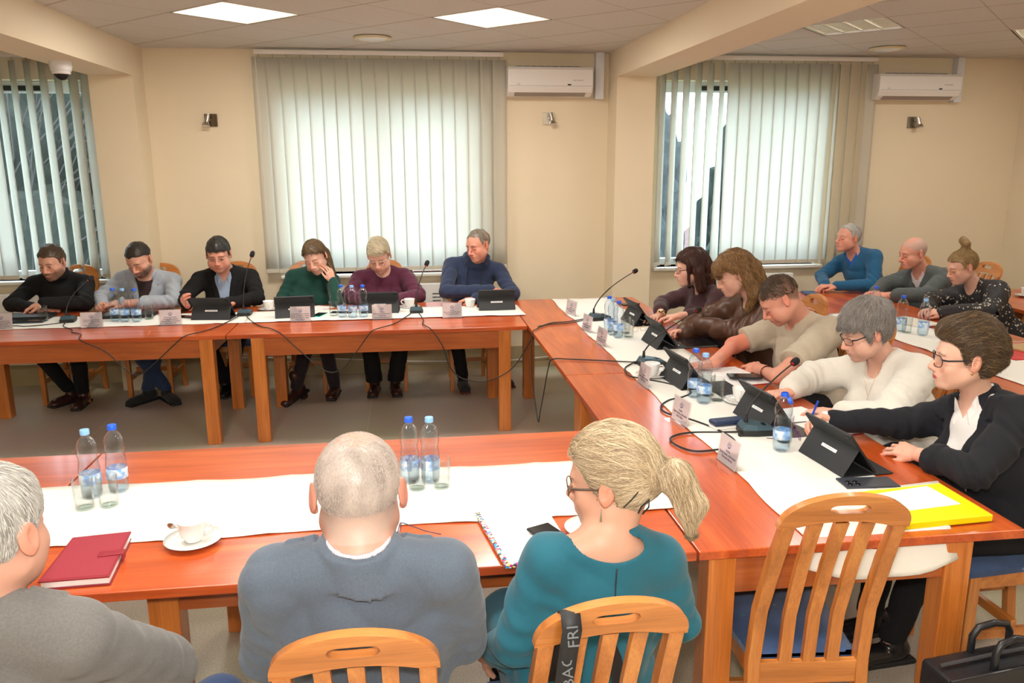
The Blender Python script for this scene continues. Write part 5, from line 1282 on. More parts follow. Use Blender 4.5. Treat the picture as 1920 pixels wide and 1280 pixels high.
    for sd, q in (('R', 1), ('L', -1)):
        l = (legs or {}).get(sd, {}); hj = HP + MT0[:, 0] * q * .092 + V3(0, 0, -.01)
        kn = V3(*l['k']) if 'k' in l else hj + fwd * .40 + MT0[:, 0] * q * .03 + V3(0, 0, -.01)
        an = V3(*l['a']) if 'a' in l else V3(kn[0], kn[1], .10) + fwd * -.04
        LG[sd] = (hj, kn, an, l.get('yaw', tw + (-8 if q > 0 else 8)))
        S.cap(hj, kn, .070, .050, .03); S.cap(kn, an, .048, .034, .02)
    allp = np.array([HP, NB] + [x for v in A.values() for x in v] + [x for v in LG.values() for x in v[:3]])
    V, F = surfnet(S, allp.min(0) - .16, allp.max(0) + .12, .015); C = np.tile(np.array(skin), (len(V), 1)); parts.append((V - O, F, C, 0))
    npmesh('body', parts, [skinm, eyem], root)
    # ---- top
    off = top.get('off', .012); S = SDF(); slv = top.get('slv', 1.0); torso(S, off, True, slv if slv > .5 else .5, armoff=top.get('aoff', off - .001))
    if slv <= .5:
        for sd in 'RL':      # cut the short sleeve off above the elbow
            sh, el, w = A[sd]; dn = nrm(el - sh); c0 = sh + (el - sh) * slv * 1.55
            S.fn(lambda P, c0=c0, dn=dn: np.maximum((c0 - P) @ dn * -1 * -1, np.linalg.norm(P - c0, axis=1) - .30) * 0 + np.maximum(-((P - c0) @ dn), np.linalg.norm(P - (c0 + dn * .12), axis=1) - .17), '-', .004)
    kind = top.get('kind', 'crew'); tc = lambda P: (P - NB) @ MT
    if top.get('skirt'): 
        for sd in 'RL': hj, kn, an, _ = LG[sd]; S.cap(hj, kn + V3(0, 0, -.0), .092, .082, .06)
    elif top.get('hem', True):
        hd = top.get('hemz', .05)
        S.fn(lambda P: ((HP - V3(0, 0, hd)) - P)[:, 2] * 1.0, '&', .01)
    if kind in ('crew', 'v', 'boat'):
        nrr = top.get('neckr', .064 if not p.get('fem') else .062)
        S.cap(NB + MT @ V3(0, .004, -.004), NB + MT @ V3(0, .012, .1), nrr, nrr + .012, .006, '-')
        S.cap(NB + MT @ V3(0, .03, .012 - top.get('scoop', 0)), NB + MT @ V3(0, .13, .025 - top.get('scoop', 0)), nrr * .72, nrr * .8, .006, '-')
        if kind == 'boat':
            S.ell(T(0, .01, .012), V3(.105, .12, .052), MT, .006, '-')
        rr = top.get('rib')
        if kind == 'crew':    # neckband
            pass
    if kind == 'turtle':
        S.cap(NB + MT @ V3(0, -.005, -.01), hc + MH @ V3(0, -.026, -.088) * s, .068 * s, .064 * s if not p.get('fem') else .058, .02)
        cz = hc + MH @ V3(0, -.02, -top.get('tn', .090)) * s; ct = nrm(MH[:, 2] * .9 + MH[:, 1] * .35)
        S.fn(lambda P: np.maximum(-((P - cz) @ ct), np.linalg.norm(P - cz, axis=1) - .13), '-', .005)
    def wedge(Lv, w0, yc=.0):
        def f(P):
            x, y, z = tc(P).T; d = -z; w = w0 * np.clip(1 - d / Lv, 0, 1.3) ** top.get('vp', 1.0)
            return np.maximum(np.maximum(np.abs(x - top.get('vx0', 0)) - w, yc - y), d - Lv) * .85
        return f
    if kind == 'v': S.fn(wedge(top.get('V', .11), .062), '-', .004)
    if kind in ('jacket', 'blazer'):
        Lv = top.get('V', .30); w0 = top.get('vw', .078)
        for q in (-1, 1): S.cap(T(q * .06, -.022, -.012), T(q * (shw + .005), -.018, -.038 - shd), .036 + off, .034 + off, .03)
        S.cap(NB + MT @ V3(0, .0, -.01), NB + MT @ V3(0, .012, .12), .070, .075, .006, '-')
        def lap(P):
            x, y, z = tc(P).T; d = -z; w = w0 * np.clip(1 - d / Lv, 0, 1.3); e = np.abs(x) - w; lw_ = .012 + .052 * np.clip(1 - d / Lv, 0, 1); nt = np.where((d > .055) & (d < .068), .6, 1.0)
            m = (y > .02) * (d < Lv) * (d > -.05) * np.clip((lw_ * nt - e) / .004, 0, 1) * np.clip((e + .006) / .004, 0, 1)
            fr_ = (y > .03) * (d >= Lv) * np.exp(-((x - .012) / .003) ** 2) * .004
            return -.0065 * m + fr_
        S.fn(lap, 'disp')
        S.fn(wedge(Lv, w0), '-', .004)
        def collar(P):
            x, y, z = tc(P).T; r = np.sqrt(x * x + (y + .006) ** 2); zz = z - .020 + .25 * (y + .03) * (y > -.03); b = np.maximum(np.abs(r - .0785 + .34 * zz) - .0105, np.abs(zz) - .035); return np.maximum(b, y - .045) * .9
        S.fn(collar, '+', .006)
    if kind == 'hoodie':
        S.cap(NB + MT @ V3(0, .0, -.01), NB + MT @ V3(0, .012, .12), .062, .07, .008, '-')
        rr = [T(.084 * math.sin(R_(t)), -.012 - .084 * math.cos(R_(t)) * (1.25 if abs(t) < 90 else 1), (.075 - .05 * (abs(t) / 180) ** 1.4 * 2.2)) for t in range(-165, 166, 30)]
        for a_, b_ in zip(rr, rr[1:]): S.cap(a_, b_, .027, .027, .016)
        S.cap(T(-.05, -.10, -.01), T(.05, -.10, -.01), .045, .045, .04)
    if kind == 'scarfneck': pass
    am = top.get('fold', .0045); g1 = waves(top.get('seed', 1), 7, 14, 34); g2 = waves(top.get('seed', 1) + 9, 5, 40, 80)
    def folds(P):
        a_ = g1(P); r = np.abs(a_) ** .7; f = am * (.5 - r) * 1.35 + am * .3 * g2(P)
        for sd in 'RL':
            sh, el, w = A[sd]
            for c0, wd_, fr_ in ((el, .075, 120), (sh * .75 + el * .25, .06, 75)):
                dq = P - c0; ax = nrm(w - sh); m = np.exp(-(dq * dq).sum(1) / (2 * wd_ * wd_)); f = f + am * 1.0 * m * np.sin(dq @ ax * fr_ + 3.0 * a_)
        if top.get('knit'):
            pass
        return f
    S.fn(folds, 'disp')
    tv = top.get('vx', vx); lo = allp.min(0) - .17; hi = np.maximum(allp.max(0) + .17, 0); ap = np.array([HP - .19, HP + .19, NB - .2, NB + .12] + [x for v in A.values() for x in v] + ([x for v in LG.values() for x in v[:2]] if top.get('skirt') else []))
    lo, hi = ap.min(0) - .07, ap.max(0) + .07; V, F = surfnet(S, lo, hi, tv); topV = V
    o = npmesh(top.get('name', 'sweater'), [(V - O, F, None, 0)], [top['mat']], root)
    TOPO = o
    # ---- shirt seen inside the opening
    if 'shirt' in top:
        S2 = SDF(); torso(S2, .004, False)
        sc = top['shirt']; k2 = sc.get('kind', 'collar')
        S2.cap(NB + MT @ V3(0, .0, -.02), NB + MT @ V3(0, .012, .13), .0585 * s, .066 * s, .006, '-') if k2 != 'tee' else S2.cap(NB + MT @ V3(0, .006, .0), NB + MT @ V3(0, .05, .10), .062, .07, .006, '-')
        if k2 == 'collar':
            S2.ops = S2.ops[:-1]
            def col2(P):
                x, y, z = tc(P).T; r = np.sqrt(x * x + (y + .004) ** 2); zz = z - .022 + .30 * (y + .02) * (y > -.02); b = np.maximum(np.abs(r - .0665 + .24 * zz) - .0042, np.abs(zz) - .036)
                return np.maximum(b, y - .05) * .8
            S2.fn(col2, '+', .004)
            def flaps(P):
                x, y, z = tc(P).T; w_ = .024 * np.clip((z + .075) / .06, 0, 1); e = w_ - np.abs(np.abs(x) - .036 - .10 * np.clip(-z, 0, 1)); return -.0065 * (y > .01) * (z < .03) * np.clip(e / .004, 0, 1)
            S2.fn(flaps, 'disp')
            op = sc.get('open', .055)
            S2.cap(NB + MT @ V3(0, .0, -.05), NB + MT @ V3(0, .012, .13), .0565 * s, .060 * s, .004, '-')
            S2.fn(lambda P: (lambda q: np.maximum(np.maximum(np.abs(q[:, 0]) - .034 * np.clip(1 + q[:, 2] / op, 0, 1.5), .0 - q[:, 1]), -q[:, 2] - op) * .8)(tc(P)), '-', .003)
        if sc.get('fold'): S2.fn(lambda P: sc['fold'] * g1(P * 1.4), 'disp')
        V, F = surfnet(S2, T(0, 0, -.2) - .22, NB + .14, min(vx, .0045)); npmesh(sc.get('name', 'shirt'), [(V - O, F, None, 0)], [sc['mat']], root)
    # ---- cuffs
    if 'cuff' in top:
        for sd in top.get('cuffs', 'RL'):
            sh, el, w = A[sd]; S3 = SDF(); dn = nrm(w - el); S3.cap(w - dn * .02, w + dn * .035, .040, .037, .001); S3.fn(lambda P: (P - w) @ dn - .044, '&', .003)
            V, F = surfnet(S3, w - .09, w + .09, .005); npmesh('cuff', [(V - O, F, None, 0)], [top['cuff']], root)
    # ---- trousers and shoes
    if pants:
        S = SDF(); S.ell(H(0, -.01, .0), V3(.172 * fat, .132, .11), MT, .04); wide = pants.get('wide', 0)
        for sd in 'RL':
            hj, kn, an, yw = LG[sd]; S.cap(hj, kn, .088, .066, .05); S.cap(kn, an + V3(0, 0, pants.get('up', .0)), .062, .047 + wide, .03)
        gp = waves(21, 6, 20, 50); S.fn(lambda P: .004 * (.5 - np.abs(gp(P)) ** .7), 'disp')
        if pants.get('name') != 'tights': 
            for sd in 'RL':
                an = LG[sd][2]; S.fn(lambda P, an=an: np.maximum(P[:, 2] - an[2] + .0 - pants.get('up', 0), np.linalg.norm(P - an, axis=1) - .12), '-', .004)
        ap = np.array([HP - .19, HP + .16] + [x for v in LG.values() for x in v[:3]]); V, F = surfnet(S, ap.min(0) - .11, ap.max(0) + .1, pants.get('vx', .010)); npmesh(pants.get('name', 'trousers'), [(V - O, F, None, 0)], [pants['mat']], root)
    if shoes:
        for sd, q in (('R', 1), ('L', -1)):
            hj, kn, an, yw = LG[sd]; f = V3(math.cos(R_(yw)), math.sin(R_(yw)), 0); r_ = V3(f[1], -f[0], 0); Mf = np.stack([r_, f, V3(0, 0, 1)], 1)
            pt = (legs or {}).get(sd, {}).get('tip', 0)    # foot pitched: heel raised
            if pt: Rt = np.array(Matrix.Rotation(R_(-pt), 3, 'X')); Mf = Mf @ Rt
            B = an - V3(0, 0, .09) if an[2] >= .09 else V3(an[0], an[1], 0)
            if pt: B = an + Mf @ V3(0, 0, -.09)
            Q = lambda x, y, z: B + Mf @ V3(x, y, z)
            S = SDF(); S.ell(Q(0, .06, .035), V3(.042, .13, .036), Mf, .02); S.ell(Q(-q * .004, .135, .027), V3(.046, .065, .028), Mf, .02); S.ell(Q(0, -.035, .045), V3(.034, .045, .045), Mf, .02)
            S.cap(Q(0, -.015, .06), Q(0, -.005, .06 + shoes.get('shaft', .03)), .040, .040 + .003, .025)
            S.fn(lambda P: -((P - B) @ Mf)[:, 2], '&', .006)
            if shoes.get('heel'): S.box(Q(0, -.045, -.018), V3(.026, .026, .03), Mf, .006, .006)
            V, F = surfnet(S, B - .24, B + V3(.24, .24, .30), .006); o = npmesh('shoe' if not shoes.get('boot') else 'boot', [(V - O, F, None, 0)], [shoes['mat']], root)
            S = SDF(); S.box(Q(0, .05, .008), V3(.043, .142, .012), Mf, .012, .01); V, F = surfnet(S, B - .24, B + V3(.24, .24, .1), .006); npmesh('sole', [(V - O, F, None, 0)], [shoes.get('sole', blackp)], o)
    # ---- hair
    if hair: 
        hobj = make_hair(hair, hc, MH, s, p, O, root, HV, NB, MT)
    if glasses: make_glasses(glasses, hc, MH, s * 1.0, p, O, root)
    ctx = dict(O=O, root=root, hc=hc, MH=MH, NB=NB, MT=MT, A=A, HP=HP, s=s, top=TOPO, LG=LG)
    if extras: extras(ctx)
    return ctx
def hair_field(hair, hc, MH, s, p, NB, MT):
    st = hair['style']; S = SDF(); th = hair.get('th', .006); tt = hair.get('top', th)
    T = lambda x, y, z: hc + MH @ (V3(x, y, z) * s)
    wd = p.get('fw', 1.0)
    S.ell(T(0, -.016, .034 + tt * .3), V3((.0755 + th) * wd, .0955 + th, .0865 + tt) * s, MH, .01)
    S.ell(T(0, .034, .034 + tt * .4), V3((.060 + th * .9) * wd, .052 + th, .058 + tt) * s, MH, .03)
    for e in hair.get('blobs', []):     # (centre, radii) in head frame, mirrored when x>0 is flagged
        S.ell(T(*e[0]), V3(*e[1]) * s, MH, e[2] if len(e) > 2 else .03)
    zs = hair.get('line', [(-.13, -.070), (-.045, -.062), (-.030, -.020), (-.026, .030), (.006, .034), (.012, -.010), (.022, -.006), (.030, .040), (.055, .066), (.10, .074)])
    ys_, zz_ = np.array(zs).T
    if not hair.get('nocut'):
        def cut(P):
            q = ((P - hc) @ MH) / s; zl = np.interp(q[:, 1], ys_, zz_); side = np.clip((np.abs(q[:, 0]) - .045) / .02, 0, 1)
            back = hair.get('nape', -.07); zc = np.where((q[:, 1] < .02) & (q[:, 1] > -.04), back + (zl - back) * side, zl)
            return (zc - q[:, 2]) * s * .6
        S.fn(cut, '&', .004)
    for e in hair.get('locks', []):     # tapered locks: (a, b, ra, rb[, k]) in head frame
        S.cap(T(*e[0]), T(*e[1]), e[2] * s, e[3] * s, e[4] if len(e) > 4 else .015)
    for e in hair.get('cuts', []): S.ell(T(*e[0]), V3(*e[1]) * s, MH, .006, '-')
    wv = waves(hair.get('seed', 3), 6, 60, 160, None); A_ = hair.get('rough', .002)
    S.fn(lambda P: A_ * wv(P), 'disp')
    return S
def make_hair(hair, hc, MH, s, p, O, root, HV, NB, MT):
    S = hair_field(hair, hc, MH, s, p, NB, MT); ex = hair.get('ext', .16); lo = hc - .15 * s; hi = hc + .17 * s; lo -= np.array([ex * .3, ex * .3, ex if hair.get('long') else 0]); hi += ex * .25
    V, F = surfnet(S, lo, hi, hair.get('vx', .0042)); cols = [np.array(c) for c in hair['cols']]
    rd = np.random.RandomState(1); q = ((V - hc) @ MH) / s; wv = waves(5, 5, 90, 220)(V * V3(1, 1, .35)); t = np.clip(.5 + .5 * wv, 0, 1)[:, None]; m_ = sum(cols) / len(cols); C = m_ * (.55 + .5 * t) * .9
    parts = [(V - O, F, C, 0)]
    fl = hair.get('flow', 'crown'); cr = V3(*hair.get('crown', (0, -.05, .13)))
    def flow(P):
        q = ((P - hc) @ MH) / s
        if fl == 'crown': d = (q - cr) * V3(1, 1, .6); d = d / (np.linalg.norm(d, axis=1)[:, None] + 1e-6) + V3(0, 0, -.5)
        elif fl == 'back': d = np.stack([q[:, 0] * 4, -1 + 0 * q[:, 0], -.35 + 0 * q[:, 0]], -1)
        elif fl == 'up': d = np.stack([q[:, 0] * 1.5, .25 + 0 * q[:, 0], .8 + 0 * q[:, 0]], -1)
        elif fl == 'side': d = np.stack([hair.get('dir', 1) * 1.0 + 0 * q[:, 0], .4 * np.sin(q[:, 1] * 30), -.2 - 6 * np.abs(q[:, 0])], -1)
        elif fl == 'tail':
            tp = V3(*hair['tail']); d = tp - q; n_ = np.linalg.norm(d, axis=1)[:, None]; d = d / (n_ + 1e-6) + V3(0, -.1, .15)
            below = (q[:, 1] < tp[1] + .01)[:, None]; d = np.where(below, V3(.1, -.15, -1), d)
        elif fl == 'fall':
            d = np.stack([q[:, 0] * 10 * (q[:, 2] > .03), (q[:, 1] + .0) * 3 * (q[:, 2] > .05) - .1, -1 + 1.0 * (q[:, 2] > .09)], -1)
        elif fl == 'quiff': d = np.stack([hair.get('dir', .2) + q[:, 0] * 2, -1 + 0 * q[:, 0], .35 - 8 * np.clip(-q[:, 1], 0, 1)], -1)
        elif fl == 'bun':
            tp = V3(*hair['tail']); d = tp - q
        return d @ MH.T
    n = hair.get('n', 900)
    if n:
        r = strands(S, V, F, flow, n, hair.get('len', .04), hair.get('w', .0011), hair.get('seed', 3), cols, None, hair.get('lift', .002), hair.get('steps', 5), hair.get('wav', 0), hair.get('jit', .15), hair.get('droop', 0))
        if r: parts.append((r[0] - O, r[1], r[2], 0))
    return npmesh('hair', parts, [hairm], root)
def facial_hair(ctx, kind, cols, n, ln, w, seed=4):
    pass
def make_glasses(g, hc, MH, s, p, O, root):
    T = lambda x, y, z: Vector(hc + MH @ (V3(x, y, z) * s) - O)
    b = MB(); ls = MB(); hw, hh = g.get('hw', .026), g.get('hh', .018); r = g.get('r', .0013); sq = g.get('sq', 3.2); y0 = .104; wd = p.get('fw', 1.0)
    for q in (-1, 1):
        cx = q * .033 * wd; pts = []
        for k in range(25):
            a = 2 * math.pi * k / 24; c_, s_ = math.cos(a), math.sin(a); e = (abs(c_) ** sq + abs(s_) ** sq) ** (-1 / sq)
            x = cx + hw * c_ * e; z = -.003 + hh * s_ * e; pts.append(T(x, y0 - 6.0 * (abs(x) - .01) ** 2, z))
        if g.get('rimless'): b.tube(pts[0 if True else 0:13], r, 6)
        else: b.tube(pts, r, 6, cap=False)
        c0 = T(cx, y0 - 6 * .023 ** 2, -.003); ls.add([c0] + pts[:-1], [(0, 1 + k, 1 + (k + 1) % 24) for k in range(24)])
        xe = cx + q * hw; b.tube([T(xe, y0 - 6 * (abs(xe) - .01) ** 2, .006), T(q * .0745 * wd, .074, .006), T(q * .081 * wd, .0, .010), T(q * .083 * wd, -.022, -.006)], [r * 1.6, r * 1.5, r * 1.2, r], 6, flat=1.5)
    b.tube([T(-.033 * wd + hw, y0, 0), T(0, y0 + .003, .003), T(.033 * wd - hw, y0, 0)], r, 6)
    o = obj('glasses', b, g['mat'], root, smooth=True); obj('lens', ls, glass, o, fix=False)
    return o
# ---------------------------------------------------------------- the people
def fab(name, col, rough=.9, noise=.12, ns=60, bump=.35, bs=700, sheen=.15): return pm(name, col, rough, noise=noise, nscale=ns, bump=bump, bscale=bs, sheen=sheen)
def floral():
    m, t, b = new('black_floral_fabric'); N = t.nodes.new; L = t.links.new; tc = N('ShaderNodeTexCoord')
    v = N('ShaderNodeTexVoronoi'); v.inputs['Scale'].default_value = 48; L(tc.outputs['Object'], v.inputs['Vector'])
    n = N('ShaderNodeTexNoise'); n.inputs['Scale'].default_value = 16; n.inputs['Detail'].default_value = 2; L(tc.outputs['Object'], n.inputs['Vector'])
    a = N('ShaderNodeMath'); a.operation = 'LESS_THAN'; a.inputs[1].default_value = .34; L(v.outputs['Distance'], a.inputs[0])
    g = N('ShaderNodeMath'); g.operation = 'GREATER_THAN'; g.inputs[1].default_value = .52; L(n.outputs['Fac'], g.inputs[0])
    mu = N('ShaderNodeMath'); mu.operation = 'MULTIPLY'; L(a.outputs[0], mu.inputs[0]); L(g.outputs[0], mu.inputs[1])
    mx = N('ShaderNodeMix'); mx.data_type = 'RGBA'; mx.inputs['A'].default_value = (.014, .012, .014, 1); mx.inputs['B'].default_value = (.55, .48, .40, 1)
    L(mu.outputs[0], mx.inputs['Factor']); L(mx.outputs['Result'], b.inputs['Base Color']); b.inputs['Roughness'].default_value = .7; return m
def stripes(name, c0, c1, sc, axis, swirl=0):
    m, t, b = new(name); N = t.nodes.new; L = t.links.new; tc = N('ShaderNodeTexCoord')
    w = N('ShaderNodeTexWave'); w.bands_direction = axis; w.inputs['Scale'].default_value = sc; w.inputs['Distortion'].default_value = swirl; w.inputs['Detail'].default_value = 1; w.inputs['Detail Scale'].default_value = 1.5
    L(tc.outputs['Object'], w.inputs['Vector']); cr = N('ShaderNodeValToRGB'); cr.color_ramp.elements[0].position = .45; cr.color_ramp.elements[1].position = .55
    cr.color_ramp.elements[0].color = (*c0, 1); cr.color_ramp.elements[1].color = (*c1, 1); L(w.outputs['Fac'], cr.inputs[0]); L(cr.outputs[0], b.inputs['Base Color']); b.inputs['Roughness'].default_value = .85; return m
BLK = fab('black_wool', (.005, .005, .006), sheen=0); BLKT = fab('black_cloth', (.006, .006, .008), sheen=0); SHB = pm('black_leather', (.012, .011, .012), .25, coat=.3)
SHBR = pm('brown_leather', (.05, .018, .015), .28, coat=.3); SUEDE = fab('black_suede', (.02, .02, .022)); JEANS = fab('blue_jeans', (.02, .045, .12), noise=.3, ns=25)
SK = (.68, .36, .26); SKR = (.70, .33, .24); SKP = (.74, .43, .33)
dG = lambda c, mat: None
UP = (0, 0, 1)
def strap_watch(x, w, d, mat_strap, mat_case, name='wristwatch'):
    O = x['O']; w = V3(*w) - O; d = nrm(d); u = nrm(V3(0, 0, 1) - d * d[2]); sd = np.cross(d, u); b = MB(); r = .034
    pts = [Vector(w - d * .03 + (sd * math.cos(a) * r * 1.02 + u * math.sin(a) * r * .86)) for a in np.linspace(0, 2 * math.pi, 25)]
    b.tube(pts, .006, 6, cap=False, flat=.5); o = obj(name, b, mat_strap, x['root'], smooth=True)
    c0 = w - d * .03 + u * r * .86; c_ = MB().cyl(Vector(c0 - u * .002), Vector(c0 + u * .007), .017, .016, 20); obj('dial', c_, mat_case, o, smooth=40)
def pt(x, a, b_, c): return Vector(x['NB'] + x['MT'] @ V3(a, b_, c) - x['O'])
def surf(x, pts, r, name, mat, off=.002):
    """a thin cord laid on the chest: points in the torso frame, pushed forward onto the garment"""
    me = x['top'].data; from mathutils.bvhtree import BVHTree
    tr = BVHTree.FromPolygons([v.co for v in me.vertices], [tuple(p.vertices) for p in me.polygons]); fr = Vector(x['MT'][:, 1]); out = []
    for a, c, s_ in pts:
        o = pt(x, a, .35 * s_, c); h = tr.ray_cast(o, -fr * s_); out.append((h[0] + fr * s_ * off) if h[0] is not None else o - fr * s_ * .25)
    return obj(name, MB().tube(out, r, 6), mat, x['root'], smooth=True)

# --- far table, left to right
def ex1(x): pass
person('man with brown beard in a black turtleneck, arms crossed on the far left table', (-2.677, 6.47, 1.11), (-103, 14, 3), (-2.69, 6.68), -92,
  dict(R=dict(w=(-2.76, 6.30, .79), el=(-2.99, 6.42, .81), d=(1, -.12, -.03), u=UP, pose='flat'), L=dict(w=(-2.68, 6.22, .845), el=(-2.43, 6.36, .82), d=(-1, -.12, -.25), u=(-.2, -.2, 1), pose='relaxed')),
  dict(mat=BLK, kind='turtle', seed=2, name='turtleneck'), nb=(-2.70, 6.58, .985), shw=.195, skin=SK,
  legs=dict(R=dict(k=(-2.84, 6.33, .50), a=(-2.68, 6.50, .09), yaw=-120), L=dict(k=(-2.52, 6.30, .50), a=(-2.56, 6.42, .09), yaw=-88)),
  pants=dict(mat=BLKT), shoes=dict(mat=SHBR), p=dict(eyes='open', beard=((.10, .055, .03), .85), scalp=(.09, .055, .035), gaze=(0, -10), brow=(.10, .06, .035)),
  hair=dict(style='a', cols=[(.07, .042, .025), (.13, .08, .045)], th=.004, top=.014, flow='quiff', n=1100, len=.045, w=.0014))
person('man in a light grey blazer with short dark beard looking down', (-2.046, 6.47, 1.122), (-106, 30, 4), (-2.06, 6.68), -94,
  dict(R=dict(w=(-2.30, 6.32, .80), el=(-2.38, 6.50, .83), d=(.05, -.85, .2), u=(-.5, -.3, .7), pose='fist'), L=dict(w=(-2.13, 6.27, .82), el=(-1.80, 6.38, .81), d=(-1, -.1, .1), u=(0, -.3, 1), pose='relaxed')),
  dict(mat=fab('grey_blazer_cloth', (.36, .40, .46), noise=.2, ns=150), kind='jacket', seed=4, name='blazer', V=.30, vw=.075, shirt=dict(mat=fab('dark_brown_tee', (.035, .018, .02)), kind='tee', name='t_shirt'), fold=.006), nb=(-2.05, 6.60, .985), shw=.20, skin=SK,
  legs=dict(R=dict(k=(-2.12, 6.30, .50), a=(-1.93, 6.43, .09), yaw=-55), L=dict(k=(-1.93, 6.30, .50), a=(-2.08, 6.44, .09), yaw=-125)),
  pants=dict(mat=JEANS), shoes=dict(mat=SUEDE), p=dict(beard=((.03, .022, .018), .9), scalp=(.05, .04, .035), fw=1.03, brow=(.03, .02, .015)),
  hair=dict(style='a', cols=[(.022, .016, .013), (.05, .036, .028)], th=.002, top=.010, flow='quiff', n=900, len=.03, w=.0013, line=[(-.13, .02), (-.02, .03), (.02, .05), (.055, .066), (.1, .074)], nape=.02))
person('man in a black jacket and striped shirt with low reading glasses', (-1.464, 6.50, 1.145), (-88, 16, 2), (-1.45, 6.68), -88,
  dict(R=dict(w=(-1.66, 6.20, .80), el=(-1.74, 6.46, .82), d=(-.15, -.5, .45), u=(-.4, -.7, .5), pose='curled'), L=dict(w=(-1.38, 6.25, .80), el=(-1.18, 6.44, .81), d=(-1, -.1, 0), u=UP, pose='relaxed')),
  dict(mat=fab('black_jacket_cloth', (.004, .004, .005), sheen=0), kind='jacket', seed=6, name='jacket', V=.34, vw=.075, shirt=dict(mat=stripes('blue_striped_cotton', (.18, .26, .42), (.45, .55, .70), 60, 'X'), kind='collar', open=.06)), nb=(-1.455, 6.62, .99), shw=.20, skin=SKR,
  legs=dict(R=dict(k=(-1.56, 6.30, .50), a=(-1.52, 6.58, .09), yaw=-85), L=dict(k=(-1.34, 6.30, .50), a=(-1.46, 6.62, .09), yaw=-80)),
  pants=dict(mat=BLKT), shoes=dict(mat=SHB), p=dict(eyes='open', cheek=1, fw=1.02, gaze=(0, 0), brow=(.03, .025, .02)),
  hair=dict(style='a', cols=[(.018, .016, .014), (.06, .055, .05)], th=.008, top=.016, flow='side', dir=-.4, n=1300, len=.035, w=.0014, line=[(-.13, -.06), (-.035, -.05), (-.02, .02), (.006, .034), (.012, -.0), (.025, .01), (.035, .05), (.06, .060), (.10, .058)]),
  glasses=dict(mat=steel, hw=.025, hh=.013, r=.001))
def ex4(x): pass
person('woman in a dark green turtleneck resting her cheek on her hand', (-.719, 6.47, 1.117), (-106, 24, 12), (-.80, 6.68), -95,
  dict(R=dict(w=(-.92, 6.33, .74), el=(-1.02, 6.52, .76), d=(.3, -1, -.2), u=UP, pose='relaxed', s=.85), L=dict(w=(-.585, 6.35, .945), el=(-.56, 6.28, .79), d=(-.30, .02, 1), u=(.55, -.75, .25), pose='relaxed', s=.9)),
  dict(mat=fab('dark_green_knit', (.006, .055, .042)), kind='turtle', seed=8, name='turtleneck', aoff=.006, tn=.098, fold=.003), nb=(-.765, 6.60, .975), shw=.165, bust=.8, skin=SKP, fat=.9,
  legs=dict(R=dict(k=(-.80, 6.28, .47), a=(-.90, 6.25, .13), yaw=-125, tip=14), L=dict(k=(-.68, 6.30, .50), a=(-.62, 6.38, .10), yaw=-95)),
  pants=dict(mat=fab('black_tights', (.02, .014, .018)), name='tights', up=.0, vx=.009), shoes=dict(mat=SHBR, boot=1, shaft=.12, heel=1), p=dict(fem=1, lipa=.5, brow=(.15, .09, .05)),
  hair=dict(style='a', long=1, ext=.30, cols=[(.09, .05, .028), (.26, .17, .085)], th=.007, top=.012, flow='fall', n=4200, len=.09, w=.0015, nape=-.11,
            line=[(-.13, -.14), (-.05, -.12), (-.025, -.02), (-.02, .02), (.01, .035), (.04, .055), (.065, .070), (.10, .078)],
            locks=[((.06, -.06, .0), (.105, -.03, -.17), .030, .024), ((.105, -.03, -.17), (.145, .03, -.28), .022, .010), ((-.06, -.06, .0), (-.075, .0, -.15), .030, .022), ((-.075, .0, -.15), (-.07, .06, -.215), .022, .012), ((0, -.09, .0), (.0, -.09, -.16), .05, .045)]))
def ex5(x):
    surf(x, [(-.075 + .02 * k / 14, -.02 * k, 1) for k in range(15)], .0018, 'lanyard', blackp); surf(x, [(.06 - .03 * k / 14, -.01 - .02 * k, 1) for k in range(15)], .0018, 'lanyard', blackp)
person('woman in a burgundy sweater with short blond hair and clear glasses', (-.222, 6.46, 1.117), (-100, 28, 5), (-.20, 6.68), -90,
  dict(R=dict(w=(-.32, 6.24, .79), el=(-.47, 6.45, .80), d=(.7, -.6, 0), u=UP, pose='relaxed'), L=dict(w=(-.10, 6.24, .79), el=(.075, 6.43, .80), d=(-.8, -.5, 0), u=UP, pose='relaxed')),
  dict(mat=fab('burgundy_knit', (.10, .016, .045)), kind='crew', seed=10, neckr=.066, fold=.006), nb=(-.205, 6.62, .975), shw=.185, bust=1.2, fat=1.12, skin=SKP, extras=ex5,
  legs=dict(R=dict(k=(-.33, 6.30, .50), a=(-.30, 6.44, .09), yaw=-95), L=dict(k=(-.06, 6.30, .50), a=(-.13, 6.44, .09), yaw=-85)),
  pants=dict(mat=BLKT, wide=.02), shoes=dict(mat=SHBR), p=dict(fem=1, cheek=1, fw=1.04, lips=(.55, .16, .15), brow=(.10, .06, .04)),
  hair=dict(style='a', cols=[(.50, .42, .28), (.80, .70, .50)], th=.008, top=.026, flow='side', dir=-1.0, n=1500, len=.05, w=.0015, line=[(-.13, -.06), (-.035, -.05), (-.02, .02), (.006, .034), (.012, -.0), (.025, .01), (.035, .055), (.06, .066), (.10, .064)], blobs=[((-.03, .03, .09), (.05, .05, .035))]),
  glasses=dict(mat=chrome, hw=.027, hh=.019, r=.0009))
def ex6(x):
    surf(x, [(-.055, -.03, 1), (-.058, -.10, 1), (-.056, -.2, 1)], .0022, 'drawstring', BLK); surf(x, [(.055, -.03, 1), (.058, -.10, 1), (.052, -.19, 1)], .0022, 'drawstring', BLK)
    strap_watch(x, (.52, 6.23, .79), (-1, .0, 0), chrome, pm('watch_face', (.5, .5, .48), .2, metal=.6))
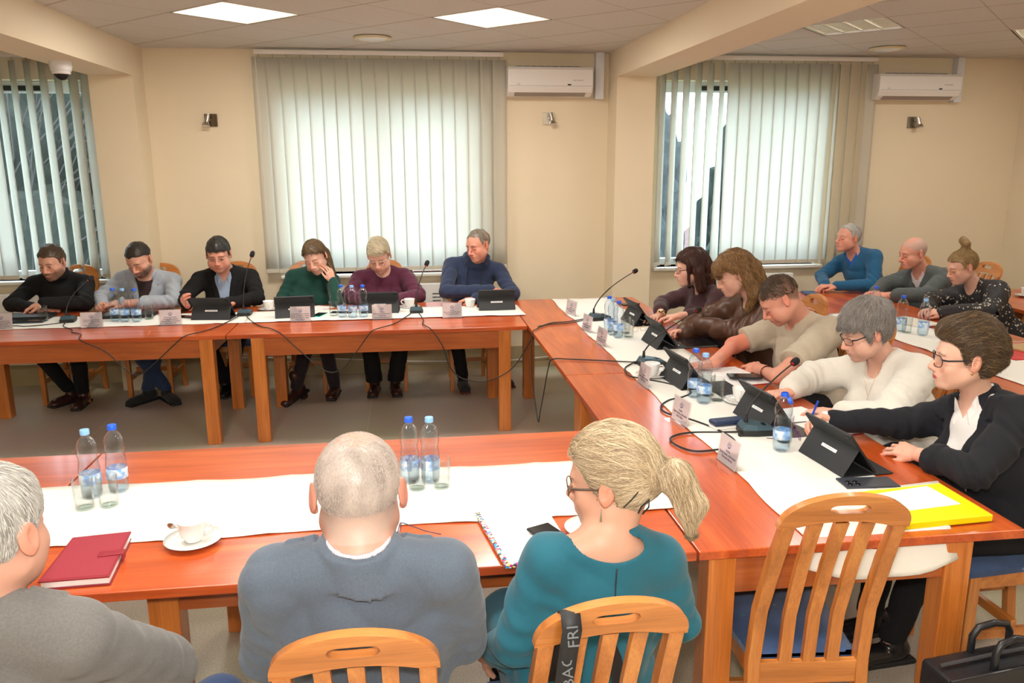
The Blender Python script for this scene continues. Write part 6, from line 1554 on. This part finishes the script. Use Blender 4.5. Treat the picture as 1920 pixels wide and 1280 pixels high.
person('man in a navy hoodie with short grey hair, arms folded on the table', (.574, 6.46, 1.188), (-138, 14, 3), (.50, 6.66), -96,
  dict(R=dict(w=(.66, 6.26, .855), el=(.30, 6.36, .83), d=(1, -.05, -.08), u=UP, pose='flat'), L=dict(w=(.52, 6.23, .79), el=(.84, 6.36, .80), d=(-1, .02, 0), u=UP, pose='relaxed')),
  dict(mat=fab('navy_fleece', (.022, .035, .085)), kind='hoodie', seed=12, name='hoodie', fold=.005), nb=(.565, 6.59, 1.035), shw=.205, skin=SKR, extras=ex6,
  legs=dict(R=dict(k=(.36, 6.28, .50), a=(.43, 6.46, .09), yaw=-88), L=dict(k=(.70, 6.30, .50), a=(.78, 6.56, .09), yaw=-75)),
  pants=dict(mat=BLKT), shoes=dict(mat=fab('trainer_black', (.02, .02, .022)), sole=pm('red_black_sole', (.12, .01, .01), .6)), p=dict(fw=1.0, jaw=1.05, scalp=(.24, .20, .16), brow=(.12, .08, .06), nose=1.1, blush=.5, hairline=.07),
  hair=dict(style='a', cols=[(.20, .16, .12), (.36, .31, .25)], th=.001, top=.003, flow='crown', n=3000, len=.012, w=.0009, line=[(-.13, -.06), (-.035, -.05), (-.02, .02), (.006, .034), (.012, -.0), (.025, .01), (.035, .05), (.06, .078), (.10, .09)]))
# --- right row, far to near
def r1x(x): strap_watch(x, (1.72, 5.27, .80), (-.6, -.8, 0), gold, gold, 'bracelet')
person('woman with dark red hair and glasses in a maroon sweater, farthest of the right row', (1.98, 5.377, 1.112), (170, 8, 0), (2.20, 5.40), 190,
  dict(R=dict(w=(1.73, 5.30, .80), el=(1.84, 5.58, .83), d=(-.7, -.6, -.05), u=UP, pose='relaxed'), L=dict(w=(1.80, 5.13, .825), el=(2.04, 5.16, .82), d=(-.9, .35, -.1), u=UP, pose='relaxed')),
  dict(mat=fab('maroon_knit', (.055, .020, .024)), kind='crew', slv=.82, seed=14, neckr=.060), nb=(2.075, 5.39, .965), shw=.18, bust=1.1, fat=1.05, skin=SKP, extras=r1x,
  pants=dict(mat=BLKT, vx=.014), p=dict(fem=1, eyes='open', brow=(.05, .03, .02)),
  hair=dict(style='a', long=1, ext=.2, cols=[(.022, .010, .008), (.10, .028, .014)], th=.014, top=.020, flow='fall', n=4000, len=.09, w=.0014, nape=-.15,
            line=[(-.15, -.17), (-.05, -.16), (-.0, -.14), (.015, -.08), (.025, .0), (.04, .055), (.07, .07), (.10, .076)],
            locks=[((.075, -.03, .0), (.085, -.035, -.13), .034, .030), ((-.075, -.03, .0), (-.085, -.035, -.13), .034, .030), ((0, -.09, .0), (.0, -.10, -.13), .055, .05), ((.066, .03, .05), (.072, .04, -.10), .012, .006), ((-.066, .03, .05), (-.072, .04, -.10), .012, .006)]),
  glasses=dict(mat=blackp, hw=.027, hh=.016, r=.0011))
def r2x(x): strap_watch(x, (1.83, 4.78, .83), (-.55, .8, 0), SHBR, gold)
person('woman with wavy golden-brown hair in a brown satin blouse', (1.98, 4.628, 1.17), (172, 22, 0), (2.22, 4.62), 188,
  dict(R=dict(w=(1.74, 4.80, .79), el=(1.93, 4.98, .82), d=(-1, -.15, .1), u=(0, .4, 1), pose='relaxed'), L=dict(w=(1.83, 4.78, .83), el=(2.0, 4.48, .83), d=(-.55, .8, .1), u=(-.5, 0, 1), pose='relaxed')),
  dict(mat=pm('brown_satin', (.085, .036, .020), .42, bump=.1, bscale=300), kind='crew', seed=16, neckr=.062, fold=.010, off=.020, aoff=.026, name='blouse'), nb=(2.11, 4.635, 1.01), shw=.19, bust=1.3, fat=1.15, skin=SKP, extras=r2x,
  pants=dict(mat=BLKT, vx=.014), p=dict(fem=1, lips=(.50, .13, .12), brow=(.12, .07, .04)),
  hair=dict(style='a', long=1, ext=.24, cols=[(.12, .055, .022), (.42, .24, .09)], th=.018, top=.026, flow='fall', n=4500, len=.10, w=.0015, wav=.9, rough=.004, nape=-.16,
            line=[(-.15, -.20), (-.06, -.19), (-.03, -.16), (-.02, -.04), (-.01, .02), (.02, .03), (.05, .05), (.075, .055), (.11, .050)],
            locks=[((.075, -.04, .0), (.10, -.05, -.12), .036, .034), ((.10, -.05, -.12), (.085, .01, -.22), .030, .014), ((-.075, -.04, .0), (-.10, -.05, -.12), .036, .034), ((-.10, -.05, -.12), (-.085, .01, -.20), .030, .014), ((0, -.10, .0), (.0, -.12, -.17), .06, .05)], blobs=[((0, .07, .075), (.06, .035, .03))]))
person('man with cropped brown hair in a beige T-shirt, reaching for his tablet', (1.98, 4.012, 1.119), (168, 38, 0), (2.24, 4.02), 196,
  dict(R=dict(w=(1.58, 3.96, .795), el=(1.83, 4.24, .82), d=(-1, -.1, -.05), u=UP, pose='flat'), L=dict(w=(1.80, 3.86, .79), el=(1.80, 3.62, .805), d=(.1, 1, 0), u=(-.3, 0, 1), pose='relaxed')),
  dict(mat=fab('beige_jersey', (.50, .43, .33), noise=.06), kind='crew', slv=.46, off=.014, aoff=.022, seed=18, name='t_shirt', fold=.006, neckr=.064, vx=.006), nb=(2.12, 4.06, .99), shw=.205, fat=1.15, belly=.03, skin=SKR, hx=.0026,
  pants=dict(mat=BLKT, vx=.014), p=dict(scalp=(.10, .07, .05), brow=(.10, .06, .04), jaw=1.06, cheek=1, blush=.6, neck=.060, hairline=.06, nose=1.15),
  hair=dict(style='a', cols=[(.07, .042, .025), (.13, .08, .05)], th=-.001, top=.004, flow='up', n=6000, len=.020, w=.0009, droop=.35, lift=.004, line=[(-.13, .00), (-.02, .02), (.02, .04), (.055, .055), (.1, .060)], nape=-.0))
def r4x(x):
    surf(x, [(-.050, -.015, 1), (-.035, -.06, 1), (-.012, -.125, 1), (-.008, -.15, 1)], .0007, 'necklace', gold); surf(x, [(.045, -.015, 1), (.028, -.06, 1), (-.006, -.125, 1)], .0007, 'necklace', gold)
person('woman with short grey hair and dark glasses in a fluffy white sweater', (2.03, 3.264, 1.099), (173, 20, 0), (2.24, 3.24), 196,
  dict(R=dict(w=(1.72, 3.37, .80), el=(1.93, 3.52, .83), d=(-1, -.12, .0), u=UP, pose='relaxed'), L=dict(w=(1.80, 3.08, .79), el=(1.95, 2.93, .81), d=(-.65, .75, 0), u=UP, pose='relaxed')),
  dict(mat=pm('white_mohair', (.78, .75, .68), .95, noise=.05, nscale=90, bump=1.0, bscale=260, sheen=.6), kind='crew', slv=.90, off=.020, aoff=.022, seed=20, neckr=.066, fold=.007, scoop=.03, vx=.006), nb=(2.145, 3.30, .955), shw=.185, bust=1.1, fat=1.12, skin=SKP, hx=.0026, extras=r4x,
  pants=dict(mat=BLKT, vx=.014), p=dict(fem=1, cheek=1, lips=(.5, .2, .18), brow=(.2, .15, .12)),
  hair=dict(style='a', cols=[(.16, .14, .13), (.42, .39, .37), (.29, .265, .25)], th=.014, top=.028, flow='crown', crown=(0, -.06, .13), n=8500, len=.055, w=.0010, droop=.3, jit=.3, rough=.003, vx=.0036,
            line=[(-.14, -.085), (-.045, -.07), (-.030, -.03), (-.026, .022), (.006, .026), (.014, -.015), (.028, -.01), (.04, .03), (.06, .045), (.10, .050)], blobs=[((0, -.03, .08), (.085, .09, .045))]),
  glasses=dict(mat=blackp, hw=.027, hh=.016, r=.0014))
def r5x(x):
    h = x['hc']; M = x['MH']; O = x['O']; s = x['s']
    c = Vector(h + M @ (V3(-.088, .0, -.034) * s) - O); obj('earring', MB().lathe([(0, -.005), (.004, -.003), (.005, 0), (.004, .003), (0, .005)], c=c, n=10), gold, x['root'], smooth=True)
    tip = V3(1.60, 2.93, .80) - O
    for sd in (1, -1): surf(x, [(sd * .012, -.20, 1), (sd * .012, -.2001, 1)], .004, 'button', paper) if sd > 0 else None
person('woman in a black blazer and white shirt with black glasses, nearest of the right row', (2.03, 2.614, 1.135), (156, 2, 0), (2.17, 2.50), 186,
  dict(R=dict(w=(1.70, 2.91, .815), el=(1.92, 2.80, .83), d=(-.95, .15, .15), u=(-.1, .7, .7), pose='curled', s=.92), L=dict(w=(1.84, 2.58, .79), el=(1.90, 2.33, .81), d=(-.35, .9, 0), u=(-.6, 0, .8), pose='relaxed', s=.9)),
  dict(mat=fab('black_navy_suit', (.009, .010, .016), noise=.2, ns=200, sheen=.03), kind='blazer', seed=22, name='blazer', V=.34, vw=.085, fold=.006, vx=.006, shirt=dict(mat=fab('white_cotton', (.82, .80, .80), noise=.02, bump=.1), kind='collar', open=.05), cuffs='R', cuff=fab('white_cotton', (.82, .80, .80))), nb=(2.10, 2.62, .965), shw=.185, bust=1.0, fat=1.05, skin=(.78, .47, .36), hx=.0024, extras=r5x,
  legs=dict(R=dict(k=(1.80, 2.62, .50), a=(1.78, 2.66, .09), yaw=190), L=dict(k=(1.84, 2.44, .50), a=(1.76, 2.48, .09), yaw=185)),
  pants=dict(mat=BLKT), shoes=dict(mat=SHB, boot=1, shaft=.12), p=dict(fem=1, eyes='open', lips=(.55, .03, .06), lipa=.9, brow=(.14, .08, .05), gaze=(0, 8)),
  hair=dict(style='a', cols=[(.030, .016, .010), (.045, .025, .015), (.06, .035, .02), (.09, .055, .03), (.34, .22, .11)], th=.012, top=.036, flow='quiff', dir=0, n=6500, len=.075, w=.0010, droop=.15, jit=.25, rough=.003, vx=.0036,
            line=[(-.14, -.10), (-.05, -.10), (-.034, -.05), (-.028, .020), (.006, .028), (.014, -.005), (.024, .0), (.032, .04), (.055, .068), (.10, .076)], blobs=[((0, .03, .10), (.06, .07, .045)), ((0, -.07, .03), (.07, .055, .07))]),
  glasses=dict(mat=blackp, hw=.028, hh=.021, r=.0016))
# --- the back row at the right
person('white-haired man in a blue sweater leaning back by the window wall', (3.787, 6.50, 1.188), (190, -4, 0), (4.13, 6.50), 203,
  dict(R=dict(w=(3.56, 6.42, .80), el=(3.66, 6.66, .84), d=(-.6, -.8, -.1), u=UP, pose='relaxed'), L=dict(w=(3.60, 6.30, .81), el=(3.88, 6.22, .82), d=(-.9, .3, 0), u=UP, pose='relaxed')),
  dict(mat=fab('blue_knit', (.012, .10, .22)), kind='v', V=.085, seed=24, shirt=dict(mat=fab('bright_blue_cotton', (.02, .10, .45)), kind='collar', open=.03)), nb=(3.88, 6.53, 1.045), shw=.19, skin=SKR,
  pants=dict(mat=BLKT, vx=.014), p=dict(hs=1.0, scalp=(.5, .48, .45), hairline=.07, brow=(.45, .4, .35)),
  hair=dict(style='a', cols=[(.45, .43, .40), (.72, .70, .66)], th=.003, top=.006, flow='back', n=1800, len=.03, w=.0012, line=[(-.13, -.06), (-.035, -.05), (-.02, .02), (.006, .034), (.012, -.0), (.025, .02), (.035, .06), (.06, .085), (.10, .10)]))
person('bald man in a dark grey sweater with clasped hands', (4.037, 5.95, 1.115), (180, 12, 0), (4.36, 5.95), 198,
  dict(R=dict(w=(3.74, 5.96, .80), el=(3.95, 6.16, .83), d=(-.95, -.35, .1), u=(.1, .5, .9), pose='curled'), L=dict(w=(3.76, 5.84, .80), el=(4.02, 5.70, .82), d=(-.95, .35, .1), u=(.1, -.5, .9), pose='curled')),
  dict(mat=fab('dark_grey_knit', (.085, .10, .10)), kind='v', V=.12, seed=26, off=.018, shirt=dict(mat=stripes('pink_striped_cotton', (.60, .45, .52), (.78, .74, .76), 70, 'Z'), kind='collar', open=.03)), nb=(4.14, 5.97, .955), shw=.20, belly=.03, fat=1.08, skin=SKR,
  pants=dict(mat=BLKT, vx=.014), p=dict(hs=1.02, scalp=(.4, .34, .3), bald=1.0, hairline=.05, brow=(.3, .22, .18), nose=1.15))
person('woman with a blond top bun and glasses in a black floral blouse', (4.01, 5.32, 1.085), (172, 18, 0), (4.33, 5.25), 196,
  dict(R=dict(w=(3.70, 5.20, .80), el=(3.90, 5.46, .82), d=(-.9, -.45, .1), u=(.1, .5, .9), pose='curled'), L=dict(w=(3.72, 5.08, .80), el=(4.0, 4.98, .81), d=(-.9, .35, .1), u=(.1, -.5, .9), pose='curled')),
  dict(mat=floral(), kind='crew', seed=28, neckr=.056, off=.016, aoff=.022, name='blouse'), nb=(4.12, 5.32, .935), shw=.175, bust=1.0, fat=1.05, skin=SKP,
  pants=dict(mat=BLKT, vx=.014), p=dict(fem=1, hs=1.0, lips=(.55, .08, .10), brow=(.2, .12, .07)),
  hair=dict(style='a', cols=[(.26, .15, .06), (.52, .36, .16)], th=.005, top=.008, flow='bun', tail=(0, -.055, .15), n=2600, len=.06, w=.0010, jit=.08, line=[(-.13, -.06), (-.035, -.055), (-.02, .02), (.006, .034), (.012, .0), (.025, .02), (.035, .05), (.06, .066), (.10, .074)],
            locks=[((0, -.045, .11), (.0, -.055, .15), .032, .026), ((-.022, -.05, .165), (.022, -.05, .185), .024, .022), ((.02, -.07, .17), (.035, -.06, .20), .02, .012)]),
  glasses=dict(mat=gold, hw=.027, hh=.017, r=.0009))
person('person at the right edge, only a swirl-patterned sleeve and elbow in view', (4.33, 4.20, 1.12), (190, 10, 0), (4.42, 4.12), 188,
  dict(R=dict(w=(4.03, 4.50, .95), el=(3.93, 4.46, .79), d=(.35, -.1, 1), u=(-1, 0, .2), pose='relaxed'), L=dict(w=(4.0, 3.95, .80), el=(4.15, 3.85, .80), d=(-.8, .4, 0), u=UP, pose='relaxed')),
  dict(mat=stripes('swirl_fabric', (.03, .03, .06), (.30, .28, .34), 12, 'DIAGONAL', 14), kind='crew', seed=30, slv=.72, aoff=.02), nb=(4.38, 4.2, .97), shw=.19, skin=SKP,
  pants=dict(mat=BLKT, vx=.014), p=dict(fem=1), hair=dict(style='a', cols=[(.12, .07, .04), (.2, .12, .06)], th=.014, top=.02, flow='back', n=500, len=.05))
# --- the near side, backs to the camera
JG = fab('grey_herringbone', (.13, .125, .12), noise=.3, ns=220, bs=500)
person('white-haired man in a grey jacket at the lower left corner', (-.757, 1.42, 1.205), (80, 6, 0), (-.84, 1.52), 86,
  dict(R=dict(w=(-.66, 1.82, .64), el=(-.54, 1.62, .79), d=(-.4, 1, -.4), u=UP, pose='relaxed'), L=dict(w=(-.95, 1.88, .68), el=(-1.08, 1.62, .84), d=(.2, 1, -.2), u=UP, pose='relaxed')),
  dict(mat=JG, kind='jacket', seed=32, name='jacket', off=.014, V=.3, fold=.004, vx=.006, ar=.95, shirt=dict(mat=BLK, kind='collar')), nb=(-.785, 1.40, 1.075), shd=.0, shw=.175, fat=1.1, skin=(.56, .30, .22), hx=.0026,
  pants=dict(mat=JEANS), legs=dict(R=dict(k=(-.50, 1.80, .55), a=(-.50, 1.85, .09)), L=dict(k=(-.95, 1.90, .5), a=(-.95, 1.9, .09))), p=dict(scalp=(.45, .43, .40), hairline=.05),
  hair=dict(style='a', cols=[(.40, .38, .35), (.62, .60, .56)], th=.005, top=.009, flow='crown', n=5000, len=.022, w=.0010, line=[(-.13, -.068), (-.04, -.062), (-.025, -.02), (-.02, .02), (.006, .034), (.012, -.0), (.03, .03), (.06, .07), (.10, .085)], vx=.0034))
person('bald man in a blue-grey jacket with his back to the camera', (-.113, 1.535, 1.196), (91, 10, 0), (-.12, 1.64), 90,
  dict(R=dict(w=(.05, 1.96, .79), el=(.095, 1.62, .80), d=(-.2, 1, 0), u=UP, pose='relaxed'), L=dict(w=(-.29, 1.96, .79), el=(-.335, 1.62, .80), d=(.2, 1, 0), u=UP, pose='relaxed')),
  dict(mat=fab('blue_grey_jacket_cloth', (.085, .11, .15), noise=.25, ns=260, bs=500), kind='jacket', seed=34, name='jacket', off=.014, V=.3, fold=.0045, vx=.0055, ar=.95, shirt=dict(mat=stripes('pale_striped_cotton', (.45, .42, .48), (.58, .56, .60), 70, 'X'), kind='collar')), nb=(-.113, 1.49, 1.085), shd=.0, shw=.172, fat=1.14, skin=(.54, .28, .21), hx=.0024,
  pants=dict(mat=JEANS), shoes=dict(mat=SHB), p=dict(scalp=(.44, .35, .30), bald=.75, hairline=.02, blush=.3, fw=1.04, neck=.060, hs=1.035),
  hair=dict(style='a', cols=[(.46, .36, .31), (.56, .50, .46)], th=.0022, top=.0016, flow='crown', n=16000, len=.007, w=.0004, jit=.5, steps=2, lift=.0012, vx=.0034, rough=0, line=[(-.13, -.102), (-.04, -.092), (-.028, -.03), (-.02, .02), (.006, .034), (.012, -.0), (.03, .03), (.06, .07), (.10, .085)], nape=-.10))
def f3x(x):
    surf(x, [(.0, -.024 - .012 * k, -1) for k in range(30)], .0016, 'zip', blackp)
    h = x['hc']; M = x['MH']; O = x['O']; s = x['s']; L_ = lambda a, b_, c: Vector(h + M @ (V3(a, b_, c) * s) - O)
    obj('hair_tie', MB().tube([L_(.012 * math.cos(a) + .0, -.118 + .012 * math.sin(a), .012 + .012 * math.sin(a)) for a in np.linspace(0, 6.28, 13)], .006, 6), pm('hair_tie_dark', (.03, .035, .04), .5), x['root'], smooth=True)
    obj('hairpin', MB().tube([L_(-.060, -.088, .010), L_(-.075, -.070, -.010), L_(-.082, -.05, -.028)], .0014, 5).tube([L_(-.070, -.078, -.045), L_(-.066, -.086, -.030), L_(-.050, -.10, -.020), L_(-.054, -.098, -.036), L_(-.066, -.086, -.048)], .002, 5), blackp, x['root'])
    c = L_(-.0865, .002, -.034); obj('earring', MB().tube([c, c + Vector((0, 0, -.012)), c + Vector((0, 0, -.03))], [.0015, .0015, .0035], 6), chrome, x['root'])
person('blond woman with a ponytail and glasses in a teal dress, back to the camera', (.474, 1.755, 1.098), (146, 8, 0), (.40, 1.72), 93,
  dict(R=dict(w=(.60, 1.96, .64), el=(.64, 1.72, .73), d=(-.5, .8, -.1), u=UP, pose='relaxed'), L=dict(w=(.18, 1.84, .60), el=(.225, 1.69, .73), d=(.6, .5, -.6), u=(-.5, -.3, .6), pose='relaxed', s=.9)),
  dict(mat=fab('teal_crepe', (.010, .11, .16), noise=.05), kind='boat', slv=.80, skirt=1, seed=36, name='dress', fold=.005, vx=.0055), nb=(.452, 1.72, .962), shw=.146, fat=.92, skin=(.60, .33, .23), hx=.0024, extras=f3x,
  pants=dict(mat=BLKT, name='tights', vx=.012), shoes=dict(mat=SHB), p=dict(fem=1, eyes='open', neck=.050),
  hair=dict(style='a', long=1, ext=.14, cols=[(.24, .16, .09), (.78, .64, .44), (.52, .39, .24)], th=.012, top=.020, flow='tail', tail=(0, -.115, .012), n=7500, len=.085, w=.0009, rough=.0025, vx=.0034, jit=.2,
            line=[(-.13, -.062), (-.045, -.058), (-.030, -.04), (-.026, .016), (.004, .024), (.012, -.01), (.026, .0), (.04, .04), (.06, .064), (.10, .072)],
            locks=[((0, -.11, .015), (.0, -.155, .02), .024, .030, .01), ((0, -.15, .02), (.004, -.175, -.05), .036, .030, .02), ((.004, -.175, -.05), (.002, -.17, -.11), .028, .012, .02)]),
  glasses=dict(mat=pm('brown_frame', (.12, .08, .06), .3), hw=.027, hh=.020, r=.0015))
